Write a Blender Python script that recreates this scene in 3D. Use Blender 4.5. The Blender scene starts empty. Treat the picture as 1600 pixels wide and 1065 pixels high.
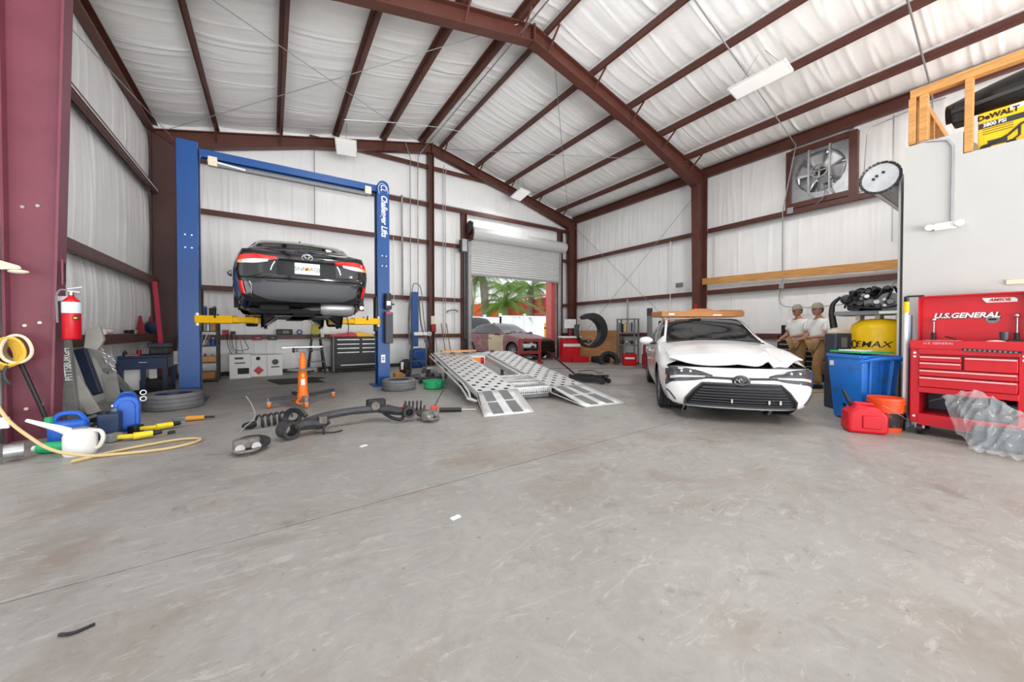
import bpy, bmesh, math, random
from mathutils import Vector as V, Matrix, noise
R = math.radians
random.seed(4)
S = bpy.context.scene
COL = S.collection

# ---------------------------------------------------------------- camera, sky, light, exposure
cam = bpy.data.cameras.new('camera')
camo = bpy.data.objects.new('camera', cam); COL.objects.link(camo)
camo.location = (0, 0, 1.12)
camo.rotation_euler = (R(90 - 0.8), 0, R(-33.284))
cam.sensor_width = 36; cam.lens = 36 * 572 / 1600
cam.shift_y = -8.5 / 1600
cam.clip_end = 300
S.camera = camo

world = bpy.data.worlds.new('overcast_sky'); S.world = world
world.use_nodes = True
_bg = world.node_tree.nodes['Background']
_bg.inputs['Color'].default_value = (0.93, 0.965, 1.0, 1)
_bg.inputs['Strength'].default_value = 1.05

def area(name, loc, rot, sx, sy, power, col=(1, 1, 1)):
    l = bpy.data.lights.new(name, 'AREA'); l.shape = 'RECTANGLE'; l.size = sx; l.size_y = sy
    l.energy = power; l.color = col
    o = bpy.data.objects.new(name, l); COL.objects.link(o)
    o.location = loc; o.rotation_euler = rot
    return o
# daylight, plus upward lamps added for the ceiling, entering by the two open bay doors behind the camera and the open bay door in the left wall
area('front_daylight', (8.5, -12, 4.2), (R(90), 0, 0), 18, 8, 360, (1.0, 0.998, 0.99))
area('front_ceiling_fill', (2.2, -8.5, .25), (R(90 + 55), 0, 0), 14, 5, 2650, (1.0, 0.997, 0.988))  # added lamp aimed upward to brighten the ceiling
area('left_daylight', (-9.5, 2.2, 3.0), (R(90), 0, R(-90)), 8, 6, 70, (1.0, 0.998, 0.99))
area('left_ceiling_fill', (-6.5, 2.2, .25), (R(90 + 55), 0, R(-90)), 6, 4, 170, (1.0, 0.997, 0.988))  # second added upward lamp, fills the ceiling through the left opening
sun = bpy.data.lights.new('hazy_sun', 'SUN'); sun.energy = 1.6; sun.angle = R(25); sun.color = (1.0, .97, .92)
suno = bpy.data.objects.new('hazy_sun', sun); COL.objects.link(suno)
suno.rotation_euler = (R(38), R(8), R(-20))

vs = S.view_settings
vs.view_transform = 'Standard'; vs.look = 'None'; vs.exposure = 0.17; vs.gamma = 1.0
vs.use_curve_mapping = False

# ---------------------------------------------------------------- materials
def lin(c):
    return tuple(((x / 255) / 12.92 if x / 255 <= .04045 else ((x / 255 + .055) / 1.055) ** 2.4) for x in c[:3]) + (1,)
MATS = {}
def mat(name, col, rough=.5, metal=0.0, var=0.0, vscale=6.0, bump=0.0, bscale=40.0, stretch=(1, 1, 1), emit=0, coat=0.0,
        alpha=1.0, trans=0.0, ior=1.45, spec=.5, dark=None, dscale=3.0, damt=.5):
    if name in MATS: return MATS[name]
    m = bpy.data.materials.new(name); m.use_nodes = True
    nt = m.node_tree; b = nt.nodes['Principled BSDF']; N = nt.nodes.new; L = nt.links.new
    c = lin(col)
    b.inputs['Base Color'].default_value = c
    b.inputs['Roughness'].default_value = rough; b.inputs['Metallic'].default_value = metal
    b.inputs['IOR'].default_value = ior; b.inputs['Specular IOR Level'].default_value = spec
    if coat: b.inputs['Coat Weight'].default_value = coat; b.inputs['Coat Roughness'].default_value = .04
    if alpha < 1: b.inputs['Alpha'].default_value = alpha
    if trans: b.inputs['Transmission Weight'].default_value = trans
    if emit:
        b.inputs['Emission Color'].default_value = c; b.inputs['Emission Strength'].default_value = emit
    if var or bump or dark:
        tc = N('ShaderNodeTexCoord'); mp = N('ShaderNodeMapping'); mp.inputs['Scale'].default_value = stretch
        L(tc.outputs['Object'], mp.inputs['Vector'])
    if var or dark:
        n = N('ShaderNodeTexNoise'); n.inputs['Scale'].default_value = vscale; n.inputs['Detail'].default_value = 5
        L(mp.outputs['Vector'], n.inputs['Vector'])
        r = N('ShaderNodeValToRGB')
        r.color_ramp.elements[0].position = .3; r.color_ramp.elements[1].position = .7
        r.color_ramp.elements[0].color = tuple(x * (1 - var) for x in c[:3]) + (1,)
        r.color_ramp.elements[1].color = tuple(min(1, x * (1 + var)) for x in c[:3]) + (1,)
        L(n.outputs['Fac'], r.inputs['Fac']); out = r.outputs['Color']
        if dark:
            n2 = N('ShaderNodeTexNoise'); n2.inputs['Scale'].default_value = dscale; n2.inputs['Detail'].default_value = 8
            n2.inputs['Roughness'].default_value = .7
            L(mp.outputs['Vector'], n2.inputs['Vector'])
            r2 = N('ShaderNodeValToRGB'); r2.color_ramp.elements[0].position = .52; r2.color_ramp.elements[1].position = .68
            r2.color_ramp.elements[1].color = (damt, damt, damt, 1)
            L(n2.outputs['Fac'], r2.inputs['Fac'])
            mx = N('ShaderNodeMix'); mx.data_type = 'RGBA'; mx.inputs['B'].default_value = lin(dark)
            L(r2.outputs['Color'], mx.inputs['Factor']); L(out, mx.inputs['A']); out = mx.outputs['Result']
        L(out, b.inputs['Base Color'])
    if bump:
        n3 = N('ShaderNodeTexNoise'); n3.inputs['Scale'].default_value = bscale; n3.inputs['Detail'].default_value = 4
        L(mp.outputs['Vector'], n3.inputs['Vector'])
        bp = N('ShaderNodeBump'); bp.inputs['Strength'].default_value = bump; bp.inputs['Distance'].default_value = .02
        L(n3.outputs['Fac'], bp.inputs['Height']); L(bp.outputs['Normal'], b.inputs['Normal'])
    MATS[name] = m
    return m

def concrete(name, base, stain, rough=.42):
    m = bpy.data.materials.new(name); m.use_nodes = True
    nt = m.node_tree; b = nt.nodes['Principled BSDF']; N = nt.nodes.new; L = nt.links.new
    tc = N('ShaderNodeTexCoord')
    def nz(scale, detail, ro=.6, dist=0, st=(1, 1, 1), rz=0):
        mp = N('ShaderNodeMapping'); mp.inputs['Scale'].default_value = st; mp.inputs['Rotation'].default_value = (0, 0, rz)
        L(tc.outputs['Object'], mp.inputs['Vector'])
        n = N('ShaderNodeTexNoise'); n.inputs['Scale'].default_value = scale; n.inputs['Detail'].default_value = detail
        n.inputs['Roughness'].default_value = ro; n.inputs['Distortion'].default_value = dist
        L(mp.outputs['Vector'], n.inputs['Vector']); return n.outputs['Fac']
    def ramp(fac, p0, c0, p1, c1):
        r = N('ShaderNodeValToRGB'); e = r.color_ramp.elements
        e[0].position = p0; e[1].position = p1; e[0].color = c0; e[1].color = c1
        L(fac, r.inputs['Fac']); return r.outputs['Color']
    def mix(fac, a, bb, mode='MIX'):
        x = N('ShaderNodeMix'); x.data_type = 'RGBA'; x.blend_type = mode
        for s, v in (('Factor', fac), ('A', a), ('B', bb)):
            if isinstance(v, (int, float, tuple)): x.inputs[s].default_value = v
            else: L(v, x.inputs[s])
        return x.outputs['Result']
    c = lin(base)
    dk = tuple(x * .76 for x in c[:3]) + (1,); lt = tuple(min(1, x * 1.17) for x in c[:3]) + (1,)
    col = ramp(nz(.7, 8, .62, .6), .35, dk, .68, lt)
    col = mix(.55, col, ramp(nz(7, 9, .75, 1.5), .3, dk, .72, lt))
    col = mix(ramp(nz(.8, 6, .68, .8, (1, 1.4, 1)), .5, (0, 0, 0, 1), .66, (.5, .5, .5, 1)), col, lin(stain))
    col = mix(ramp(nz(3.2, 7, .75, .4), .57, (0, 0, 0, 1), .68, (.5, .5, .5, 1)), col, lin((112, 106, 98)))
    col = mix(ramp(nz(5, 8, .8, 2.5, (.5, 1.6, 1), .5), .55, (0, 0, 0, 1), .63, (.34, .34, .34, 1)), col, lin((196, 194, 190)))
    col = mix(ramp(nz(22, 3, .5), .68, (0, 0, 0, 1), .74, (.6, .6, .6, 1)), col, lin((104, 98, 90)))
    L(col, b.inputs['Base Color'])
    rr = ramp(nz(2.2, 6, .7), .3, (rough - .1,) * 3 + (1,), .7, (rough + .14,) * 3 + (1,))
    L(rr, b.inputs['Roughness'])
    bp = N('ShaderNodeBump'); bp.inputs['Strength'].default_value = .12; bp.inputs['Distance'].default_value = .01
    L(nz(30, 6, .7), bp.inputs['Height']); L(bp.outputs['Normal'], b.inputs['Normal'])
    return m

M_CONC = concrete('shop_concrete', (152, 149, 145), (122, 106, 92))
M_YARD = concrete('yard_concrete', (205, 203, 198), (186, 180, 170), .8)
M_INS = mat('white_vinyl_insulation', (247, 247, 246), .42, bump=.12, bscale=14, stretch=(1, 1, 1), var=.025, vscale=2)
M_STEEL = mat('red_oxide_steel', (92, 52, 43), .45, var=.13, vscale=3, dark=(66, 38, 30), dscale=5, damt=.35)
M_PINKLIT = mat('pink_lit_steel', (124, 66, 80), .4, var=.1, vscale=2.2, dark=(92, 46, 58), dscale=2.0, damt=.4)  # same paint as the other steel, its pinkish light put into the colour
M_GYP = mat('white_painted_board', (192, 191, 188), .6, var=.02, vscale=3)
M_PINE = mat('pine_lumber', (206, 150, 86), .6, var=.16, vscale=3, stretch=(1, 1, 9), dark=(160, 98, 48), dscale=4, damt=.5)
M_PLY = mat('plywood', (206, 150, 98), .6, var=.15, vscale=2.5, stretch=(1, .5, 4), dark=(150, 88, 48), dscale=3, damt=.6)
M_BLACK = mat('black_plastic', (26, 26, 28), .45)
M_RUB = mat('tyre_rubber', (42, 42, 43), .75, bump=.2, bscale=30)
M_RUBG = mat('dusty_tyre_rubber', (112, 112, 114), .85, var=.12, vscale=8, bump=.2, bscale=30)
M_GALV = mat('galvanised_steel', (176, 178, 180), .38, .75, var=.1, vscale=9)
M_ALU = mat('brushed_aluminium', (206, 207, 208), .34, .55, var=.06, vscale=12)
M_CHROME = mat('chrome', (225, 226, 228), .12, 1.0)
M_IRON = mat('dark_cast_iron', (66, 66, 68), .55, .5, var=.3, vscale=20, bump=.3, bscale=50)
M_RUSTY = mat('rusty_cast_iron', (120, 116, 112), .6, .5, var=.3, vscale=20, dark=(96, 66, 46), dscale=9, damt=.6, bump=.3, bscale=40)
M_LBLUE = mat('lift_blue_paint', (16, 72, 138), .38, var=.06, vscale=2)
M_YEL = mat('lift_yellow_paint', (246, 190, 14), .4, var=.05, vscale=6)
M_RED = mat('glossy_red_paint', (196, 8, 30), .38, var=.06, vscale=5)
M_DRED = mat('dull_red_paint', (150, 26, 36), .45, var=.12, vscale=6)
M_ORG = mat('jack_orange_paint', (240, 118, 30), .4, var=.05, vscale=8)
M_WHITE = mat('white_plastic', (232, 232, 230), .4)
M_CREAM = mat('cream_plastic', (226, 212, 188), .45)
M_GREY = mat('mid_grey_paint', (120, 122, 124), .5, var=.08, vscale=8)
M_NAVY = mat('navy_paint', (34, 52, 84), .45, var=.1, vscale=8)
M_GRN = mat('green_plastic', (44, 170, 108), .4)
M_DGREY = mat('dark_grey_trim', (64, 66, 70), .5)
M_INK = mat('black_print', (22, 22, 24), .6)
M_CARD = mat('brown_cardboard', (178, 122, 74), .75, var=.06, vscale=5)

# ---------------------------------------------------------------- mesh helpers
class MB:
    def __init__(s): s.v = []; s.f = []
    def add(s, vs_, fs, M=None):
        o = len(s.v)
        s.v += [tuple(M @ V(p)) if M else tuple(p) for p in vs_]
        s.f += [tuple(i + o for i in f) for f in fs]
        return s
    def box(s, c, d, rz=0, M=None):
        x, y, z = d[0] / 2, d[1] / 2, d[2] / 2
        vs_ = [(-x, -y, -z), (x, -y, -z), (x, y, -z), (-x, y, -z), (-x, -y, z), (x, -y, z), (x, y, z), (-x, y, z)]
        T_ = Matrix.Translation(c)
        if rz: T_ = T_ @ Matrix.Rotation(rz, 4, 'Z')
        if M: T_ = M @ T_
        return s.add(vs_, [(0, 3, 2, 1), (4, 5, 6, 7), (0, 1, 5, 4), (1, 2, 6, 5), (2, 3, 7, 6), (3, 0, 4, 7)], T_)
    def bar(s, p0, p1, w, h, up=(0, 0, 1)):
        p0, p1, up = V(p0), V(p1), V(up); d = (p1 - p0)
        a = d.normalized(); sx = a.cross(up)
        if sx.length < 1e-4: sx = a.cross(V((1, 0, 0)))
        sx.normalize(); u = sx.cross(a)
        vs_ = []
        for p in (p0, p1):
            for i, j in ((-1, -1), (1, -1), (1, 1), (-1, 1)): vs_.append(p + sx * w / 2 * i + u * h / 2 * j)
        return s.add(vs_, [(0, 1, 2, 3), (7, 6, 5, 4), (0, 4, 5, 1), (1, 5, 6, 2), (2, 6, 7, 3), (3, 7, 4, 0)])
    def cyl(s, p0, p1, r, r1=None, n=12, cap=True):
        p0, p1 = V(p0), V(p1); r1 = r if r1 is None else r1
        a = (p1 - p0).normalized(); t = V((0, 0, 1)) if abs(a.z) < .9 else V((1, 0, 0))
        x = a.cross(t).normalized(); y = a.cross(x)
        vs_ = []
        for p, rr in ((p0, r), (p1, r1)):
            for k in range(n):
                q = 2 * math.pi * k / n; vs_.append(p + x * rr * math.cos(q) + y * rr * math.sin(q))
        fs = [(k, (k + 1) % n, n + (k + 1) % n, n + k) for k in range(n)]
        if cap: fs += [tuple(range(n - 1, -1, -1)), tuple(range(n, 2 * n))]
        return s.add(vs_, fs)
    def tube(s, pts, r, n=6, smooth=0):
        pts = [V(p) for p in pts]
        if smooth:
            if isinstance(r, (list, tuple)):
                n0 = len(pts) - 1; r = [r[min(int(i / smooth), n0)] + (r[min(int(i / smooth) + 1, n0)] - r[min(int(i / smooth), n0)]) * ((i / smooth) % 1) for i in range(n0 * smooth + 1)]
            pts = spline(pts, smooth)
        x = None; vs_ = []; m = len(pts)
        for i, p in enumerate(pts):
            a = (pts[min(i + 1, m - 1)] - pts[max(i - 1, 0)]).normalized()
            if x is None:
                t = V((0, 0, 1)) if abs(a.z) < .9 else V((1, 0, 0)); x = a.cross(t).normalized()
            else:
                x = (x - a * x.dot(a)).normalized()
            y = a.cross(x); rr = r[i] if isinstance(r, (list, tuple)) else r
            for k in range(n):
                q = 2 * math.pi * k / n; vs_.append(p + x * rr * math.cos(q) + y * rr * math.sin(q))
        fs = [(i * n + k, i * n + (k + 1) % n, (i + 1) * n + (k + 1) % n, (i + 1) * n + k) for i in range(m - 1) for k in range(n)]
        fs += [tuple(range(n - 1, -1, -1)), tuple(range((m - 1) * n, m * n))]
        return s.add(vs_, fs)
    def lathe(s, prof, c=(0, 0, 0), ax='z', n=24, M=None):
        vs_ = []; m = len(prof)
        for r, h in prof:
            for k in range(n):
                q = 2 * math.pi * k / n; a, b = r * math.cos(q), r * math.sin(q)
                p = (a, b, h) if ax == 'z' else ((h, a, b) if ax == 'x' else (b, h, a))
                vs_.append((p[0] + c[0], p[1] + c[1], p[2] + c[2]))
        fs = [(i * n + k, i * n + (k + 1) % n, (i + 1) * n + (k + 1) % n, (i + 1) * n + k) for i in range(m - 1) for k in range(n)]
        if prof[0][0] > 1e-5: fs.append(tuple(range(n - 1, -1, -1)))
        if prof[-1][0] > 1e-5: fs.append(tuple(range((m - 1) * n, m * n)))
        return s.add(vs_, fs, M)
    def ring(s, prof, c=(0, 0, 0), ax='z', n=24, M=None):
        return s.lathe_closed(prof, c, ax, n, M)
    def lathe_closed(s, prof, c=(0, 0, 0), ax='z', n=24, M=None):
        vs_ = []; m = len(prof)
        for r, h in prof:
            for k in range(n):
                q = 2 * math.pi * k / n; a, b = r * math.cos(q), r * math.sin(q)
                p = (a, b, h) if ax == 'z' else ((h, a, b) if ax == 'x' else (b, h, a))
                vs_.append((p[0] + c[0], p[1] + c[1], p[2] + c[2]))
        fs = [(i * n + k, i * n + (k + 1) % n, ((i + 1) % m) * n + (k + 1) % n, ((i + 1) % m) * n + k) for i in range(m) for k in range(n)]
        return s.add(vs_, fs, M)
    def prism(s, poly, ax, a, b, M=None):
        n = len(poly)
        def P(q, h): return (h, q[0], q[1]) if ax == 'x' else ((q[0], h, q[1]) if ax == 'y' else (q[0], q[1], h))
        vs_ = [P(q, a) for q in poly] + [P(q, b) for q in poly]
        fs = [tuple(range(n)), tuple(range(2 * n - 1, n - 1, -1))] + [(k, (k + 1) % n, n + (k + 1) % n, n + k) for k in range(n)]
        return s.add(vs_, fs, M)
    def grid(s, fn, nu, nv, M=None):
        vs_ = [fn(i / nu, j / nv) for i in range(nu + 1) for j in range(nv + 1)]
        w = nv + 1
        fs = [(i * w + j, (i + 1) * w + j, (i + 1) * w + j + 1, i * w + j + 1) for i in range(nu) for j in range(nv)]
        return s.add(vs_, fs, M)
    def sphere(s, c, r, n=12, m=8, sc=(1, 1, 1)):
        vs_ = []
        for j in range(m + 1):
            t = math.pi * j / m
            for k in range(n):
                q = 2 * math.pi * k / n
                vs_.append((c[0] + r * sc[0] * math.sin(t) * math.cos(q), c[1] + r * sc[1] * math.sin(t) * math.sin(q), c[2] + r * sc[2] * math.cos(t)))
        return s.add(vs_, [(j * n + k, (j + 1) * n + k, (j + 1) * n + (k + 1) % n, j * n + (k + 1) % n) for j in range(m) for k in range(n)])
    def coil(s, c, r, h, turns, wr, ax='z', n=6, M=None):
        m = int(turns * 14); pts = []
        for i in range(m + 1):
            q = 2 * math.pi * turns * i / m; a, b, z = r * math.cos(q), r * math.sin(q), h * i / m
            p = (a, b, z) if ax == 'z' else ((z, a, b) if ax == 'x' else (b, z, a))
            pts.append(V((p[0] + c[0], p[1] + c[1], p[2] + c[2])))
        if M: pts = [M @ p for p in pts]
        return s.tube(pts, wr, n)
    def mesh(s, name, recalc=True):
        me = bpy.data.meshes.new(name); me.from_pydata(s.v, [], s.f)
        if recalc:
            bm = bmesh.new(); bm.from_mesh(me)
            bmesh.ops.remove_doubles(bm, verts=bm.verts, dist=1e-6)
            bmesh.ops.recalc_face_normals(bm, faces=bm.faces); bm.to_mesh(me); bm.free()
        me.update(); return me
    def obj(s, name, m, parent=None, smooth=35, bevel=0, seg=2, solid=0, sub=0, recalc=True, loc=None, rot=None):
        me = s.mesh(name, recalc)
        me.materials.append(m)
        if smooth:
            me.polygons.foreach_set('use_smooth', [True] * len(me.polygons))
            me.set_sharp_from_angle(angle=R(smooth))
        o = bpy.data.objects.new(name, me); COL.objects.link(o)
        if parent is not None: o.parent = parent
        if solid:
            d = o.modifiers.new('thickness', 'SOLIDIFY'); d.thickness = solid; d.offset = -1
        if sub:
            d = o.modifiers.new('smooth', 'SUBSURF'); d.levels = sub; d.render_levels = sub
        if bevel:
            d = o.modifiers.new('edge', 'BEVEL'); d.width = bevel; d.segments = seg; d.limit_method = 'ANGLE'; d.angle_limit = R(40)
            d.harden_normals = False
        if loc: o.location = loc
        if rot: o.rotation_euler = rot
        return o

def spline(pts, k=6, closed=False):
    pts = [V(p) for p in pts]; out = []; n = len(pts)
    rng = range(n if closed else n - 1)
    for i in rng:
        p0 = pts[i - 1] if (i > 0 or closed) else pts[0]; p1 = pts[i]; p2 = pts[(i + 1) % n]
        p3 = pts[(i + 2) % n] if (closed or i + 2 < n) else pts[-1]
        for j in range(k):
            t = j / k
            out.append(.5 * ((2 * p1) + (p2 - p0) * t + (2 * p0 - 5 * p1 + 4 * p2 - p3) * t * t + (3 * p1 - p0 - 3 * p2 + p3) * t ** 3))
    if not closed: out.append(pts[-1])
    return out

def tag(o, label, cat=None, group=None, kind=None):
    o['label'] = label
    if cat: o['category'] = cat
    if group: o['group'] = group
    if kind: o['kind'] = kind
    return o
def T(name, label, cat, loc=(0, 0, 0), rz=0, group=None, kind=None):
    o = bpy.data.objects.new(name, None); COL.objects.link(o); o.empty_display_size = .1
    o.location = loc; o.rotation_euler = (0, 0, rz)
    return tag(o, label, cat, group, kind)
def dup(root, loc, rz, label, group=None, rot=None):
    r = root.copy(); COL.objects.link(r); r.location = loc; r.rotation_euler = rot or (0, 0, rz); r['label'] = label
    if group: r['group'] = group
    for ch in list(root.children):
        c = ch.copy(); COL.objects.link(c); c.parent = r
        for g in list(ch.children):
            d = g.copy(); COL.objects.link(d); d.parent = c
    return r
FONT = None
def text(s, name, m, size, parent, M, ext=.0015, shear=0, sx=1.0, bold=0.0, align='CENTER'):
    """flat lettering turned into a mesh; M places its x/y plane"""
    cu = bpy.data.curves.new(name, 'FONT'); cu.body = s; cu.size = size; cu.extrude = ext; cu.shear = shear
    cu.align_x = align; cu.align_y = 'CENTER'; cu.offset = bold; cu.resolution_u = 3
    o = bpy.data.objects.new(name, cu); COL.objects.link(o)
    dg = bpy.context.evaluated_depsgraph_get()
    me = bpy.data.meshes.new_from_object(o.evaluated_get(dg))
    bpy.data.objects.remove(o); bpy.data.curves.remove(cu)
    me.transform(M @ Matrix.Diagonal((sx, 1, 1, 1)))
    me.name = name; me.materials.clear(); me.materials.append(m)
    o = bpy.data.objects.new(name, me); COL.objects.link(o)
    if parent is not None: o.parent = parent
    return o
def frameM(o, x, y):
    """matrix whose x axis is x and y axis is y, at origin o"""
    x, y = V(x).normalized(), V(y).normalized(); z = x.cross(y)
    return Matrix(((x.x, y.x, z.x, o[0]), (x.y, y.y, z.y, o[1]), (x.z, y.z, z.z, o[2]), (0, 0, 0, 1)))
ORD = ['first', 'second', 'third', 'fourth', 'fifth', 'sixth', 'seventh', 'eighth', 'ninth', 'tenth', 'eleventh', 'twelfth']
# ================================================================ THE BUILDING
XL, XR, YB, YF = -2.28, 10.6, 11.5, -3.2     # wall faces, back wall, front wall
XC = 4.3; ZE = 5.72; ZR = 7.2                # ridge line and roof lining heights
def roof_z(x):
    return ZE + (x - XL) / (XC - XL) * (ZR - ZE) if x < XC else ZE + (XR - x) / (XR - XC) * (ZR - ZE)

# floor: two slabs with a sawn joint between them
fl = MB().box((4.2, 4.2, -.14), (15.4, 16.4, .24)).obj('floor', M_CONC); tag(fl, 'grey stained concrete workshop floor', 'floor', kind='structure')
def joint_y(x): return 2.44 + .05 * x
MB().prism([(-3.4, YF - .7), (11.8, YF - .7), (11.8, joint_y(11.8) - .004), (-3.4, joint_y(-3.4) - .004)], 'z', -.02, 0).obj('slab', M_CONC, fl)
MB().prism([(-3.4, joint_y(-3.4) + .004), (11.8, joint_y(11.8) + .004), (11.8, 12.3), (-3.4, 12.3)], 'z', -.02, 0).obj('slab', M_CONC, fl)
gy = MB().box((14, 32, -.08), (90, 39.4, .12)).obj('ground', M_YARD); tag(gy, 'pale sunlit yard concrete outside the roller door', 'ground', kind='structure')

# insulation linings: wrinkled sheets bulging between the girts and purlins
def wr(a, b, sd):
    env = .35 + 1.05 * max(0, noise.noise((a * .9, b * .5 + sd * 5, sd * 1.7)) + .25)
    f = noise.noise((a * 6, b * .55 + sd * 7.3, sd * 3.1)) * .010 + noise.noise((a * 15, b * .5 + sd, sd)) * .0065 + noise.noise((a * 32, b * .7 + sd, sd * 2)) * .0028
    g = 1 - abs(noise.noise((a * 3.1 + 40, b * .3 + sd * 2.1, sd)))
    return f * env + (g ** 14) * .014
def lining(parent, fn, length, across, sd, bulge=.045, name='insulation_panel', step=.022, n2=7):
    """fn(a, b, d): a along the length in m, b 0..1 across, d depth toward the room"""
    nu = max(4, int(length / step))
    def g(u, v):
        a = u * length
        edge = 4 * v * (1 - v)
        roll = abs((a / 1.35 + sd * .37) % 1 - .5) * 2            # roll seams every 1.35 m
        seam = .016 * max(0, 1 - (1 - roll) * 24)
        return fn(a, v, bulge * edge ** .7 + (wr(a, v * across, sd) + seam) * (.25 + .75 * min(1, edge * 2)))
    return MB().grid(g, nu, n2).obj(name, M_INS, parent, smooth=80, recalc=False)

GZ = [.0, .95, 2.14, 3.95]           # girt heights on the walls
wb = MB().box((1.55, YB + .14, 3.4), (8.06, .1, 6.9))
wb = MB()
for x0, x1, z0, z1 in ((-2.6, 5.55, 0, 7.3), (5.55, 9.68, 4.25, 7.3), (9.68, 10.9, 0, 7.3)):
    wb.box(((x0 + x1) / 2, YB + .16, (z0 + z1) / 2), (x1 - x0, .08, z1 - z0))
wall_back = wb.obj('wall_back', M_INS, smooth=0); tag(wall_back, 'back gable wall lined with wrinkled white insulation', 'wall', kind='structure')
BG = [(0, .95), (.95, 2.14), (2.14, 3.95), (3.95, 5.1), (5.1, 6.35), (6.35, 7.25)]
for k, (z0, z1) in enumerate(BG):
    if z0 < 4.2:
        rng = [(-2.3, 4.28), (4.28, 5.5), (9.72, 10.65)]
    else: rng = [(-2.3, 4.28), (4.28, 10.65)]
    if k == 3: rng = [(-2.3, 4.28), (4.28, 5.5), (9.72, 10.65)]
    for j, (x0, x1) in enumerate(rng):
        lining(wall_back, lambda a, b, d, x0=x0, z0=z0, z1=z1: (x0 + a, YB - d, z0 + b * (z1 - z0)), x1 - x0, z1 - z0, k * 5 + j + 1)
lining(wall_back, lambda a, b, d: (5.5 + a, YB - d, 4.6 + b * .5), 4.25, .5, 77)

wl = MB()
for y0, y1, z0, z1 in ((5.2, YB + .2, 0, 5.9), (YF, -.6, 0, 5.9), (-.6, 5.2, 4.5, 5.9)):
    wl.box((XL - .14, (y0 + y1) / 2, (z0 + z1) / 2), (.08, y1 - y0, z1 - z0))
wall_left = wl.obj('wall_left', M_INS, smooth=0); tag(wall_left, 'left side wall lined with wrinkled white insulation', 'wall', kind='structure')
LG = [(0, .97), (.97, 2.2), (2.2, 4.22), (4.22, 5.55)]
for k, (z0, z1) in enumerate(LG):
    lining(wall_left, lambda a, b, d, z0=z0, z1=z1: (XL + d, 5.25 + a, z0 + b * (z1 - z0)), YB - 5.25, z1 - z0, 30 + k)

wr_ = MB()
FAN = (2.66, 3.72, 4.16, 5.4)   # exhaust fan hole y0 y1 z0 z1
for y0, y1, z0, z1 in ((FAN[1], YB + .2, 0, 5.9), (YF, FAN[0], 0, 5.9), (FAN[0], FAN[1], 0, FAN[2]), (FAN[0], FAN[1], FAN[3], 5.9)):
    wr_.box((XR + .14, (y0 + y1) / 2, (z0 + z1) / 2), (.08, y1 - y0, z1 - z0))
wall_right = wr_.obj('wall_right', M_INS, smooth=0); tag(wall_right, 'right side wall lined with wrinkled white insulation', 'wall', kind='structure')
RG = [(0, .95), (.95, 2.2), (2.2, 3.95), (3.95, 5.55)]
for k, (z0, z1) in enumerate(RG):
    for j, (y0, y1) in enumerate([(5.6, YB), (1.0, 5.6)] if k < 3 else [(5.6, YB), (FAN[1] + .04, 5.6), (1.0, FAN[0] - .04)]):
        lining(wall_right, lambda a, b, d, y0=y0, z0=z0, z1=z1: (XR - d, y0 + a, z0 + b * (z1 - z0)), y1 - y0, z1 - z0, 50 + k * 3 + j)
wf = MB()
for x0, x1, z0, z1 in ((-2.6, -2.2, 0, 7.3), (10.5, 10.9, 0, 7.3), (-2.2, 10.5, 5.75, 7.3)):
    wf.box(((x0 + x1) / 2, YF - .2, (z0 + z1) / 2), (x1 - x0, .08, z1 - z0))
tag(wf.obj('wall_front', M_INS, smooth=0), 'front wall with a wide open bay door', 'wall', kind='structure')

# roof lining between purlins
PUR = [-2.2, -1.06, .22, 1.54, 2.82, 4.0, 4.66, 5.94, 7.2, 8.43, 9.64, 10.52]
cl = MB()
for x0, x1 in ((-2.6, XC), (XC, 10.95)):
    z0, z1 = (roof_z(XL) - .07, ZR) if x0 < 0 else (ZR, ZE - .08)
    cl.prism([(x0, z0 + .12), (x1, z1 + .12), (x1, z1 + .2), (x0, z0 + .2)], 'y', YF - .3, YB + .25)
ceiling = cl.obj('ceiling', M_INS, smooth=0); tag(ceiling, 'pitched roof lined with white vinyl insulation between purlins', 'ceiling', kind='structure')
for k in range(len(PUR) - 1):
    a0, a1 = PUR[k], PUR[k + 1]
    def rf(a, b, d, a0=a0, a1=a1):
        x = a0 + b * (a1 - a0); return (x, YF + a, roof_z(x) + .1 - d)
    if a0 == 4.0:
        def rf(a, b, d, a0=a0, a1=a1):
            x = a0 + b * (a1 - a0); return (x, YF + a, min(roof_z(x), ZR - .05) + .1 - d)
    lining(ceiling, rf, YB - YF, a1 - a0, 90 + k, bulge=.06, step=.024)

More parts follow.
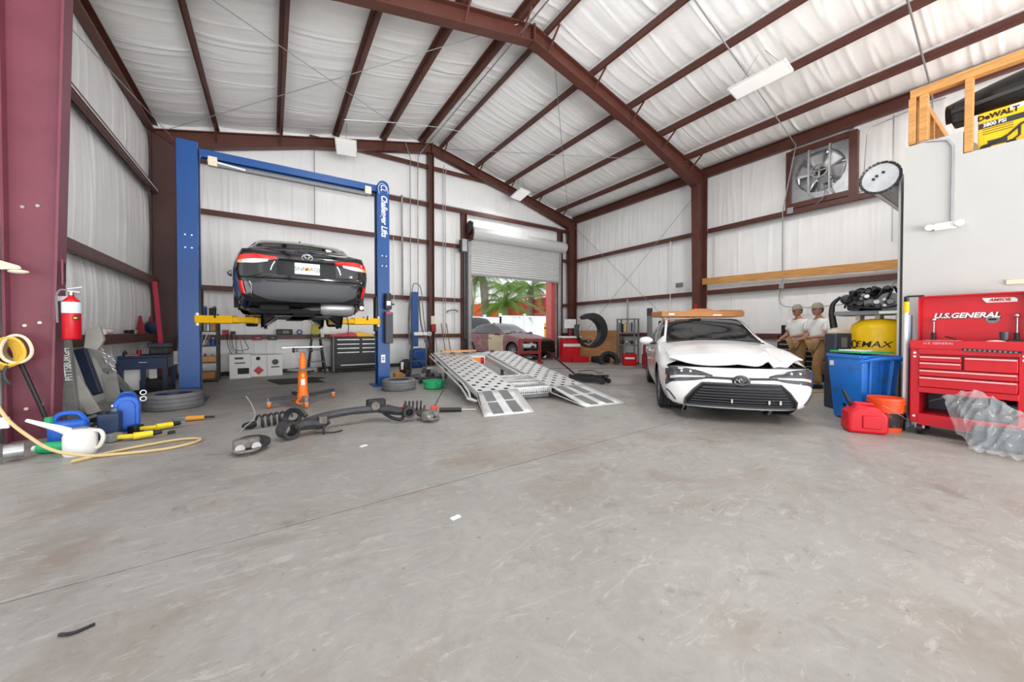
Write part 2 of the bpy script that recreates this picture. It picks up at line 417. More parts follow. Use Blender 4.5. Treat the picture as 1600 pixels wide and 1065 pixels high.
# ---- steel frame
def struct(o, label, cat='steel'): return tag(o, label, cat, kind='structure')
def cee(mb, p0, p1, d, fl_, t=.012, side=1):
    """C purlin/girt: web depth d along 'up', flanges fl_ to one side"""
    return mb
purlin_names = {-2.2: 'eave strut along the left wall', 10.52: 'eave strut along the right wall'}
for k, x in enumerate(PUR):
    z = roof_z(x) + .06 - .02; sgn = 1 if x < XC else -1
    if x == 4.0 or x == 4.66: z = ZR - .02
    d = .165 if 0 < k < len(PUR) - 1 else .26
    mb = MB(); zt = z; zb = z - d
    if 0 < k < len(PUR) - 1:
        mb.box((x, (YF + YB) / 2, (zt + zb) / 2), (.014, YB - YF, d))
        mb.box((x + sgn * .026, (YF + YB) / 2, zb), (.06, YB - YF, .014)); mb.box((x - sgn * .035, (YF + YB) / 2, zt), (.08, YB - YF, .014))
        mb.box((x + sgn * .052, (YF + YB) / 2, zb + .012), (.01, YB - YF, .03))
    else:
        mb.box((x - sgn * .03, (YF + YB) / 2, (zt + zb) / 2), (.016, YB - YF, d))
        mb.box((x + sgn * .02, (YF + YB) / 2, zb), (.11, YB - YF, .014)); mb.box((x + sgn * .02, (YF + YB) / 2, zt), (.11, YB - YF, .014))
        mb.box((x + sgn * .07, (YF + YB) / 2, zb + .018), (.012, YB - YF, .04))
    if k in (0, len(PUR) - 1): lb = 'dark red steel ' + purlin_names[x]
    elif k <= 5: lb = 'dark red roof purlin, %s from the left wall' % ORD[k - 1]
    else: lb = 'dark red roof purlin, %s from the right wall' % ORD[len(PUR) - 2 - k]
    struct(mb.obj('roof_purlin', M_STEEL, smooth=0), lb, 'purlin')

def isect_poly(mb, poly_in, poly_out, y, fw, t=.02):
    """tapered I member in the XZ plane: two edge lists (inner and outer) of (x,z), web between, flanges along them"""
    p = poly_in + poly_out[::-1]
    mb.prism(p, 'y', y - .006, y + .006)
    for e in (poly_in, poly_out):
        for a, b in zip(e[:-1], e[1:]):
            mb.bar((a[0], y, a[1]), (b[0], y, b[1]), fw, t)   # up=z -> width along y
    return mb
def bar_y(mb, a, b, y, fw, t):
    d = V((b[0] - a[0], 0, b[1] - a[1])); n = V((d.z, 0, -d.x)).normalized()
    ring = []
    for p in (a, b):
        for sy, sn in ((-1, -1), (1, -1), (1, 1), (-1, 1)):
            ring.append((p[0] + n.x * t / 2 * sn, y + sy * fw / 2, p[1] + n.z * t / 2 * sn))
    return mb.add(ring, [(0, 1, 2, 3), (7, 6, 5, 4), (0, 4, 5, 1), (1, 5, 6, 2), (2, 6, 7, 3), (3, 7, 4, 0)])
def frame(y, name, xin_l, xin_r, mleft, depth_r, fw, lab):
    top = .17      # purlin depth under lining
    # left column
    def member(nm, m, inn, out, lb, stiff=()):
        mb = MB(); mb.prism(inn + out[::-1], 'y', y - .008, y + .008)
        o = mb.obj(nm, m, smooth=0); struct(o, lb, 'column' if 'column' in nm else 'rafter')
        for e in (inn, out):
            f = MB()
            for a, b in zip(e[:-1], e[1:]): bar_y(f, a, b, y, fw, .02)
            f.obj('flange', m, o, smooth=0)
        return o
    zt_l = roof_z(xin_l[1]) - top - .02
    ol = member('steel_column', mleft, [(xin_l[0], 0), (xin_l[1], zt_l - depth_r[0])], [(XL + .08, 0), (XL + .08, zt_l - .1)], lab[0])
    zt_r = roof_z(xin_r[1]) - top - .02
    orr = member('steel_column', M_STEEL, [(xin_r[0], 0), (xin_r[1], zt_r - depth_r[0])], [(XR - .12, 0), (XR - .12, zt_r - .1)], lab[1])
    rl = member('roof_rafter', M_STEEL, [(xin_l[1] - .02, zt_l - depth_r[0]), (xin_l[1] + 2.6, roof_z(xin_l[1] + 2.6) - top - depth_r[1]), (XC, ZR - top - depth_r[1])],
                [(XL + .08, roof_z(XL) - top), (XC, ZR - top)], lab[2])
    rr = member('roof_rafter', M_STEEL, [(xin_r[1] + .02, zt_r - depth_r[0]), (xin_r[1] - 2.6, roof_z(xin_r[1] - 2.6) - top - depth_r[1]), (XC, ZR - top - depth_r[1])],
                [(XR - .12, roof_z(XR) - top), (XC, ZR - top)], lab[3])
    for rf_, s, xs in ((rl, 1, [x for x in PUR[1:6]]), (rr, -1, PUR[6:-1])):
        for x in xs:      # flange braces from rafter up to purlins
            for dy in (-.42, .42):
                zb = roof_z(x) - top - depth_r[1] + .03
                MB().bar((x, y + (.06 if dy > 0 else -.06), zb), (x, y + dy, roof_z(x) - .13), .03, .03).obj('flange_brace', M_STEEL, rf_, smooth=0)
    for rf_, s in ((rl, -1), (rr, 1)):
        MB().box((XC + s * .012, y, ZR - top - depth_r[1] / 2), (.02, fw + .02, depth_r[1] + .06)).obj('splice_plate', M_STEEL, rf_, smooth=0)
    return ol, orr, rl, rr
fr2 = frame(5.85, 'mid', (-1.91, -1.76), (10.14, 10.0), M_PINKLIT, (.5, .3), .2,
            ('big burgundy steel column with the fire extinguisher on it', 'red steel column in the middle of the right wall',
             'near roof rafter rising from the burgundy column to the ridge', 'near roof rafter falling from the ridge to the right wall'))
fr1 = frame(11.22, 'end', (-1.84, -1.72), (10.2, 10.1), mat('dark_brown_steel', (84, 58, 56), .5, var=.1, vscale=3), (.4, .26), .18,
            ('dark brown steel column in the back left corner', 'red steel column in the back right corner',
             'back roof rafter rising from the left corner to the ridge', 'back roof rafter falling from the ridge to the right corner'))
for z in (.35, 1.2, 2.4):                      # bolts and burrs on the burgundy web
    for x in (-2.1, -2.0):
        MB().cyl((x, 5.83, z + (x + 2) * .3), (x, 5.842, z + (x + 2) * .3), .016, n=8).obj('bolt', M_CREAM if z < 2 else M_GALV, fr2[0])
# gable centre post, door posts
def post(x, y, z0, z1, w, d, lb, m=M_STEEL, nm='gable_post'):
    mb = MB().box((x - w / 2 + .008, y, (z0 + z1) / 2), (.016, d, z1 - z0)).box((x + w / 2 - .008, y, (z0 + z1) / 2), (.016, d, z1 - z0)).box((x, y, (z0 + z1) / 2), (w, .014, z1 - z0))
    o = mb.obj(nm, m, smooth=0); struct(o, lb, 'post'); return o
post(4.28, 11.28, 0, ZR - .45, .17, .22, 'red steel gable post standing under the ridge')
post(5.48, 11.34, 0, 5.1, .16, .2, 'red steel door post on the left of the roller door', nm='door_post')
post(9.76, 11.34, 0, 5.1, .14, .2, 'red steel door post between roller door and back corner', nm='door_post')
# girts
def girt(p0, p1, nrm, lb, h=.11, dp=.2, m=M_STEEL):
    """C girt: web horizontal seen from the room as a channel; nrm points into the room"""
    p0, p1, n = V(p0), V(p1), V(nrm); mb = MB(); c = n * (dp / 2)
    mb.bar(p0 + n * dp, p1 + n * dp, .014, h)                          # face
    mb.bar(p0 + c + V((0, 0, h / 2)), p1 + c + V((0, 0, h / 2)), dp, .014)
    mb.bar(p0 + c - V((0, 0, h / 2)) + n * dp * .35, p1 + c - V((0, 0, h / 2)) + n * dp * .35, dp * .3, .014)
    o = mb.obj('wall_girt', m, smooth=0); struct(o, lb, 'girt'); return o
nb = (0, -1, 0)
for z, nm, segs in ((.95, 'lowest', ((-2.2, 4.2), (4.36, 5.4), (9.84, 10.5))), (2.14, 'second lowest', ((-2.2, 4.2), (4.36, 5.4), (9.84, 10.5))),
                    (3.95, 'third', ((-2.2, 4.2), (4.36, 5.4), (9.84, 10.5))), (5.15, 'fourth', ((-2.2, 4.2), (4.36, 10.5))), (6.35, 'topmost', ((.9, 4.2), (4.36, 7.2)))):
    for (a, b), w in zip(segs, ('behind the lift' if len(segs) > 1 else '', 'between gable post and roller door' if len(segs) == 3 else 'over the roller door', 'beside the back right corner')):
        girt((a, YB - .01, z), (b, YB - .01, z), nb, '%s wall girt of the back wall %s' % (nm, w), dp=.17)
for z, nm in ((2.2, 'middle'), (3.95, 'upper')):
    for a, b, w in ((6.0, 11.3, 'beyond the middle column'), (1.0, 5.7, 'on the near side of the middle column')):
        girt((XR - .01, a, z), (XR - .01, b, z), (-1, 0, 0), '%s wall girt of the right wall %s' % (nm, w), dp=.17)
for a, b, w in ((6.0, 11.3, 'beyond the middle column'), (1.0, 5.7, 'on the near side of the middle column')):
    girt((XR - .01, a, .98), (XR - .01, b, .98), (-1, 0, 0), 'lowest wall girt of the right wall %s' % w, dp=.17)
for z, nm in ((.98, 'lowest left wall girt, used as a shelf'), (2.2, 'middle left wall girt behind the fire extinguisher'), (4.2, 'upper left wall girt above the fire extinguisher')):
    girt((XL + .01, 6.0, z), (XL + .01, 11.1, z), (1, 0, 0), nm, dp=.17, h=.14)
MB().bar((XL + .2, 6.0, 4.2), (XL + .2, 11.1, 4.2), .01, .025).obj('conduit', M_WHITE)
tag(bpy.data.objects['conduit'], 'thin white conduit on the upper left wall girt', 'conduit')
# base trim of the back wall
for a, b, k in ((-2.2, 4.2, 1), (4.36, 5.4, 2)):
    struct(MB().box(((a + b) / 2, YB - .06, .05), (b - a, .06, .1)).obj('baseboard_back', mat('dark_base_angle', (52, 46, 45), .6)), 'dark base angle of the back wall %s' % ('behind the lift' if k == 1 else 'beside the roller door'), 'baseboard')

# bracing rods
def rod(p0, p1, r, m, nm, lb, cat='rod', group=None):
    return tag(MB().cyl(p0, p1, r, n=6).obj(nm, m), lb, cat, group, 'structure')
zz = lambda x: roof_z(x) - .2
rod((-1.9, 5.7, zz(-1.9)), (3.95, 11.1, zz(3.95)), .007, M_GALV, 'brace_rod', 'thin roof brace rod running from near left to the ridge')
rod((-1.9, 11.1, zz(-1.9)), (3.95, 5.8, zz(3.95)), .007, M_GALV, 'brace_rod', 'thin roof brace rod running from back left corner to near ridge')
rod((4.7, 5.7, zz(4.7)), (9.9, 11.0, zz(9.9)), .007, M_GALV, 'brace_rod', 'thin roof brace rod from near ridge to back right corner')
rod((4.7, 11.0, zz(4.7)), (9.6, 5.8, zz(9.6)), .007, M_GALV, 'brace_rod', 'thin roof brace rod from back ridge to the middle right column')
rod((10.35, 11.1, 5.3), (10.35, 6.0, .6), .007, M_GALV, 'brace_rod', 'thin wall brace rod falling from the back right corner')
rod((10.35, 5.9, 5.2), (10.35, 11.0, .6), .007, M_GALV, 'brace_rod', 'thin wall brace rod falling from the middle right column')
rod((-2.0, 5.8, 4.6), (-1.75, 11.1, 5.35), .007, M_GALV, 'brace_rod', 'thin rod ending at the dark left corner column top')
# ================================================================ ROLLER DOOR, FAN, OFFICE, LIGHTS, CONDUITS
M_SLAT = mat('ribbed_door_slat', (206, 206, 205), .45, var=.03)
d1 = T('door_1', 'white ribbed roller door half rolled up over the yard', 'door', (0, 11.2, 0), kind='structure')
nsl = 15; z0 = 3.06; sh = .083
prof = [(0, 0), (.012, .012), (.022, .04), (.012, .068), (0, .08), (-.008, .08), (-.008, 0)]
sl = MB().prism([(-a, b) for a, b in prof], 'x', 5.64, 9.62)
s0 = sl.obj('slat', M_SLAT, d1, smooth=50, loc=(0, 0, z0))
for k in range(1, nsl):
    c = s0.copy(); COL.objects.link(c); c.location = (0, 0, z0 + k * sh)
MB().box((7.63, 0, z0 - .03), (3.98, .05, .07)).obj('bottom_bar', M_GALV, d1, bevel=.006)
MB().lathe([(0, 5.66), (.195, 5.66), (.21, 5.7), (.21, 9.74), (.195, 9.78), (0, 9.78)], c=(0, -.12, 4.4), ax='x', n=28).obj('rolled_curtain_hood', M_SLAT, d1)
for k in range(6):
    a = R(150 + k * 30)
    MB().cyl((5.72, -.12 + .211 * math.sin(a), 4.4 + .211 * math.cos(a)), (9.72, -.12 + .211 * math.sin(a), 4.4 + .211 * math.cos(a)), .006, n=5).obj('hood_rib', M_SLAT, d1)
for x in (5.60, 9.66):
    g = MB().box((x, .02, 2.1), (.07, .1, 4.2)).box((x + (.05 if x < 7 else -.05), -.03, 2.1), (.06, .012, 4.2)).obj('guide_rail', M_GALV, d1)
br = MB().box((5.6, -.1, 4.42), (.012, .46, .6)).obj('end_bracket', M_STEEL, d1)
MB().lathe([(.06, -.02), (.2, -.03), (.22, 0), (.2, .03), (.06, .02)], c=(5.53, -.2, 4.55), ax='x', n=20).obj('chain_wheel', M_BLACK, d1)
hb = MB().box((5.33, -.16, 3.92), (.2, .2, .42)).obj('hoist_box', M_GALV, d1, bevel=.015)
MB().box((5.22, -.18, 3.9), (.05, .16, .4)).obj('box_cover', M_IRON, hb, bevel=.01)
MB().tube([(5.36, -.2, 3.7), (5.36, -.2, .9), (5.40, -.2, .86), (5.43, -.2, .9), (5.43, -.2, 3.7)], .007, 5).obj('pull_chain', M_GALV, d1)
MB().box((5.42, -.1, 1.85), (.05, .08, 3.7)).obj('rubber_seal', M_BLACK, d1)
# outside jamb in red seen through the opening
struct(MB().box((9.62, 11.75, 1.7), (.22, .34, 3.4)).obj('door_jamb', mat('salmon_red_paint', (226, 118, 112), .6)), 'salmon red outer jamb of the roller door', 'jamb')
# silver door pull on the wall panel
tag(MB().tube([(4.86, 11.33, 1.72), (4.92, 11.26, 1.78), (5.16, 11.26, 1.80), (5.24, 11.33, 1.74)], .022, 8, smooth=4).obj('door_pull', M_GREY), 'grey curved pull handle on the wall beside the roller door', 'handle')

# exhaust fan
fy, fz = (FAN[0] + FAN[1]) / 2, (FAN[2] + FAN[3]) / 2
fan = T('exhaust_fan', 'belt-driven metal exhaust fan set high in the right wall', 'fan', (XR - .06, fy, fz))
mb = MB(); n = 32; rr = .47; hw, hh = .53, .62
outer = []
for k in range(n):
    a = 2 * math.pi * k / n + math.pi / 4; c_, s_ = math.cos(a), math.sin(a); m_ = 1 / max(abs(c_), abs(s_)); outer.append((hw * c_ * m_, hh * s_ * m_))
vs_ = [(0, y, z) for y, z in outer] + [(0, rr * math.cos(2 * math.pi * k / n + math.pi / 4), rr * math.sin(2 * math.pi * k / n + math.pi / 4)) for k in range(n)] + [(.16, rr * math.cos(2 * math.pi * k / n + math.pi / 4), rr * math.sin(2 * math.pi * k / n + math.pi / 4)) for k in range(n)]
mb.add(vs_, [(k, (k + 1) % n, n + (k + 1) % n, n + k) for k in range(n)] + [(n + k, n + (k + 1) % n, 2 * n + (k + 1) % n, 2 * n + k) for k in range(n)])
mb.obj('housing', M_GALV, fan, smooth=30)
for k in range(6):
    a = 2 * math.pi * k / 6 + .3
    def bl(u, v, a=a):
        r = .08 + .37 * u; w = (.07 + .12 * u) * (v - .5) * 2
        return (.07 + w * .35, r * math.cos(a) - w * math.sin(a), r * math.sin(a) + w * math.cos(a))
    MB().grid(bl, 6, 4).obj('blade', M_ALU, fan, smooth=60, solid=.004)
hub = MB().cyl((.0, 0, 0), (.12, 0, 0), .075, n=16).obj('hub', M_IRON, fan)
MB().lathe_closed([(.14, -.05), (.16, -.05), (.16, -.02), (.14, -.02)], c=(0, 0, 0), ax='x', n=24).cyl((-.05, 0, 0), (-.02, 0, 0), .03).bar((-.035, -.15, 0), (-.035, .15, 0), .03, .02).bar((-.035, 0, -.15), (-.035, 0, .15), .03, .02).obj('pulley', M_GALV, fan)
MB().cyl((-.1, -.12, -.26), (.08, -.12, -.26), .085, n=16).obj('motor', M_GREY, fan)
MB().lathe_closed([(.06, -.05), (.075, -.05), (.075, -.02), (.06, -.02)], c=(0, -.12, -.26), ax='x', n=18).obj('motor_pulley', M_GALV, fan)
for y in (-.2, .18):
    MB().tube([(-.02, y, .55), (-.1, y, .5), (-.1, y, -.45), (-.02, y - .06, -.58)], .022, 6).obj('support_bar', M_ALU, fan)
for k, z in enumerate((.12, .28)):
    MB().box((.2, 0, -.3 + k * .3), (.004, .9, .28)).obj('shutter_blade', M_GALV, fan)
MB().box((.22, 0, .3), (.004, .9, .28)).obj('shutter_blade', M_GALV, fan)
MB().tube([(-.1, -.1, -.34), (-.16, -.14, -.6), (-.14, 0, -.78), (-.06, .2, -.8)], .012, 6, smooth=5).obj('power_cord', M_GREY, fan)
struct(MB().box((XR - .09, FAN[0] - .07, 4.68), (.16, .14, 1.45)).obj('trim_1', M_STEEL), 'wide red steel jamb on the near side of the exhaust fan', 'trim')
struct(MB().box((XR - .09, FAN[1] + .05, 4.68), (.16, .09, 1.45)).obj('trim_2', M_STEEL), 'narrow red steel jamb on the far side of the exhaust fan', 'trim')
struct(MB().box((XR - .07, fy, FAN[2] - .06), (.14, 1.06, .12)).obj('trim_3', M_STEEL), 'red steel sill under the exhaust fan', 'trim')
struct(MB().box((XR - .07, fy, FAN[3] - .03), (.14, 1.06, .12)).obj('trim_4', M_STEEL), 'red steel header over the exhaust fan', 'trim')

# office box with storage loft
PX, PY = 6.4, 1.12
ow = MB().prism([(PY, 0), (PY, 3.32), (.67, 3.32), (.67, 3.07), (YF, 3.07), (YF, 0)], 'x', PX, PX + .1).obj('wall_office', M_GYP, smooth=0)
struct(ow, 'white painted office wall behind the red tool cart', 'wall')
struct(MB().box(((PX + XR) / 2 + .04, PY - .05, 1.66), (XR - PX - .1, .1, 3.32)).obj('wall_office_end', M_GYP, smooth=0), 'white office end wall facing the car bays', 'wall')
struct(MB().box(((PX + XR) / 2 + .04, (PY + YF) / 2, 3.0), (XR - PX - .12, PY - YF - .2, .05)).obj('loft_floor', M_PLY, smooth=0), 'plywood loft floor over the office', 'floor')
def lumber(p0, p1, w, h, lb, up=(0, 0, 1), nm='loft_stud', m=M_PINE):
    return struct(MB().bar(p0, p1, w, h, up).obj(nm, m, bevel=.003, seg=1), lb, 'lumber')
lumber((PX + .045, 1.08, 3.93), (PX + .045, YF + .2, 3.93), .09, .1, 'pine top plate of the loft frame above the yellow carton', nm='loft_plate')
lumber((PX + .045, 1.06, 3.34), (PX + .045, 1.06, 3.88), .09, .06, 'pine corner stud of the loft frame, outermost', up=(0, 1, 0))
lumber((PX + .045, .97, 3.34), (PX + .045, .97, 3.88), .09, .07, 'pine loft stud beside the corner stud', up=(0, 1, 0))
lumber((PX + .045, .635, 3.08), (PX + .045, .635, 3.88), .09, .06, 'pine loft stud between black bumper end and yellow carton', up=(0, 1, 0))
for k, x in enumerate((6.75, 7.0, 7.3)):
    lumber((x, 1.05, 3.34), (x, 1.05, 3.88), .05, .09, 'pine stud of the loft end frame, %s behind the corner' % ORD[k], up=(0, 1, 0))
lumber((PX + .1, 1.05, 3.93), (9.5, 1.05, 3.93), .09, .1, 'pine top plate along the loft end', nm='loft_plate')
# yellow pressure washer carton
M_DWY = mat('carton_yellow', (250, 196, 22), .55); M_DWG = mat('carton_charcoal', (52, 54, 50), .55)
bx = T('pressure_washer_carton', 'yellow and black pressure washer carton in the loft frame', 'carton', (6.53, .58, 3.04))
MB().box((.25, -.5, .23), (.5, 1.0, .46)).obj('box', M_DWY, bx, bevel=.006)
MB().box((-.001, -.5, .315), (.004, 1.0, .06)).obj('stripe', M_DWG, bx)
MB().box((-.002, -.33, .43), (.004, .25, .045)).obj('white_panel', M_WHITE, bx)
fm = lambda y, z: frameM((-.005, y, z), (0, -1, 0), (0, 0, 1))
text('DeWALT', 'lettering', M_INK, .075, bx, fm(-.13, .4), .001, bold=.003, sx=.9)
text('3800 PSI', 'lettering', M_WHITE, .055, bx, fm(-.11, .315), .003, bold=.0015, sx=.8)
for z in (.27, .245, .22): MB().box((-.003, -.13, z), (.003, .2, .006)).obj('small_print', M_DWG, bx)
pic = MB()
pic.tube([(-.004, -.04, .08), (-.004, -.1, .1), (-.004, -.2, .15), (-.004, -.28, .23), (-.004, -.33, .25)], .012, 4)
pic.tube([(-.004, -.27, .22), (-.004, -.27, .12), (-.004, -.2, .06)], .01, 4)
pic.obj('printed_machine', M_DWG, bx)
MB().cyl((-.006, -.05, .07), (-.002, -.05, .07), .04, n=14).obj('printed_wheel', M_DWG, bx)
MB().cyl((-.006, -.22, .06), (-.002, -.22, .06), .035, n=14).obj('printed_wheel', M_INK, bx)
MB().box((-.004, -.13, .11), (.003, .13, .06)).obj('printed_engine', M_DWG, bx)
MB().box((-.003, -.36, .1), (.003, .08, .035)).obj('printed_badge', M_DWG, bx)
MB().box((-.003, -.42, .3), (.003, .06, .09)).obj('printed_badge', M_INK, bx)
# black bumper cover and plastic panels above it
bump = T('bumper_cover', 'black plastic bumper cover stored above the yellow carton', 'bumper', (6.6, .3, 3.52))
def bc(u, v):
    y = .55 - 1.5 * u; a = (v - .5) * 2.4
    bow = .18 * math.sin(min(1, u * 2.2) * math.pi / 2)
    return (.28 - bow - .12 * math.cos(a), y, .19 + .17 * math.sin(a) * (.7 + .5 * min(1, u * 2)))
MB().grid(bc, 22, 10).obj('cover', M_BLACK, bump, smooth=60, solid=.01)
MB().tube([(.0, .48, .12), (-.07, .1, .12), (-.09, -.5, .15), (-.09, -.95, .2)], .02, 6, smooth=5).obj('moulding', M_DGREY, bump)
MB().box((.1, .42, .1), (.2, .12, .24)).obj('end_bracket', M_BLACK, bump, bevel=.02)
tag(MB().cyl((7.05, .8, 3.235), (9.0, .8, 3.235), .2, n=20).obj('foil_duct', M_ALU), 'silver foil duct lying in the loft corner', 'duct')
# emergency light and conduit on the office wall
em = T('emergency_light', 'white twin-head emergency light on the office wall', 'light', (PX, .79, 2.30))
MB().box((-.03, 0, 0), (.06, .16, .08)).obj('body', M_WHITE, em, bevel=.012)
for s in (-1, 1):
    MB().lathe([(0, -.04), (.032, -.04), (.038, -.02), (.028, .03), (0, .035)], c=(-.05, s * .11, .0), ax='x', n=14).obj('lamp_head', M_WHITE, em)
def conduit(pts, lb, r=.011, m=M_GALV, nm='conduit', sm=0, cat='conduit'):
    return tag(MB().tube(pts, r, 6, smooth=sm).obj(nm, m), lb, cat)
conduit([(PX - .015, .74, 2.35), (PX - .015, .74, 3.18), (PX - .012, .78, 3.27), (PX - .01, .9, 3.31), (PX + .02, 1.0, 3.335)], 'grey conduit rising from the emergency light over the office wall', .013)
tag(MB().box((PX - .012, .3, 1.62), (.02, .14, .05)).obj('wall_plate', M_CREAM, bevel=.004), 'cream cover plate above the tool cart lid on the office wall', 'plate')
# small roll-up door drum on the office end wall
dd = T('door_2', 'small roll-up door drum with chain on the office end wall', 'door', (6.45, 1.34, 3.05), kind='structure')
MB().cyl((0, 0, 0), (.02, 0, 0),   .17, n=28).obj('drum_plate', M_GALV, dd)
wh = MB()
for k in range(30):
    a = 2 * math.pi * k / 30; c_ = V((.0, .185 * math.cos(a), .185 * math.sin(a))); t_ = V((0, -math.sin(a), math.cos(a)))
    wh.tube([c_ + t_ * -.016 + V((-.008 if k % 2 else 0, 0, 0)), c_ + t_ * .016 + V((-.008 if k % 2 else 0, 0, 0))], .016, 5)
o = wh.obj('hand_chain', M_IRON, dd); o['kind'] = 'stuff'
for k in range(14):
    a0 = 2 * math.pi * k / 14
    MB().prism([(.165 * math.cos(a0 + i * .1), .165 * math.sin(a0 + i * .1)) for i in range(4)] + [(.15 * math.cos(a0 + .15), .15 * math.sin(a0 + .15))], 'x', .02, 2.6).obj('curtain_rib', M_ALU if k % 2 else M_GALV, dd)
for y, z in ((.03, .03), (-.03, .06), (.06, .0)): MB().cyl((-.012, y, z), (0, y, z), .016, n=8).obj('bolt', M_BLACK, dd)
MB().box((1.3, -.16, -1.5), (2.4, .02, 2.9)).obj('curtain', M_SLAT, dd)

# high-bay lights
def highbay(loc, rot, L_, W_, lb, drop, power=80):
    h = T('high_bay_light', lb, 'light', loc); h.rotation_euler = rot
    MB().box((0, 0, .025), (W_, L_, .05)).obj('housing', M_WHITE, h, bevel=.008)
    MB().box((0, 0, -.004), (W_ * .9, L_ * .94, .01)).obj('diffuser', mat('frosted_diffuser', (228, 228, 226), .6, emit=.35), h)
    MB().box((0, 0, .075), (.1, .16, .06)).obj('driver_box', M_WHITE, h, bevel=.008)
    if power:
        l = bpy.data.lights.new('lamp', 'AREA'); l.shape = 'RECTANGLE'; l.size = W_ * .85; l.size_y = L_ * .9; l.energy = power
        lo = bpy.data.objects.new('lamp', l); COL.objects.link(lo); lo.parent = h; lo.location = (0, 0, -.012)
    for s in (-1, 1): MB().cyl((0, s * L_ * .42, .05), (0, s * .06, drop), .004, n=5).obj('hanger_wire', M_GREY, h)
    return h
highbay((7.5, 3.18, 5.68), (0, R(10), 0), .95, .36, 'white panel light hanging under the right roof slope', .58)
highbay((1.63, 10.2, 5.78), (R(-16), 0, R(-12)), .55, .5, 'small white panel light hanging near the back left rafter', .72, 10)
highbay((7.1, 10.3, 5.72), (R(-12), R(8), 0), .6, .42, 'small white panel light by the back right rafter', .72, 30)

highbay((1.4, 3.2, 5.7), (0, R(-10), 0), .95, .36, 'added unseen white panel light under the left roof slope above the camera', .4, 85)  # unseen fixture, added to brighten the left side
highbay((7.5, -1.2, 5.68), (0, R(10), 0), .95, .36, 'added unseen white panel light over the office loft', .42, 40)  # unseen fixture behind the camera, added to even out the light

# roof and wall conduits
ZC = ZR - .46
conduit([(3.98, -2.9, ZC), (3.98, 5.4, ZC), (3.98, 11.0, ZC)], 'long pale conduit running under the ridge', .016)
conduit([(3.98, 11.0, ZC), (3.86, 11.2, ZC - .2), (3.86, 11.26, 6.2), (3.86, 11.26, 1.1)], 'thin conduit dropping down the back wall left of the gable post', .014)
conduit([(3.4, 11.0, roof_z(3.4) - .25), (3.62, 11.2, 6.4), (3.62, 11.26, 6.2), (3.62, 11.26, 2.2)], 'second conduit dropping down the back wall to the blue post', .014)
conduit([(3.36, 11.25, 5.25), (3.36, 11.25, 2.2)], 'wide grey pipe on the back wall right of the lift', .032, M_GALV, 'wall_pipe')
conduit([(4.72, 11.2, 6.5), (4.72, 11.302, 6.2), (4.72, 11.302, .9)], 'left one of two conduits right of the gable post', .012)
conduit([(4.8, 11.2, 6.4), (4.8, 11.302, 6.2), (4.8, 11.302, .9)], 'right one of two conduits right of the gable post', .012)
conduit([(5.1, 11.26, 3.95), (5.1, 11.26, 1.0)], 'thin conduit beside the chain hoist of the roller door', .01)
conduit([(2.2, 11.31, 5.225), (3.4, 11.31, 5.225), (5.4, 11.31, 5.225), (9.6, 11.31, 5.225)], 'pale conduit along the fourth girt of the back wall', .012)
conduit([(1.0, 11.26, 6.1), (1.0, 11.28, 5.9), (1.0, 11.3, 4.0)], 'thin dark conduit above the black sedan on the back wall', .01, M_GREY)
conduit([(3.1, 11.26, 3.95), (3.1, 11.26, 1.8)], 'white hanging cord on the back wall right of the lift', .01, M_WHITE, 'hanging_cord', cat='cord')
conduit([(5.7, 3.48, roof_z(5.7) - .2), (10.38, 3.6, roof_z(10.38) - .28), (10.4, 3.66, 5.2), (10.4, 3.86, 4.0), (10.41, 3.86, 2.3)], 'dark conduit crossing the right roof slope to the exhaust fan', .013)
conduit([(7.9, 1.4, roof_z(7.9) - .2), (10.0, 1.45, roof_z(10.0) - .24), (10.3, 1.45, 5.4), (10.3, 1.45, 4.0)], 'dark conduit crossing the right roof slope above the loft', .014)
conduit([(1.6, 10.15, 6.45), (1.55, 10.0, roof_z(1.55) - .2), (2.8, 9.9, roof_z(2.8) - .22), (4.2, 9.85, ZR - .3), (4.7, 9.8, ZR - .3)], 'pale wire running from the small panel light to the ridge', .008, M_GALV)
conduit([(10.4, 2.5, 4.02), (10.4, 2.42, 4.05), (10.4, 2.36, 5.2), (10.4, 2.28, 5.32), (10.4, 1.7, 5.4), (10.4, 1.3, 5.4)], 'bent conduit on the wall right of the exhaust fan', .012)
conduit([(10.42, 1.98, 5.42), (10.42, 1.98, 2.9)], 'straight conduit behind the roll-up door drum', .012)
conduit([(10.42, 6.86, 3.9), (10.42, 6.86, 1.1)], 'white conduit on the right wall above the white sedan', .016, M_WHITE)
conduit([(10.42, 8.5, 2.2), (10.42, 8.5, 1.0)], 'short thick pipe on the right wall above the tyre rack', .03, M_GALV, 'wall_pipe')
conduit([(10.42, 3.86, 2.28), (10.42, 3.8, 1.7), (10.42, 2.3, 1.75), (10.42, 1.9, 2.15)], 'dark cable looped below the middle girt of the right wall', .008, M_GREY, 'wall_cable', 6, 'cable')
tag(MB().box((10.4, 3.86, 2.2), (.08, .1, .12)).obj('junction_box', M_GALV, bevel=.005), 'grey junction box on the middle girt of the right wall', 'box')
tag(MB().box((10.4, 3.7, 3.98), (.08, .12, .14)).obj('junction_box', M_GALV, bevel=.005), 'grey junction box below the exhaust fan', 'box')
tag(MB().box((10.4, 6.55, 2.5), (.03, .22, .14)).obj('wall_sign', M_GREY, bevel=.003), 'small grey plate beside the middle right column', 'plate')
tag(MB().box((9.98, 5.78, 1.75), (.012, .09, .2)).obj('column_notice', M_RED, bevel=.002), 'small red and white notice on the middle right column', 'notice')
tag(MB().bar((10.38, 1.0, 2.42), (10.38, 5.82, 2.52), .04, .18).obj('wall_board', M_PINE, bevel=.004), 'long pine board resting along the right wall', 'board')
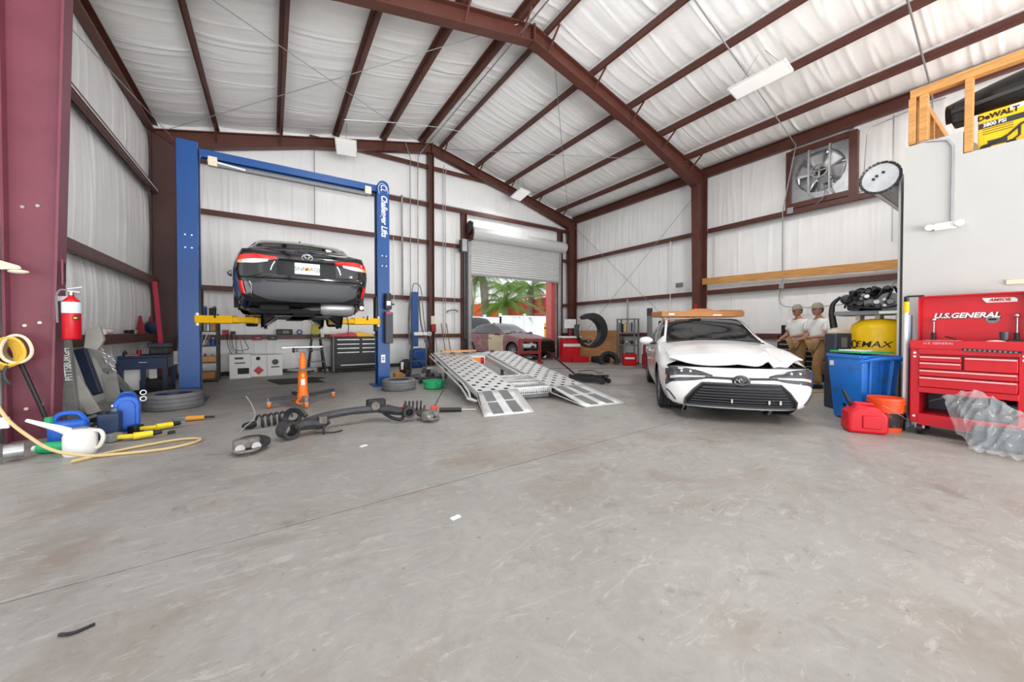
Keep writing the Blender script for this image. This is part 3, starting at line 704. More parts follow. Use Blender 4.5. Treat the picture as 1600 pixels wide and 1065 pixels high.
# ================================================================ CARS
def pchip(xs, ys):
    n = len(xs); h = [xs[i + 1] - xs[i] for i in range(n - 1)]; dl = [(ys[i + 1] - ys[i]) / h[i] for i in range(n - 1)]
    d = [0.0] * n; d[0] = dl[0]; d[-1] = dl[-1]
    for i in range(1, n - 1):
        if dl[i - 1] * dl[i] > 0:
            w1 = 2 * h[i] + h[i - 1]; w2 = h[i] + 2 * h[i - 1]; d[i] = (w1 + w2) / (w1 / dl[i - 1] + w2 / dl[i])
    def f(x):
        x = min(max(x, xs[0]), xs[-1]); i = 0
        while i < n - 2 and x > xs[i + 1]: i += 1
        t = (x - xs[i]) / h[i]
        return ((1 + 2 * t) * (1 - t) ** 2) * ys[i] + t * (1 - t) ** 2 * h[i] * d[i] + t * t * (3 - 2 * t) * ys[i + 1] + t * t * (t - 1) * h[i] * d[i + 1]
    return f
# x (nose +), sill half width, bottom, mid width, shoulder (w,z), belt (w,z), rail (w,z), centre z
ST = [(-3.50, .74, .30, .80, (.815, .74), (.745, .985), (.56, 1.03), 1.045),
      (-3.25, .78, .22, .85, (.86, .73), (.79, 1.00), (.60, 1.06), 1.085),
      (-3.05, .80, .20, .872, (.882, .72), (.81, 1.005), (.63, 1.10), 1.14),
      (-2.70, .82, .18, .885, (.89, .71), (.83, 1.0), (.60, 1.245), 1.30),
      (-2.35, .83, .17, .875, (.885, .71), (.838, .99), (.575, 1.36), 1.395),
      (-1.90, .83, .16, .870, (.882, .71), (.84, .98), (.58, 1.41), 1.433),
      (-1.50, .83, .16, .870, (.882, .71), (.84, .97), (.585, 1.40), 1.425),
      (-1.28, .83, .16, .870, (.884, .71), (.84, .962), (.605, 1.33), 1.365),
      (-.75, .83, .16, .872, (.886, .70), (.835, .95), (.68, 1.06), 1.085),
      (-.55, .83, .16, .876, (.888, .70), (.83, .94), (.70, .985), 1.005),
      (-.15, .83, .17, .885, (.892, .69), (.82, .89), (.60, .945), .965),
      (.25, .81, .18, .880, (.885, .68), (.80, .82), (.55, .87), .895),
      (.60, .78, .18, .845, (.845, .66), (.745, .735), (.50, .785), .81)]
_xs = [s[0] for s in ST]
def _keys(s):
    x, ws, zb, wm, sh, be, ra, zc = s
    m6 = ((be[0] + ra[0]) / 2 + .018, (be[1] + ra[1]) / 2 + .012)
    return [(0, zb), (ws - .12, zb), (ws, zb + .06), (wm, (zb + .07 + sh[1]) / 2 + .03), sh, be, m6, ra, (ra[0] * .55, zc - .012), (0, zc)]
_K = [_keys(s) for s in ST]
_KY = [pchip(_xs, [k[i][0] for k in _K]) for i in range(10)]
_KZ = [pchip(_xs, [k[i][1] for k in _K]) for i in range(10)]
_cache = {}
def sect(x):
    x = round(x, 4)
    if x not in _cache:
        ii = list(range(10))
        _cache[x] = (pchip(ii, [f(x) for f in _KY]), pchip(ii, [f(x) for f in _KZ]))
    return _cache[x]
def CS(x, s, off=0.0, side=1):
    fy, fz = sect(x); y, z = fy(s), fz(s)
    if off:
        e = .05; ty, tz = fy(min(9, s + e)) - fy(max(0, s - e)), fz(min(9, s + e)) - fz(max(0, s - e))
        l = math.hypot(ty, tz) or 1; y += off * tz / l; z += -off * ty / l
    return (x, side * y, z)
def cpanel(x0, x1, s0, s1, off, nx=10, ns=8, both=False, side=1, xs0=None):
    """panel of the body surface; with both=True it crosses the centre line from s0 on one side to s0 on the other"""
    mb = MB()
    if both:
        def fn(u, v):
            q = (v - .5) * 2; s = 9 - abs(q) * (9 - s0)
            a = x0 if xs0 is None else x0 + xs0(abs(q)); return CS(a + (x1 - a) * u, s, off, 1 if q >= 0 else -1)
        mb.grid(fn, nx, ns * 2)
    else:
        mb.grid(lambda u, v: CS(x0 + (x1 - x0) * u, s0 + (s1 - s0) * v, off, side), nx, ns)
    return mb
def arch(p, cx, rz, r):
    dx, dz = p[0] - cx, p[2] - rz; d = math.hypot(dx, dz)
    return d, (cx + dx / d * r, p[1], rz + dz / d * r) if d > 1e-6 else p
def fasc(x0, prof, n):
    fx = pchip([p[0] for p in prof], [p[1] for p in prof]); fy_, fz_ = sect(x0)
    tab = [(fz_(1 + 4 * i / 60), fy_(1 + 4 * i / 60)) for i in range(61)]
    def w(z):
        for (z0, y0), (z1, y1) in zip(tab[:-1], tab[1:]):
            if z0 <= z <= z1: return y0 + (y1 - y0) * (z - z0) / max(1e-6, z1 - z0)
        return tab[-1][1] if z > tab[-1][0] else tab[0][1]
    def F(q, z, off=0.0):
        q = max(-1, min(1, q)); W = w(z)
        k = (1 - abs(q) ** n) ** (1 / n)
        x = x0 + (fx(z) - x0) * k; y = q * W
        if off:
            g = 1 if fx(z) > x0 else -1
            nx_, ny_ = g * max(.15, k), q * .9; l = math.hypot(nx_, ny_); x += off * nx_ / l; y += off * ny_ / l
        return (x, y, z)
    return F
FRONT = fasc(.60, [(.16, .80), (.22, .88), (.34, .925), (.5, .93), (.6, .91), (.68, .87), (.74, .80)], 2.6)
REAR = fasc(-3.50, [(.28, -3.62), (.36, -3.70), (.52, -3.73), (.58, -3.735), (.66, -3.70), (.84, -3.69), (.95, -3.665), (1.0, -3.58)], 3.0)
def patch(F, rows, off, n=14, m=4):
    """rows: list of (z, q0, q1) from bottom to top"""
    zs = [r[0] for r in rows]; f0 = pchip(zs, [r[1] for r in rows]); f1 = pchip(zs, [r[2] for r in rows])
    def fn(u, v):
        z = zs[0] + (zs[-1] - zs[0]) * v; a, b = f0(z), f1(z); return F(a + (b - a) * u, z, off)
    return MB().grid(fn, n, max(m, 2 * len(rows)))
def fpoly(F, top, bot, off, n=16, m=6):
    """top, bot: lists of (q, z): patch between two curves over q"""
    ft = pchip([p[0] for p in top], [p[1] for p in top]); fb = pchip([p[0] for p in bot], [p[1] for p in bot]); q0, q1 = top[0][0], top[-1][0]
    def fn(u, v):
        q = q0 + (q1 - q0) * u; a, b = fb(q), ft(q); return F(q, a + (b - a) * v, off)
    return MB().grid(fn, n, m)
M_GLASS = mat('dark_car_glass', (30, 34, 36), .04, spec=.8, coat=.4)
M_LENSR = mat('red_lamp_lens', (206, 26, 24), .12, coat=.6)
M_LENSC = mat('clear_lamp_lens', (206, 206, 206), .12, .2, coat=.6)
M_LENSA = mat('amber_lamp_lens', (236, 140, 50), .15, coat=.5)
M_LENSD = mat('smoked_lamp_lens', (70, 72, 76), .1, .3, var=.5, vscale=12, coat=.6)
M_DGREY = mat('dark_grey_trim', (64, 66, 70), .5)
M_GBLACK = mat('gloss_black_trim', (16, 16, 18), .16)
M_LINER = mat('black_wheel_liner', (20, 20, 21), .8)

def emblem(parent, M, s=1.0, m=M_CHROME):
    mb = MB()
    def ell(cx, cy, a, b):
        pts = [M @ V((cx + a * math.cos(t), cy + b * math.sin(t), 0)) for t in [2 * math.pi * i / 28 for i in range(29)]]
        mb.tube(pts, .0065 * s, 5)
    ell(0, 0, .075 * s, .05 * s); ell(0, .012 * s, .03 * s, .036 * s); ell(0, .022 * s, .056 * s, .022 * s)
    return mb.obj('emblem', m, parent)

def wheel_parts(parent, x, y, z, r, w, m_rim, steer=0.0, nm='wheel'):
    """a tyre with tread grooves and a spoked rim; axis along y"""
    c = (0, 0, 0); sg = 1 if y > 0 else -1
    prof = [(r * .66, -w * .42), (r * .8, -w * .5), (r * .93, -w * .5), (r * .985, -w * .4)]
    for a in (-.26, 0, .26):
        prof += [(r, (a - .1) * w), (r, (a - .03) * w), (r - .008, (a - .025) * w), (r - .008, (a + .025) * w), (r, (a + .03) * w), (r, (a + .1) * w)]
    prof += [(r * .985, w * .4), (r * .93, w * .5), (r * .8, w * .5), (r * .66, w * .42)]
    ty = MB().lathe_closed(prof, ax='y', n=36).obj('tyre', M_RUB, parent, loc=(x, y, z), rot=(0, 0, steer))
    rb = MB().lathe_closed([(r * .66, -w * .42), (r * .62, -w * .38), (r * .6, 0), (r * .62, w * .38), (r * .66, w * .42), (r * .67, 0)], ax='y', n=36)
    rb.cyl((0, sg * w * .2, 0), (0, sg * w * .3, 0), r * .16, n=16)
    for k in range(10):
        a = 2 * math.pi * k / 10
        rb.bar((r * .12 * math.cos(a), sg * w * .28, r * .12 * math.sin(a)), (r * .63 * math.cos(a), sg * w * .36, r * .63 * math.sin(a)), .03, .025, up=(0, 1, 0))
    rb.cyl((0, sg * w * .05, 0), (0, sg * w * .08, 0), r * .45, n=24)
    rb.obj('rim', m_rim, ty)
    return ty

def car(name, label, loc, rz, paint, roofcol=None, wheels=(1, 1, 1, 1), hood_open=0.0, dent=False, trunk_open=0.0, door_mat=None, steer=0.0, bare_front=False, mirrors=(-1, 1)):
    root = T(name, label, 'car', loc, rz)
    RW = .318
    # ---- shell
    mb = MB(); nx, ns = 150, 26
    xs = [-3.5 + 4.1 * i / nx for i in range(nx + 1)]
    ss = [9 * j / ns for j in range(ns + 1)]
    for side in (1, -1):
        vs_ = [CS(x, s, 0, side) for x in xs for s in ss]; keep = {}
        fs = []
        ins = [False] * len(vs_)
        for i, p in enumerate(vs_):
            for cx in (0, -2.70):
                d, q = arch(p, cx, RW, .372)
                if d < .372 and abs(p[1]) > .35 and p[2] < .72: ins[i] = True; keep[i] = q
        for i in range(nx):
            for j in range(ns):
                f = (i * (ns + 1) + j, (i + 1) * (ns + 1) + j, (i + 1) * (ns + 1) + j + 1, i * (ns + 1) + j + 1)
                if all(ins[k] for k in f): continue
                x = xs[i] + .013; s = ss[j] + .17
                if s > 6.95 and x > -.56 and not (x < -.5 and 0): continue          # bay under the hood panel
                fs.append(f if side == 1 else f[::-1])
        used = set(k for f in fs for k in f)
        for i, q in keep.items():
            if i in used: vs_[i] = q
        mb.add(vs_, fs)
    mb.obj('body', paint, root, smooth=50, recalc=False)
    # ---- front and rear fascia
    def fg(F, z0, z1):
        return MB().grid(lambda u, v: F(math.sin((u - .5) * math.pi), z0 + (z1 - z0) * v), 48, 20)
    if not bare_front:
        fb = fg(FRONT, .18, .70).obj('front_bumper', paint, root, smooth=60)
        # upper lip behind the grille emblem closes to the bay
        MB().grid(lambda u, v: tuple(V(FRONT((u - .5) * 1.9, .70)).lerp(V((.52, (u - .5) * 1.2, .72)), v)), 24, 3).obj('bumper_shelf', M_BLACK, fb)
        MB().grid(lambda u, v: tuple(V(FRONT(math.sin((u - .5) * math.pi), .18)).lerp(V((.1, (u - .5) * 1.5, .17)), v)), 24, 2).obj('undertray', M_LINER, fb)
        # lower grille: dark trapezoid with slats and frame
        g = patch(FRONT, [(.222, -.79, .79), (.30, -.73, .73), (.42, -.60, .60), (.505, -.49, .49)], .004, 30, 8).obj('grille', M_GBLACK, fb, smooth=60)
        for k in range(7):
            z = .25 + k * .035; hw = .745 - (z - .215) * 1.0
            MB().tube([FRONT(-hw + 2 * hw * i / 24, z, .008) for i in range(25)], .007 if k < 6 else .012, 5).obj('slat', M_DGREY, g)
        ed = [(.22, .80), (.30, .745), (.42, .615), (.513, .50)]
        pts = [FRONT(-.80 + 1.6 * i / 20, .22, .01) for i in range(21)] + [FRONT(q, z, .01) for z, q in ed[1:]] + [FRONT(.50 - 1.0 * i / 12, .513, .01) for i in range(1, 13)] + [FRONT(-q, z, .01) for z, q in ed[::-1][1:]]
        MB().tube(pts, .014, 6).obj('grille_surround', M_DGREY, g)
        for y in (-.1, .3, .42):
            MB().box((FRONT(y / .86, .3, .02)[0], y, .3), (.015, .02, .05)).obj('clip', M_CHROME, g)
        MB().tube([FRONT(-.46 + .92 * i / 20, .575 + .02 * abs(-.46 + .92 * i / 20), .004) for i in range(21)], .017, 6).obj('nose_strip', M_DGREY, fb)
        MB().lathe([(.0, .0), (.075, .0), (.09, .012), (.0, .02)], ax='x', n=24, M=Matrix.Translation(FRONT(0, .55, .002)) @ Matrix.Diagonal((1, 1.1, .82, 1))).obj('badge_base', M_GBLACK, fb)
        p = FRONT(0, .55, .024); emblem(fb, frameM(p, (0, 1, 0), (0, 0, 1)), 1.0, mat('dark_chrome', (120, 120, 124), .2, .9))
        for sg in (-1, 1):
            top = [(.36, .615), (.55, .665), (.75, .692), (.9, .699), (.985, .70)]; bot = [(.36, .585), (.55, .545), (.75, .52), (.9, .50), (.985, .44)]
            tt = [(sg * q, z) for q, z in top][::sg]; bb = [(sg * q, z) for q, z in bot][::sg]
            h = fpoly(FRONT, tt, bb, .006, 22, 6).obj('headlight', M_LENSD, fb, smooth=60)
            t2 = [(sg * q, z) for q, z in ((.40, .60), (.6, .60), (.8, .595), (.92, .575))][::sg]; b2 = [(sg * q, z) for q, z in ((.40, .592), (.6, .578), (.8, .565), (.92, .54))][::sg]
            fpoly(FRONT, t2, b2, .011, 14, 2).obj('light_strip', M_LENSC, h)
            for q in (.66, .78):
                MB().sphere(FRONT(sg * q, .645, -.006), .022, 10, 6).obj('lamp', M_CHROME, h)
            t3 = [(sg * q, z) for q, z in ((.965, .58), (.985, .59))][::sg]; b3 = [(sg * q, z) for q, z in ((.965, .53), (.985, .51))][::sg]
            fpoly(FRONT, t3, b3, .011, 4, 2).obj('marker_lamp', M_LENSA, h)
            MB().tube([FRONT(sg * q, z, .003) for q, z in ((.90, .26), (.93, .32), (.955, .36), (.985, .38))], .012, 6, smooth=4).obj('corner_vent', M_DGREY, fb)
    MB().box((.42, 0, .45), (.3, 1.2, .3)).box((.1, 0, .62), (.8, .9, .22)).box((.25, .3, .74), (.3, .3, .06)).cyl((.35, -.3, .74), (.35, -.1, .76), .05).obj('engine_bay', M_LINER, root, bevel=.02)
    rb = MB().grid(lambda u, v: REAR(math.sin((u - .5) * math.pi), .30 + .70 * v), 48, 26).obj('rear_bumper', paint, root, smooth=60)
    MB().grid(lambda u, v: tuple(V(REAR(math.sin((u - .5) * math.pi), 1.0)).lerp(V(CS(-3.5, 9 - abs(u - .5) * 2 * 4, .0, 1 if u > .5 else -1)), v)), 40, 3).obj('deck_lip', paint, rb, smooth=60)
    fpoly(REAR, [(-.80, .53), (-.6, .555), (0, .56), (.6, .555), (.80, .53)], [(-.80, .40), (-.6, .33), (0, .31), (.6, .33), (.80, .40)], .010, 30, 8).obj('rear_valance', M_DGREY, rb, smooth=60)
    for sg in (-1, 1):
        tl = [(sg * q, z) for q, z in ((.44, .90), (.6, .915), (.8, .925), (.965, .90))][::sg]; bl = [(sg * q, z) for q, z in ((.44, .865), (.6, .845), (.8, .825), (.965, .80))][::sg]
        t = fpoly(REAR, tl, bl, .010, 16, 5).obj('tail_lamp', M_LENSR, rb, smooth=60)
        tl = [(sg * q, z) for q, z in ((.56, .865), (.75, .86), (.94, .838))][::sg]; bl = [(sg * q, z) for q, z in ((.56, .83), (.75, .80), (.94, .795))][::sg]
        fpoly(REAR, tl, bl, .012, 12, 4).obj('clear_lens', M_LENSC, t, smooth=60)
        tl = [(sg * q, z) for q, z in ((.90, .845), (.96, .83))][::sg]; bl = [(sg * q, z) for q, z in ((.90, .80), (.96, .80))][::sg]
        fpoly(REAR, tl, bl, .014, 4, 2).obj('amber_lens', M_LENSA, t)
        tl = [(sg * q, z) for q, z in ((.905, .56), (.955, .57))][::sg]; bl = [(sg * q, z) for q, z in ((.91, .40), (.95, .40))][::sg]
        fpoly(REAR, tl, bl, .012, 4, 5).obj('reflector', M_LENSR, rb)
        MB().tube([REAR(sg * q, z, .006) for q, z in ((.47, .84), (.5, .78), (.52, .72))], .009, 5, smooth=4).obj('trim_strip', M_CHROME, rb)
        MB().tube([REAR(sg * q, z, .006) for q, z in ((.82, .56), (.80, .5), (.83, .40))], .008, 5, smooth=4).obj('valance_strip', M_CHROME if sg > 0 else M_DGREY, rb)
    fpoly(REAR, [(-.44, .86), (0, .865), (.44, .86)], [(-.42, .665), (0, .66), (.42, .665)], .004, 16, 5).obj('plate_recess', M_GBLACK, rb)
    MB().tube([REAR(-.42 + .84 * i / 16, .87, .012) for i in range(17)], .016, 6).obj('trunk_garnish', M_GBLACK, rb)
    MB().tube([REAR(-.95 + 1.9 * i / 30, .615, .004) for i in range(31)], .008, 6).obj('bumper_crease', M_GBLACK, rb)
    px = REAR(0, .76, .02)[0]
    pl = MB().box((px, 0, .765), (.006, .305, .152)).obj('licence_plate', M_WHITE, rb, bevel=.004)
    text('SNF', 'plate_letters', mat('plate_green', (40, 90, 60), .6), .075, pl, frameM((px - .005, .09, .76), (0, -1, 0), (0, 0, 1)), .001)
    text('AQJ', 'plate_letters', mat('plate_green', (40, 90, 60), .6), .075, pl, frameM((px - .005, -.09, .76), (0, -1, 0), (0, 0, 1)), .001)
    MB().cyl((px - .006, -.005, .765), (px - .003, -.005, .765), .025, n=14).cyl((px - .006, .018, .755), (px - .003, .018, .755), .02, n=14).obj('orange_print', M_LENSA, pl)
    pe = REAR(0, .925, .012); emblem(rb, frameM(pe, (0, -1, 0), (0, 0, 1)), .85)
    # ---- hood, doors, glass
    def hoodz(x, y):
        yy = min(1, abs(y) / .80); fy, fz = sect(min(x, .6))
        base = fz(9) - (fz(9) - fz(5)) * (yy ** 2.2)
        if x > .6: base -= (x - .6) * .55 * (1 + yy)
        return base + .012
    hx = lambda y: .81 - .24 * (abs(y) / .8) ** 2.2
    def hf(u, v):
        y = (v - .5) * 1.56; x0 = -.57 - .02 * abs(y); x = x0 + (hx(y) - x0) * u
        z = hoodz(x, y)
        if hood_open: z += (u) * hood_open
        if dent:
            z += .055 * u ** 1.5
            k = math.exp(-((y - .34 - .25 * (1 - u)) / .07) ** 2) * max(0, u - .3) / .7
            z += .075 * k
            k2 = math.exp(-((y - .50) / .1) ** 2) * max(0, u - .45) / .55
            z -= .075 * k2; x -= .05 * k2
            z += .03 * math.exp(-((y - .68) / .07) ** 2) * u
            z += .008 * math.sin(u * 9 + y * 11) * u * max(0, y)
        return (x, y, z)
    MB().grid(hf, 30, 40).obj('hood', paint, root, smooth=60, solid=.02)
    gl = lambda nm, mb, m=M_GLASS, p=root: mb.obj(nm, m, p, smooth=60)
    gl('windscreen', cpanel(-.60, -1.40, 7.05, 9, .006, 14, 12, both=True))
    MB().tube([CS(-.57, 9 - abs(q) * 1.9, .012, 1 if q >= 0 else -1) for q in [(i / 12 - 1) for i in range(25)]], .018, 5).obj('cowl', M_BLACK, root)
    for q0 in (-.5, .1):
        MB().tube([CS(-.60, 9 - abs(q0) * 2, .025, 1 if q0 >= 0 else -1), CS(-.72, 9 - abs(q0 + .25) * 2, .03, 1 if q0 + .25 >= 0 else -1), CS(-.70, 9 - abs(q0 + .55) * 1.6, .025, 1 if q0 + .55 >= 0 else -1)], .008, 5, smooth=5).obj('wiper', M_BLACK, root)
    gl('rear_window', cpanel(-2.42, -3.03, 7.1, 9, .006, 12, 12, both=True))
    for sg in (-1, 1):
        gl('door', cpanel(-.50, -1.42, 2.15, 5.0, .006, 18, 14, side=sg), door_mat or paint)
        gl('door', cpanel(-1.44, -2.30, 2.15, 5.0, .006, 18, 14, side=sg), paint)
        for nm, a, b in (('side_window', -.82, -1.50), ('side_window', -1.57, -2.25), ('quarter_window', -2.29, -2.62)):
            def sw(u, v, a=a, b=b, sg=sg):
                x = a + (b - a) * u; fz = sect(x)[1]
                return CS(x, 5.12 + (6.78 - 5.12) * v, .006, sg)
            gl(nm, MB().grid(sw, 12, 6))
        MB().tube([CS(-.70 - 1.95 * i / 20, 5.08, .008, sg) for i in range(21)], .008, 5).obj('belt_trim', M_BLACK, root)
        for hx_ in (-1.32, -2.18):
            MB().tube([CS(hx_ + .12, 4.35, .012, sg), CS(hx_ + .09, 4.37, .04, sg), CS(hx_ - .05, 4.37, .04, sg), CS(hx_ - .08, 4.35, .012, sg)], .013, 6, smooth=4).obj('door_handle', paint, root)
        if sg in mirrors:
          mr = MB().sphere((-.80, sg * 1.0, 1.0), .1, 14, 10, (.75, 1.15, .68)).obj('mirror', paint, root)
          MB().bar((-.78, sg * .84, .95), (-.80, sg * .94, .955), .06, .035).obj('mirror_arm', M_BLACK, mr, bevel=.01)
          MB().sphere((-.835, sg * 1.0, 1.0), .088, 12, 8, (.6, 1.1, .62)).obj('mirror_glass', M_CHROME, mr)
        for cx in (0, -2.70):       # wheel housings
            a = [(.372 * math.cos(R(t)), .372 * math.sin(R(t))) for t in range(-25, 206, 15)]
            MB().grid(lambda u, v, cx=cx: (cx + .374 * math.cos(R(-12 + 204 * u)), sg * (.52 + (.86 - .52) * v), RW + .374 * math.sin(R(-12 + 204 * u))), 24, 2).obj('wheel_liner', M_LINER, root)
            MB().cyl((cx, sg * .5, RW), (cx, sg * .52, RW), .374, n=28).obj('wheel_housing', M_LINER, root)
    MB().box((-1.4, 0, .2), (3.9, 1.36, .06)).box((-1.5, 0, .16), (3.2, .3, .06)).obj('floor_pan', M_LINER, root)
    mb = MB(); mb.prism([(-2.0, 1.445), (-2.0, 1.415), (-2.14, 1.40), (-2.12, 1.47)], 'y', -.012, .012)
    mb.obj('antenna_fin', M_GBLACK, root, bevel=.004)
    for k, (x, y) in enumerate(((0, .765), (0, -.765), (-2.70, .765), (-2.70, -.765))):
        if wheels[k]: wheel_parts(root, x, y, RW, RW, .205, mat('alloy_rim', (150, 152, 156), .35, .7), steer if k < 2 else 0)
    return root

M_WPAINT = mat('white_car_paint', (238, 238, 238), .22, coat=.6)
M_BPAINT = mat('black_car_paint', (14, 15, 20), .14, coat=.8)
M_MAROON = mat('weathered_maroon_paint', (122, 78, 80), .4, var=.18, vscale=4, dark=(176, 150, 140), dscale=3, damt=.6)
M_TAN = mat('tan_paint', (190, 172, 140), .45, var=.08)
wcar = car('white_sedan', 'white sedan with crumpled hood facing the camera under a cardboard carton', (5.33, 2.71, 0), R(-140.3), M_WPAINT, dent=True, mirrors=(-1,))
wcar.scale = (1, .96, .95)
bcar = car('black_sedan', 'black sedan raised on the blue two-post lift, rear toward the camera', (.42, 9.50, 1.20), R(90), M_BPAINT, wheels=(1, 1, 0, 0))
# what hangs under the raised black car with its rear axle taken out
b = bcar
MB().lathe([(0, -.24), (.09, -.23), (.12, -.18), (.12, .18), (.09, .23), (0, .24)], c=(-3.35, -.42, .26), ax='y', n=16, M=Matrix.Diagonal((1, 1, 1, 1))).obj('muffler', M_GALV, b)
MB().tube([(-3.35, -.66, .27), (-3.45, -.74, .26), (-3.62, -.72, .26)], .03, 8, smooth=4).obj('tailpipe', M_CHROME, b)
MB().tube([(-3.35, -.2, .24), (-3.2, .1, .22), (-2.4, .12, .18), (-1.2, .1, .16)], .03, 8, smooth=5).obj('exhaust_pipe', M_RUSTY, b)
MB().box((-3.1, .1, .21), (.3, .5, .03)).obj('heat_shield', M_ALU, b, bevel=.01)
MB().box((-3.3, .38, .24), (.26, .36, .1)).obj('fuel_tank', M_LINER, b, bevel=.03)
for sg in (-1, 1):
    MB().box((-2.95, sg * .58, .3), (.5, .09, .12)).obj('frame_rail', M_DGREY, b, bevel=.01)
    MB().cyl((-2.72, sg * .56, .25), (-2.72, sg * .56, .42), .06, n=12).obj('spring_seat', M_IRON, b)
    MB().tube([(-3.0, sg * .6, .3), (-2.7, sg * .66, .2), (-2.4, sg * .6, .24)], .012, 6, smooth=5).obj('brake_line', M_BLACK, b)
MB().tube([(-2.6, -.66, .22), (-2.6, -.7, .0), (-2.58, -.68, -.22)], .007, 5, smooth=5).obj('hanging_wire', M_BLACK, b)
MB().box((-3.55, 0, .36), (.1, 1.1, .06)).obj('crash_bar', M_ALU, b, bevel=.01)
MB().box((-2.1, 0, .14), (1.6, .9, .02)).obj('belly_panel', M_DGREY, b)
text('LE', 'letters', M_CHROME, .04, b, frameM((REAR(-.62, .72, .012)[0], -.56, .70), (0, -1, 0), (0, 0, 1)), .001, bold=.001)

ocar = car('wrecked_sedan', 'maroon and tan wrecked sedan standing outside the roller door', (8.6, 11.95, 0), R(-80), M_MAROON, door_mat=M_TAN, bare_front=True)
MB().box((.55, 0, .55), (.5, 1.5, .34)).box((.72, 0, .34), (.25, 1.45, .2)).obj('stripped_front', M_BLACK, ocar, bevel=.06)
MB().tube([(.5, -.7, .78), (.82, -.4, .74), (.86, .4, .72), (.5, .7, .76)], .05, 8, smooth=6).obj('bumper_beam', M_DGREY, ocar)
MB().lathe([(0, 0), (.09, .0), (.1, .02), (.06, .05), (0, .06)], c=(.78, -.62, .58), ax='x', n=16).obj('headlamp', M_LENSC, ocar)
MB().grid(lambda u, v: (-2.75 - .75 * u + .5 * u * u * .3, (v - .5) * 1.4 * (1 - .12 * u), 1.12 + .62 * math.sin(u * 1.4) - .06 * (2 * v - 1) ** 2), 10, 10).obj('raised_trunk_lid', M_DGREY, ocar, solid=.04)
# ================================================================ LIFT AND LEFT SIDE
M_LB2 = mat('lift_inner_shadow_blue', (24, 70, 128), .5)
lift = T('two_post_lift', 'blue two-post car lift with yellow arms holding the black sedan', 'car lift', (0, 7.75, 0))
LX, RX_ = -1.09, 1.9
for x, sg, H_, w in ((LX, 1, 4.1, .24), (RX_, -1, 4.02, .22)):
    p = MB()
    p.box((x - sg * w / 2, 0, H_ / 2), (.012, .27, H_)).box((x, -.135, H_ / 2), (w, .012, H_)).box((x, .135, H_ / 2), (w, .012, H_))
    p.box((x + sg * w / 2, -.105, H_ / 2), (.012, .07, H_)).box((x + sg * w / 2, .105, H_ / 2), (.012, .07, H_))
    if sg < 0: p.cyl((x, -.135, H_), (x, .135, H_), w / 2, n=20)
    po = p.obj('post', M_LBLUE, lift, smooth=30)
    MB().box((x, 0, .012), (.42, .46, .024)).obj('base_plate', M_LBLUE, po, bevel=.004)
    for z in (2.62, 2.42):
        for dx in (-.03, .05):
            MB().cyl((x + dx, -.15, z), (x + dx, -.138, z), .012, n=8).obj('bolt', M_CHROME, po)
    MB().box((x + sg * .09, 0, 1.45), (.13, .2, .7)).obj('carriage', M_BLACK, lift, bevel=.01)
    MB().cyl((x + sg * .02, 0, 1.8), (x + sg * .02, 0, 3.9), .03, n=10).obj('hydraulic_cylinder', M_IRON, lift)
text('Challenger Lifts', 'lettering', M_WHITE, .165, lift, frameM((RX_ + .01, -.146, 3.42), (0, 0, -1), (1, 0, 0)), .001, shear=.25, bold=.004, sx=.8)
text('CL', 'logo', M_WHITE, .17, lift, frameM((RX_, -.146, 3.98), (0, 0, -1), (1, 0, 0)), .001, shear=.25, sx=.7)
MB().tube([(RX_ - .08 + .0, -.146, 3.86), (RX_ - .1, -.146, 3.98), (RX_ - .03, -.146, 4.07), (RX_ + .07, -.146, 4.0), (RX_ + .09, -.146, 3.88)], .005, 4, smooth=5).obj('logo_ring', M_WHITE, lift)
MB().box((.43, 0, 4.03), (2.75, .14, .012)).box((.43, -.07, 3.97), (2.75, .012, .12)).box((.43, .07, 3.97), (2.75, .012, .12)).obj('overhead_beam', M_LBLUE, lift)
MB().cyl((-.75, -.02, 3.84), (1.62, -.02, 3.84), .045, n=10).obj('shutoff_bar', M_GREY, lift)
MB().cyl((-.85, -.05, 3.88), (-.35, -.05, 3.83), .02, n=8).obj('switch_rod', M_WHITE, lift)
MB().box((-.78, -.06, 3.86), (.12, .1, .15)).obj('limit_switch', M_CREAM, lift, bevel=.008)
MB().box((1.62, -.06, 3.9), (.12, .1, .15)).obj('limit_switch', M_CREAM, lift, bevel=.008)
for sx, a0, tips in ((1, LX + .2, ((-.2, -.46), (-.22, .75))), (-1, RX_ - .2, ((.98, -.36), (1.05, .75)))):
    for tx, ty in tips:
        z = 1.30; s_ = V((a0 - sx * .1, math.copysign(.1, ty), z)); e_ = V((tx, ty, z - .005)); m_ = s_.lerp(e_, .62)
        a = MB().bar(s_, m_, .15, .12).obj('arm', M_YEL, lift, bevel=.008)
        MB().bar(s_.lerp(e_, .45), e_, .105, .085).obj('arm_extension', M_YEL, a, bevel=.006)
        MB().cyl(e_ + V((0, 0, -.05)), e_ + V((0, 0, .03)), .06, n=14).obj('arm_tip', M_YEL, a)
        MB().cyl(e_ + V((0, 0, .03)), e_ + V((0, 0, .062)), .055, n=14).obj('lift_pad', M_BLACK, a)
        MB().cyl(s_ + V((0, 0, -.1)), s_ + V((0, 0, .1)), .05, n=12).obj('pivot_pin', M_GALV, a)
        MB().cyl(s_.lerp(e_, .3) + V((0, -.1, .02)), s_.lerp(e_, .3) + V((0, -.1, .1)), .012, n=8).obj('lock_pin', M_BLACK, a)
pu = MB().box((RX_ + .05, -.24, 1.62), (.13, .14, .16)).obj('power_unit', M_BLACK, lift, bevel=.01)
MB().cyl((RX_ + .05, -.24, 1.7), (RX_ + .05, -.24, 1.86), .065, n=14).obj('motor', M_IRON, pu)
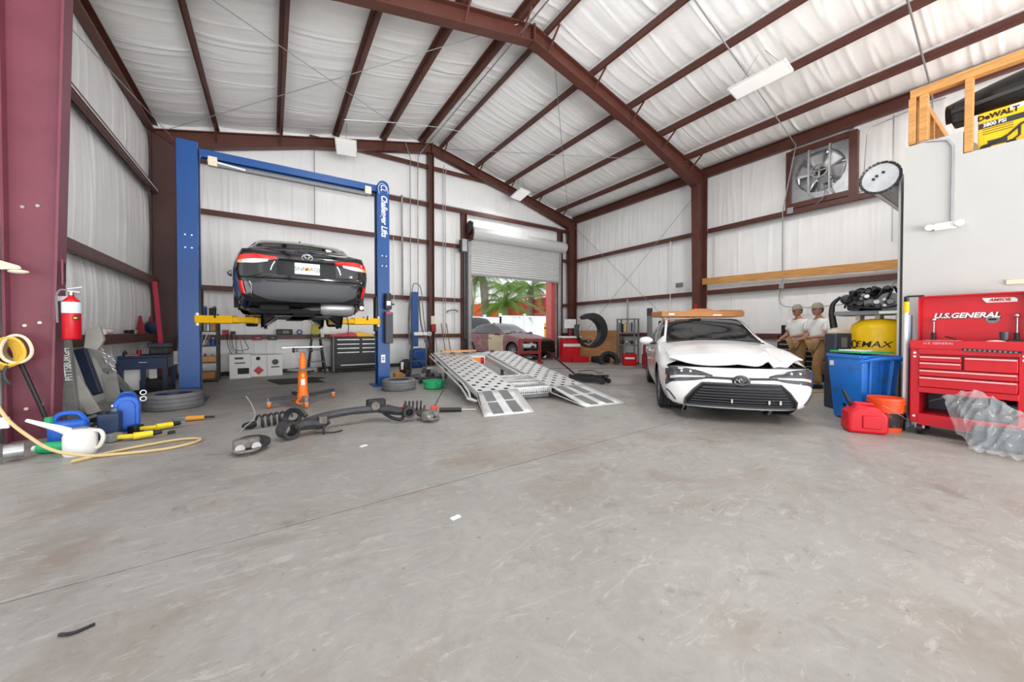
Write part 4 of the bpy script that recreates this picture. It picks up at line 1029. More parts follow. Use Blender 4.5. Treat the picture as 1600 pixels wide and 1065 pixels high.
MB().box((RX_ + .06, -.25, 1.17), (.15, .13, .62)).obj('oil_tank', M_DGREY, pu, bevel=.012)
MB().box((RX_ + .05, -.316, 1.66), (.08, .006, .09)).obj('white_label', M_WHITE, pu)
MB().box((RX_ + .05, -.316, 1.47), (.09, .006, .05)).obj('red_label', M_RED, pu)
MB().box((RX_ + .12, -.33, 1.64), (.06, .03, .03)).obj('lever', M_BLACK, pu)
MB().box((RX_ - .02, -.143, .55), (.08, .006, .16)).obj('notice', M_WHITE, lift)
for z in (.57, .53): MB().box((RX_ - .02, -.147, z), (.05, .004, .02)).obj('notice_print', M_LBLUE, lift)

# tyres lying flat
def flat_tyre(nm, lb, loc, r, w, mt, rim, tilt=(0, 0, 0), hole=.62, group=None):
    t = T(nm, lb, 'tyre', loc, group=group); t.rotation_euler = tilt
    prof = [(r * hole, w * .06), (r * .8, 0), (r * .93, .0), (r * .985, w * .1)]
    for a in (.24, .5, .76):
        prof += [(r, (a - .09) * w), (r, (a - .03) * w), (r - .009, (a - .025) * w), (r - .009, (a + .025) * w), (r, (a + .03) * w), (r, (a + .09) * w)]
    prof += [(r * .985, w * .9), (r * .93, w), (r * .8, w), (r * hole, w * .94), (r * (hole + .06), w * .5)]
    MB().lathe_closed(prof, n=40).obj('tread', mt, t, smooth=30)
    if rim:
        rb = MB().lathe_closed([(r * hole, w * .08), (r * hole + .004, w * .5), (r * hole, w * .92), (r * hole * .92, w * .8), (r * hole * .9, w * .3)], n=32).obj('rim', rim, t)
        hb = MB().cyl((0, 0, w * .55), (0, 0, w * .78), r * .16, n=16)
        for k in range(5):
            a = 2 * math.pi * k / 5; hb.bar((0, 0, w * .68), (r * hole * .94 * math.cos(a), r * hole * .94 * math.sin(a), w * .76), .07, .03)
        hb.obj('spokes', rim, t)
    return t
flat_tyre('dusty_tyre', 'grey dusty wheel lying flat before the left lift post', (-1.19, 7.12, 0), .335, .225, M_RUBG, M_NAVY)
flat_tyre('dusty_tyre', 'grey dusty wheel lying flat before the right lift post', (2.02, 7.0, 0), .31, .2, M_RUBG, M_IRON)

# orange transmission jack
jk = T('transmission_jack', 'orange transmission jack with black legs under the black sedan', 'jack', (.38, 6.25, 0))
MB().lathe([(0, .1), (.075, .1), (.08, .14), (.075, .18), (.062, .2), (.062, .52), (.066, .54), (0, .54)], n=20).obj('cylinder', M_ORG, jk)
MB().lathe([(0, .54), (.045, .54), (.045, .7), (.03, .72), (.025, .8), (0, .8)], n=16).obj('ram', M_ORG, jk)
MB().box((0, -.064, .36), (.05, .012, .09)).obj('label', M_WHITE, jk); MB().box((0, -.066, .46), (.03, .012, .05)).obj('warning_label', M_YEL, jk)
MB().lathe([(0, .535), (.19, .535), (.2, .545), (.19, .555), (0, .555)], n=28).obj('tray', M_GREY, jk)
MB().box((0, 0, .83), (.12, .1, .06)).cyl((-.09, 0, .83), (.09, 0, .83), .03, n=10).obj('head', M_GREY, jk, bevel=.006)
MB().box((0, 0, .875), (.52, .16, .018)).obj('saddle_plate', M_ALU, jk, bevel=.004)
for sx in (-1, 1): MB().cyl((sx * .1, -.03, .83), (sx * .13, -.03, .83), .035, n=12).obj('tilt_knob', M_BLACK, jk)
for k, (x, y) in enumerate(((-.42, .06), (.03, -.24), (.47, .48), (-.1, .52))):
    l = MB().bar((x * .12, y * .12, .14), (x, y, .13), .05, .045).obj('leg', M_DGREY if k != 1 else M_GREY, jk, bevel=.004)
    MB().cyl((x, y, .15), (x, y, .1), .02, n=10).box((x, y + .0, .085), (.05, .05, .02)).obj('caster_fork', M_GALV, l)
    MB().cyl((x - .02, y, .045), (x + .02, y, .045), .045, n=16).obj('caster_wheel', M_ORG, l)
MB().tube([(-.05, -.1, .12), (-.08, -.14, .08), (-.02, -.16, .06), (.04, -.14, .1)], .016, 6, smooth=4).obj('pedal', M_ORG, jk)

# rear axle taken off the black car, brakes, springs
ax = T('rear_axle', 'removed rear torsion axle lying on the concrete floor', 'axle', (.1, 4.38, 0))
MB().tube([(.2, .12, .13), (.4, .24, .15), (.7, .3, .16), (1.05, .3, .15)], [.05, .046, .044, .05], 8, smooth=6).obj('beam', mat('dark_axle_paint', (74, 74, 78), .5, .3, var=.2, vscale=10), ax)
la = MB().lathe_closed([(.06, -.07), (.09, -.07), (.09, .07), (.06, .07)], c=(.04, 0, .1), ax='y', n=18, M=Matrix.Rotation(.5, 4, 'Z')).obj('bushing_eye', M_IRON, ax)
MB().tube([(.08, .03, .11), (.2, .08, .12), (.34, .1, .1), (.42, .12, .12)], [.05, .06, .055, .04], 8, smooth=4).obj('trailing_arm', M_IRON, ax)
MB().tube([(.0, .1, .17), (.05, .16, .26), (.13, .16, .28), (.2, .1, .2)], .028, 7, smooth=4).obj('hub_bracket', M_IRON, ax)
MB().lathe_closed([(.05, -.05), (.085, -.06), (.085, .06), (.05, .05)], c=(.08, .12, .21), ax='y', n=16).obj('spring_cup', M_BLACK, ax)
MB().box((.36, .1, .14), (.08, .1, .08)).obj('shock_mount', M_RUSTY, ax, bevel=.01)
MB().cyl((.36, .02, .0), (.36, .02, .1), .012, n=8).obj('stud', M_IRON, ax)
MB().tube([(.28, .02, .03), (.45, .0, .015), (.55, .05, .012)], .008, 5, smooth=4).obj('brake_cable', M_BLACK, ax)
MB().tube([(1.0, .3, .15), (1.1, .25, .14), (1.22, .16, .12), (1.3, .1, .13)], [.05, .06, .05, .05], 8, smooth=4).obj('trailing_arm', M_IRON, ax)
MB().box((.98, .36, .2), (.22, .12, .13)).obj('hub_bracket', M_BLACK, ax, bevel=.02)
MB().cyl((.95, .28, .2), (.95, .24, .2), .05, n=12).obj('hub', M_RUSTY, ax)
MB().lathe_closed([(.045, -.05), (.075, -.05), (.075, .05), (.045, .05)], c=(1.3, .08, .12), ax='y', n=18, M=Matrix.Rotation(0, 4, 'Z')).obj('bushing_eye', M_IRON, ax)
MB().tube([(1.05, .24, .1), (1.12, .1, .06), (1.22, .06, .05), (1.28, .14, .2)], .02, 6, smooth=4).obj('brake_hose', M_BLACK, ax)
def caliper(nm, lb, loc, rz, wire):
    c = T(nm, lb, 'brake part', loc, rz)
    MB().lathe_closed([(.04, -.02), (.14, -.01), (.14, .012), (.04, .02)], c=(.06, .08, .055), n=24, M=Matrix.Rotation(.2, 4, 'X')).obj('disc', M_IRON, c)
    MB().box((0, 0, .075), (.2, .1, .12)).obj('caliper_body', M_RUSTY, c, bevel=.02)
    for x in (-.06, .06): MB().cyl((x, -.02, .07), (x, -.085, .07), .036, n=14).obj('piston', M_GALV, c)
    MB().tube([(-.1, -.05, .05), (-.06, -.1, .04), (.05, -.1, .04), (.1, -.05, .06)], .016, 6, smooth=4).obj('bracket', M_RUSTY, c)
    if wire: MB().tube([(-.1, .02, .12), (-.02, .08, .2), (.08, .1, .3), (.06, .12, .42), (.02, .14, .5)], .006, 5, smooth=5).obj('brake_line', M_GREY, c)
    return c
caliper('brake_caliper', 'rusty brake caliper and disc with an upright brake line', (-.2, 4.12, 0), .2, True)
caliper('brake_caliper', 'rusty brake caliper lying beside the right end of the axle', (1.62, 4.34, 0), .6, False)
sp = T('coil_spring', 'black coil spring lying behind the left end of the axle', 'spring', (-.14, 5.1, 0), .35)
MB().coil((0, 0, .075), .065, .34, 5.5, .012, 'x').obj('coil', M_IRON, sp)
MB().lathe([(0, -.14), (.03, -.12), (.045, -.05), (.03, 0), (0, .0)], c=(-.02, 0, .05), ax='x', n=12).obj('bump_stop', M_BLACK, sp)
sp = T('coil_spring', 'black coil spring standing at a tilt behind the right brake caliper', 'spring', (1.5, 4.95, .0), -.5)
MB().coil((0, 0, .085), .07, .26, 5, .012, 'x').obj('coil', M_IRON, sp)
MB().lathe([(0, -.05), (.04, -.04), (.04, 0), (0, 0)], c=(0, 0, .085), ax='x', n=12).obj('spring_pad', mat('pink_rubber', (196, 120, 112), .6), sp)
sh_ = T('shock_absorber', 'shock absorber with an orange cap lying right of the axle', 'shock absorber', (1.9, 4.7, 0), -.35)
MB().cyl((0, 0, .04), (.3, 0, .03), .03, n=12).obj('tube', M_BLACK, sh_)
MB().cyl((.3, 0, .03), (.5, 0, .02), .01, n=8).obj('rod', M_CHROME, sh_)
MB().box((-.07, 0, .05), (.1, .08, .09)).obj('cap', mat('orange_red_plastic', (206, 74, 48), .5), sh_, bevel=.01)
MB().tube([(-.06, .0, .09), (0, .04, .2), (.06, .06, .3)], .006, 5, smooth=4).obj('wire', M_BLACK, sh_)

# drip mat, paper scraps
tag(MB().prism([(-.1, 9.9), (.12, 8.95), (.95, 8.85), (.86, 9.5), (1.05, 9.6), (.8, 9.9)], 'z', .002, .012).obj('drip_mat', mat('black_drip_mat', (40, 40, 42), .7)), 'black drip mat on the floor under the lift', 'mat')
tag(MB().box((.735, 3.74, .004), (.07, .04, .006), .5).obj('paper_scrap', M_WHITE), 'small white paper scrap right of the axle', 'scrap')
tag(MB().box((.91, 2.0, .004), (.06, .03, .006), .2).obj('paper_scrap', M_WHITE), 'small white paper scrap near the middle of the floor', 'scrap')
tag(MB().tube([(-.66, 2.02, .006), (-.62, 2.0, .008), (-.57, 2.02, .006)], .006, 5, smooth=4).obj('wire_scrap', M_BLACK), 'short black wire scrap on the near floor', 'scrap')

# steel shelving at the back left with bottles and filters
sv = T('shelving_unit', 'black steel shelving unit behind the left lift post', 'shelf', (-1.28, 10.45, 0))
for x in (-.28, .28):
    for y in (-.2, .2): MB().box((x, y, .72), (.035, .035, 1.44)).obj('upright', M_BLACK, sv)
SZ = (.06, .42, .78, 1.1, 1.4)
for z in SZ: MB().box((0, 0, z), (.58, .42, .025)).obj('shelf_board', M_DGREY, sv)
def bottle(lb, loc, h, r, m, cap=M_WHITE, group=None, nm='bottle'):
    t = T(nm, lb, 'bottle', loc, group=group)
    MB().lathe([(0, 0), (r, 0), (r, h * .68), (r * .5, h * .8), (r * .35, h * .86), (0, h * .86)], n=12).obj('body', m, t)
    MB().cyl((0, 0, h * .86), (0, 0, h), r * .42, n=10).obj('cap', cap, t)
    return t
SX, SY = -1.28, 10.45
def jug4(lb, loc, m, cap): 
    t = T('oil_jug', lb, 'jug', loc)
    MB().box((0, 0, .1), (.12, .09, .2)).obj('body', m, t, bevel=.02)
    MB().cyl((-.03, 0, .2), (-.03, 0, .24), .02, n=10).obj('cap', cap, t)
    MB().tube([(.0, 0, .2), (.04, 0, .23), (.06, 0, .17)], .012, 6, smooth=3).obj('handle', m, t)
    return t
M_PURP = mat('magenta_plastic', (176, 36, 84), .5); M_OIL = mat('amber_plastic', (196, 140, 60), .5); M_DBLUE = mat('dark_blue_plastic', (40, 70, 140), .5)
jug4('magenta oil jug on the top shelf of the shelving unit', (SX - .12, SY - .1, 1.413), M_PURP, M_BLACK)
jug4('dark blue oil jug on the top shelf of the shelving unit', (SX + .04, SY - .1, 1.413), M_DBLUE, M_WHITE)
jug4('black oil jug on the top shelf of the shelving unit', (SX + .2, SY - .1, 1.413), M_BLACK, M_WHITE)
bottle('white spray bottle on the second shelf of the shelving unit', (SX + .02, SY - .14, 1.113), .24, .04, M_WHITE, M_RED)
bottle('silver can on the second shelf of the shelving unit', (SX + .12, SY - .14, 1.113), .22, .045, M_GALV, M_GREY)
bottle('amber bottle on the second shelf of the shelving unit', (SX + .22, SY - .14, 1.113), .2, .045, M_OIL, M_BLACK)
tag(MB().cyl((SX - .26, SY - .1, 1.16), (SX - .04, SY - .1, 1.16), .045, n=12).obj('paper_roll', M_CREAM), 'cream roll lying on the second shelf of the shelving unit', 'roll')
for k in range(7):
    o = MB().box((0, 0, .12), (.014, .2, .24)).obj('air_filter', M_WHITE if k % 2 else M_GREY, loc=(SX - .24 + k * .055, SY - .05, .80), rot=(0, R(16), 0), bevel=.003)
    tag(o, 'thin flat filter leaning on the middle shelf, %s from the lift post' % ORD[k], 'filter', 'filters leaning in the shelving unit')
bottle('blue jar on the middle shelf of the shelving unit', (SX + .2, SY - .12, .793), .17, .06, M_DBLUE, M_CREAM)
ct = T('parts_crate', 'open wooden crate of small parts low in the shelving unit', 'crate', (SX + .12, SY - .06, .433))
for dx, dy, sx_, sy_ in ((0, -.11, .3, .015), (0, .11, .3, .015), (-.145, 0, .015, .22), (.145, 0, .015, .22)): MB().box((dx, dy, .06), (sx_, sy_, .12)).obj('side', M_PLY, ct)
MB().box((0, 0, .01), (.28, .2, .015)).obj('bottom', M_PLY, ct)
for k in range(4):
    bottle('small %s jar in the parts crate' % ('white', 'amber', 'red', 'cream')[k], (SX + .05 + (k % 2) * .13, SY - .12 + (k // 2) * .1, .452), .12 + .02 * (k % 3), .032, (M_WHITE, M_OIL, M_RED, M_CREAM)[k], M_BLACK, 'jars in the parts crate', 'jar')
tag(MB().box((SX + .05, SY - .04, .145), (.36, .3, .14)).obj('storage_box', M_CARD, bevel=.005), 'brown carton on the lowest shelf of the shelving unit', 'carton')
vt = T('wall_timing_light', 'red and black timing tool with looped cables on the lowest girt', 'tool', (-.93, 11.2, 1.01))
MB().box((0, 0, .06), (.12, .1, .12)).obj('case', M_DRED, vt, bevel=.01); MB().box((.14, 0, .05), (.1, .08, .08)).obj('handle', M_BLACK, vt, bevel=.01)
for k, d in enumerate((.08, .2, .32)):
    MB().tube([(.02 + k * .05, -.08, .02), (.04 + d * .4, -.1, -.35), (.12 + d, -.1, -.55 + .1 * k), (.14 + d * .8, -.1, -.2), (.16 + d * .6, -.1, -.05)], .007, 5, smooth=6).obj('cable', M_BLACK if k != 1 else M_GREY, vt)
# paint cartons by the wall
def carton(lb, loc, d, rz=0, nm='paint_carton'):
    t = T(nm, lb, 'carton', loc, rz); MB().box((0, 0, d[2] / 2), d).obj('box', M_WHITE, t, bevel=.005)
    return t
c1 = carton('white paint carton with a black printed picture beside the shelving', (-.62, 10.75, 0), (.4, .3, .56))
MB().box((.06, -.152, .17), (.22, .004, .14)).obj('printed_picture', M_INK, c1); MB().box((-.02, -.152, .47), (.16, .004, .05)).obj('printed_logo', M_DGREY, c1)
MB().box((0, -.152, .36), (.2, .004, .03)).obj('print_line', M_DGREY, c1)
c2 = carton('white paint carton with a red diamond hazard mark by the back wall', (-.1, 10.95, 0), (.64, .3, .52))
MB().box((-.17, -.154, .15), (.15, .004, .15), 0, Matrix.Translation((-.17, 0, .15)) @ Matrix.Rotation(R(45), 4, 'Y') @ Matrix.Translation((.17, 0, -.15))).obj('hazard_diamond', M_RED, c2)
MB().cyl((-.18, -.156, .44), (-.18, -.15, .44), .045, n=12).obj('printed_symbol', M_INK, c2)
MB().cyl((.17, -.156, .34), (.17, -.15, .34), .07, n=16).obj('printed_logo', M_DGREY, c2)
MB().box((.17, -.152, .22), (.18, .004, .03)).obj('print_line', M_DGREY, c2)
MB().box((0, -.152, .26), (.008, .004, .5)).obj('edge_line', M_GREY, c2)
# things on the back girt
def radio():
    t = T('radio', 'black portable radio standing on the lowest back girt', 'radio', (.28, 11.25, 1.01))
    MB().box((0, 0, .07), (.36, .1, .14)).obj('case', M_BLACK, t, bevel=.02)
    MB().box((.03, -.052, .07), (.14, .006, .08)).obj('display', M_GREY, t); MB().cyl((-.12, -.06, .07), (-.12, -.05, .07), .04, n=14).obj('speaker', M_DGREY, t)
radio()
tp = T('tape_roll', 'blue tape roll lying on edge on the lowest back girt', 'tape', (.62, 11.25, 1.075)); MB().lathe_closed([(.04, -.05), (.07, -.05), (.07, .05), (.04, .05)], ax='y', n=20).obj('roll', M_DBLUE, tp)
for k, (x, m, nm) in enumerate(((-.3, M_DRED, 'dark red'), (.02, M_DGREY, 'dark grey'))):
    t = T('hung_clamp', nm + ' clamp hanging on the lowest back girt', 'clamp', (x, 11.28, .92)); MB().box((0, -.02, 0), (.2, .06, .1)).obj('jaw', m, t, bevel=.015); MB().cyl((0, -.06, -.02), (0, -.04, .02), .03, n=10).obj('screw', M_GALV, t)
# step ladder
ld = T('step_ladder', 'black and yellow step ladder leaning by the back wall', 'ladder', (.98, 11.0, 0))
for s in (-1, 1):
    MB().bar((s * .2, -.35, 0), (s * .08, 0, 1.1), .035, .05).obj('front_rail', M_DGREY, ld); MB().bar((s * .2, .2, 0), (s * .08, .03, 1.05), .03, .03).obj('rear_rail', M_DGREY, ld)
for k in range(3): MB().box((0, -.35 + .35 * (k + 1) / 3.6, 1.1 * (k + 1) / 3.6), (.34 - .07 * k, .07, .025)).obj('step', M_GREY, ld)
MB().prism([(-.11, 1.02), (.11, 1.02), (.09, 1.3), (-.09, 1.3)], 'y', -.05, .05).obj('top_cap', mat('dull_yellow_plastic', (190, 180, 60), .5), ld, bevel=.01)
for k, a in enumerate((-.2, 0, .25)): MB().bar((a * .3, 0, 1.28), (a, -.02, 1.42 + .03 * k), .012, .012).obj('tool_in_cap', M_GREY, ld)
tag(MB().box((1.16, 11.27, .98), (.08, .03, .1)).obj('outlet_box', M_WHITE, bevel=.005), 'white outlet box on the lowest back girt beside the ladder', 'outlet')
# black tool cabinet behind the right lift post
tc = T('tool_cabinet', 'wide black tool cabinet behind the right lift post', 'cabinet', (2.02, 10.8, 0))
MB().box((0, 0, .52), (1.3, .46, .84)).obj('body', M_BLACK, tc, bevel=.01)
MB().box((-.67, 0, .5), (.03, .5, .92)).obj('side_panel', M_GREY, tc)
for col in range(2):
    for k, z in enumerate((.84, .72, .61, .5)):
        d = MB().box((-.31 + col * .62, -.235, z), (.58, .02, .095)).obj('drawer', M_BLACK, tc, bevel=.004)
        MB().box((-.31 + col * .62, -.252, z + .035), (.54, .018, .016)).obj('handle', M_ALU, d)
MB().box((0, -.235, .28), (1.2, .02, .26)).obj('door', M_BLACK, tc, bevel=.004)
MB().box((0, -.255, .2), (1.0, .02, .02)).obj('door_rail', M_ALU, tc)
for x in (-.5, .5): MB().cyl((x, -.1, .05), (x, -.06, .05), .05, n=14).obj('caster', M_BLACK, tc)
cb = T('bolt_cutter', 'red and yellow bolt cutter case lying on the black tool cabinet', 'case', (1.9, 10.72, .952))
MB().prism([(-.62, 0), (.12, 0), (.16, .06), (-.1, .12), (-.6, .05)], 'y', -.1, .1).obj('red_part', M_RED, cb, bevel=.01)
MB().prism([(.05, .0), (.5, .0), (.46, .05), (.1, .14), (.0, .1)], 'y', -.11, .09).obj('yellow_part', M_YEL, cb, bevel=.01)
rg = T('rag_pile', 'crumpled rags on the floor left of the black tool cabinet', 'rags', (1.1, 11.1, 0))
for k in range(4): MB().sphere((-.12 + k * .09, .03 * (k % 2), .035), .05, 9, 6, (1, .8, .7)).obj('rag', (M_CREAM, M_DRED, M_GREY, M_WHITE)[k], rg)
# ================================================================ ITEMS AROUND THE BURGUNDY COLUMN
fe = T('fire_extinguisher', 'red fire extinguisher hanging on the burgundy column', 'extinguisher', (-1.745, 5.72, 1.03))
MB().lathe([(0, 0), (.062, .0), (.068, .012), (.068, .36), (.06, .40), (.035, .43), (.022, .44), (.022, .46), (0, .46)], n=24).obj('cylinder', M_RED, fe)
MB().lathe([(.0692, .27), (.0692, .38), (.066, .385)], n=24).obj('label', mat('extinguisher_label', (206, 220, 226), .5), fe)
MB().cyl((0, 0, .46), (0, 0, .5), .02, n=10).obj('valve', M_CHROME, fe)
MB().bar((-.02, -.01, .52), (.09, -.02, .545), .02, .012).obj('handle', M_ALU, fe); MB().bar((-.02, -.01, .5), (.07, -.02, .49), .02, .012).obj('lever', M_ALU, fe)
MB().tube([(0, 0, .49), (-.06, -.02, .51), (-.09, -.03, .45), (-.09, -.03, .3), (-.088, -.03, .17)], .009, 6, smooth=5).obj('hose', M_GREY, fe)
MB().cyl((.05, -.065, .22), (.056, -.075, .22), .024, n=14).obj('gauge', M_BLACK, fe); MB().cyl((.046, -.074, .22), (.05, -.08, .222), .014, n=10).obj('gauge_face', M_YEL, fe)
MB().box((-.06, .03, .42), (.1, .03, .05)).obj('bracket', M_GALV, fe)
ep = T('extinguisher_hook_plate', 'burgundy slotted hook plate on the column flange above the extinguisher', 'bracket', (-1.83, 5.72, 1.62))
MB().box((.035, 0, .1), (.014, .06, .26)).obj('plate', M_PINKLIT, ep, bevel=.003); MB().box((.045, -.0, .1), (.006, .02, .2)).obj('slot', mat('dark_slot', (50, 24, 32), .7), ep)

# hose hanger with yellow hose, wooden paddle, wire loop
hg = T('hose_hanger', 'cream teardrop hose hanger with coiled yellow hose on the column', 'hose hanger', (-2.15, 5.62, .92))
def tear(t, k): 
    a = 2 * math.pi * t; r = .115 * (1 + .34 * max(0, math.sin(a)) ** 3)
    return V((r * k * math.cos(a) * .85 + .08, -.02, r * k * math.sin(a)))
MB().tube([tear(i / 32, 1) for i in range(33)], .014, 7).obj('rim', M_CREAM, hg)
MB().grid(lambda u, v: tuple(tear(u, 1 - .25 * v) + V((-.02 * v, .1 * v, 0))), 32, 3).obj('mouth', mat('hanger_inside', (170, 156, 132), .6), hg)
for k in range(4):
    MB().tube([tear(i / 24, .98 + .03 * (k % 2)) + V((-.045 - .03 * k, .03 * k, -.02 - .012 * k)) for i in range(25)], .016, 6).obj('hose_loop', mat('yellow_hose', (226, 182, 66), .5), hg)
tag(MB().tube([(-2.18, 5.45, .85), (-2.12, 5.3, .62), (-1.95, 5.1, .36), (-1.72, 4.85, .2), (-1.55, 4.72, .1), (-1.35, 4.68, .03), (-1.15, 4.66, .015), (-.85, 4.62, .015), (-.66, 4.72, .015), (-.62, 4.86, .015), (-.78, 4.94, .015), (-1.0, 4.88, .015), (-1.2, 4.78, .015), (-1.42, 4.6, .015)], .013, 7, smooth=8).obj('air_hose', mat('tan_air_hose', (206, 180, 130), .5)), 'tan air hose falling from the hanger and looping on the floor', 'hose')
tag(MB().tube([(-2.1, 5.7, .86), (-2.02, 5.68, .6), (-1.93, 5.66, .3), (-1.86, 5.6, .1), (-1.84, 5.55, .02)], .018, 7, smooth=6).obj('black_cable', M_BLACK), 'black cable hanging down the front of the burgundy column', 'cable')
pd = T('wooden_paddle', 'cream wooden paddle sticking out at the burgundy column', 'paddle', (-2.3, 5.55, 1.74))
MB().prism([(-.1, .05), (.14, .05), (.28, .0), (.29, -.03), (.16, -.045), (-.1, -.06)], 'y', -.012, .012).obj('blade', M_CREAM, pd, bevel=.004)
MB().sphere((.27, 0, -.055), .07, 14, 8, (1.0, .5, .28)).obj('bulb', M_CREAM, pd)
tag(MB().tube([(-2.34, 5.4, 1.9), (-2.24, 5.4, 1.96), (-2.2, 5.4, 1.93), (-2.23, 5.4, 1.88), (-2.3, 5.4, 1.82), (-2.34, 5.4, 1.7)], .006, 5, smooth=6).obj('wire_loop', M_GALV), 'thin bent wire loop left of the burgundy column', 'wire')
tag(MB().tube([(-2.12, 5.6, .80), (-2.14, 5.58, .72), (-2.12, 5.56, .64), (-2.10, 5.58, .6), (-2.13, 5.6, .64)], .012, 6, smooth=4).obj('air_coupling', M_DGREY), 'small dark air coupling hanging under the hose hanger', 'coupling')

# white jug and things at the column foot
jg = T('white_jug', 'white plastic fluid jug with spout and handle beside the burgundy column', 'jug', (-1.46, 4.92, 0), -.2)
MB().lathe([(0, 0), (.10, 0), (.108, .02), (.108, .17), (.09, .215), (.05, .23), (0, .23)], n=20).obj('body', M_WHITE, jg)
MB().tube([(.06, 0, .2), (.13, 0, .2), (.155, 0, .14), (.13, 0, .06), (.09, 0, .04)], .016, 7, smooth=5).obj('handle', mat('yellowed_white_plastic', (226, 222, 206), .4), jg)
MB().tube([(-.06, .0, .2), (-.14, .01, .24), (-.24, .02, .28), (-.36, .03, .33)], [.04, .03, .022, .014], 8, smooth=4).obj('spout', M_WHITE, jg)
MB().bar((-.05, 0, .232), (.05, 0, .24), .03, .012).obj('cap', M_GREY, jg)
gb = T('green_bottle', 'green bottle lying on its side behind the white jug', 'bottle', (-1.68, 5.1, .05), -.3)
MB().lathe([(0, -.1), (.045, -.1), (.05, -.05), (.05, .06), (.02, .12), (0, .12)], ax='x', n=14).obj('body', M_GRN, gb); MB().cyl((-.14, 0, .0), (-.1, 0, 0), .025, n=10).obj('cap', M_WHITE, gb)
mp = T('metal_fittings', 'silver metal pipe fittings heaped at the column foot', 'fittings', (-2.02, 4.98, 0))
MB().cyl((.12, -.05, .09), (.22, -.02, .09), .06, n=14).obj('cup', M_GALV, mp); MB().tube([(-.2, 0, .03), (-.05, -.05, .04), (.12, -.1, .03)], .02, 7, smooth=4).obj('rod', M_GALV, mp)
MB().sphere((-.1, .0, .06), .05, 10, 6).obj('knuckle', M_CHROME, mp); MB().sphere((-.05, .05, .13), .04, 10, 6).obj('knuckle', M_CHROME, mp)
MB().box((-.15, .12, .1), (.3, .14, .2)).obj('black_block', M_BLACK, mp, bevel=.02)
tag(MB().box((-2.06, 5.18, .3), (.2, .02, .1)).box((-2.05, 5.165, .3), (.05, .012, .05)).obj('socket_strip', M_WHITE, bevel=.006), 'white socket strip low beside the burgundy column', 'socket')

# folded engine hoist leaning against the left wall
eh = T('engine_hoist', 'grey folded engine hoist with chain leaning behind the burgundy column', 'engine hoist', (-1.86, 6.75, 0))
M_HOIST = mat('grey_hoist_paint', (132, 132, 128), .5, var=.12, vscale=6, dark=(96, 90, 84), dscale=8, damt=.5)
MB().bar((-.21, -.15, 1.0), (-.115, -.25, .06), .09, .09, (0, 1, 0)).obj('mast', M_HOIST, eh, bevel=.006)
text('PITTSBURGH', 'lettering', M_WHITE, .08, eh, frameM((-.165, -.243, .72), (-.095, .1, .94), (-.85, -.5, -.03)), .002, bold=.0012, sx=.85)
MB().bar((-.13, .35, 1.0), (-.06, .65, .55), .09, .075, (0, 1, 0)).obj('boom', mat('light_hoist_paint', (172, 170, 164), .5, var=.1, vscale=6), eh, bevel=.006)
MB().bar((-.075, .6, .62), (.11, 1.1, .07), .075, .075, (0, 1, 0)).obj('boom_extension', M_HOIST, eh, bevel=.006)
MB().bar((-.16, .1, .88), (.02, -.05, .32), .1, .1, (0, 1, 0)).obj('ram_cover', mat('blue_black_paint', (28, 38, 60), .35), eh, bevel=.01)
MB().bar((-.16, -.1, .55), (.04, -.2, .1), .11, .05, (0, 1, 0)).obj('leg', mat('light_hoist_paint', (172, 170, 164), .5), eh, bevel=.006)
MB().bar((.06, .2, .55), (.12, .15, .18), .14, .02, (0, 1, 0)).obj('side_plate', M_HOIST, eh, bevel=.004)
MB().prism([(-.12, 1.12), (.0, 1.18), (.04, 1.0), (-.02, .86), (-.14, .9)], 'y', .12, .2).obj('gusset', mat('light_hoist_paint', (172, 170, 164), .5), eh, bevel=.008)
def links(pts, r, m, parent, lr=.022):
    pts = spline(pts, 4); mb = MB(); acc = 0; last = pts[0]; k = 0
    out = [pts[0]]
    for p in pts[1:]:
        while (p - out[-1]).length > lr * 1.5: out.append(out[-1] + (p - out[-1]).normalized() * lr * 1.5)
    for i, (p, q) in enumerate(zip(out[:-1], out[1:])):
        d = (q - p).normalized(); n_ = d.cross(V((0, 0, 1)) if abs(d.z) < .9 else V((1, 0, 0))).normalized()
        if i % 2: n_ = d.cross(n_)
        c = (p + q) / 2
        mb.tube([c + d * lr * math.cos(t) * 1.1 + n_ * lr * .6 * math.sin(t) for t in [2 * math.pi * j / 10 for j in range(11)]], r, 4)
    o = mb.obj('chain', m, parent); o['kind'] = 'stuff'; return o
links([(-.1, .42, .86), (-.02, .46, .78), (.04, .5, .7), (.02, .5, .58), (-.02, .5, .5), (.02, .5, .38), (.04, .5, .3)], .006, M_ALU, eh)
links([(-.06, .44, .84), (-.03, .46, .7), (.02, .48, .62), (.05, .5, .5), (.03, .5, .4)], .006, M_ALU, eh)
MB().tube([(.04, .5, .3), (.06, .5, .24), (.03, .5, .2), (-.01, .5, .23)], .012, 6, smooth=4).obj('hook', M_ALU, eh)
MB().tube([(-.1, .4, .98), (-.07, .4, .9), (-.04, .42, .84)], .006, 5).obj('wire', M_ALU, eh)
MB().box((0, -.15, .05), (.3, .2, .1)).obj('foot', M_BLACK, eh, bevel=.02)

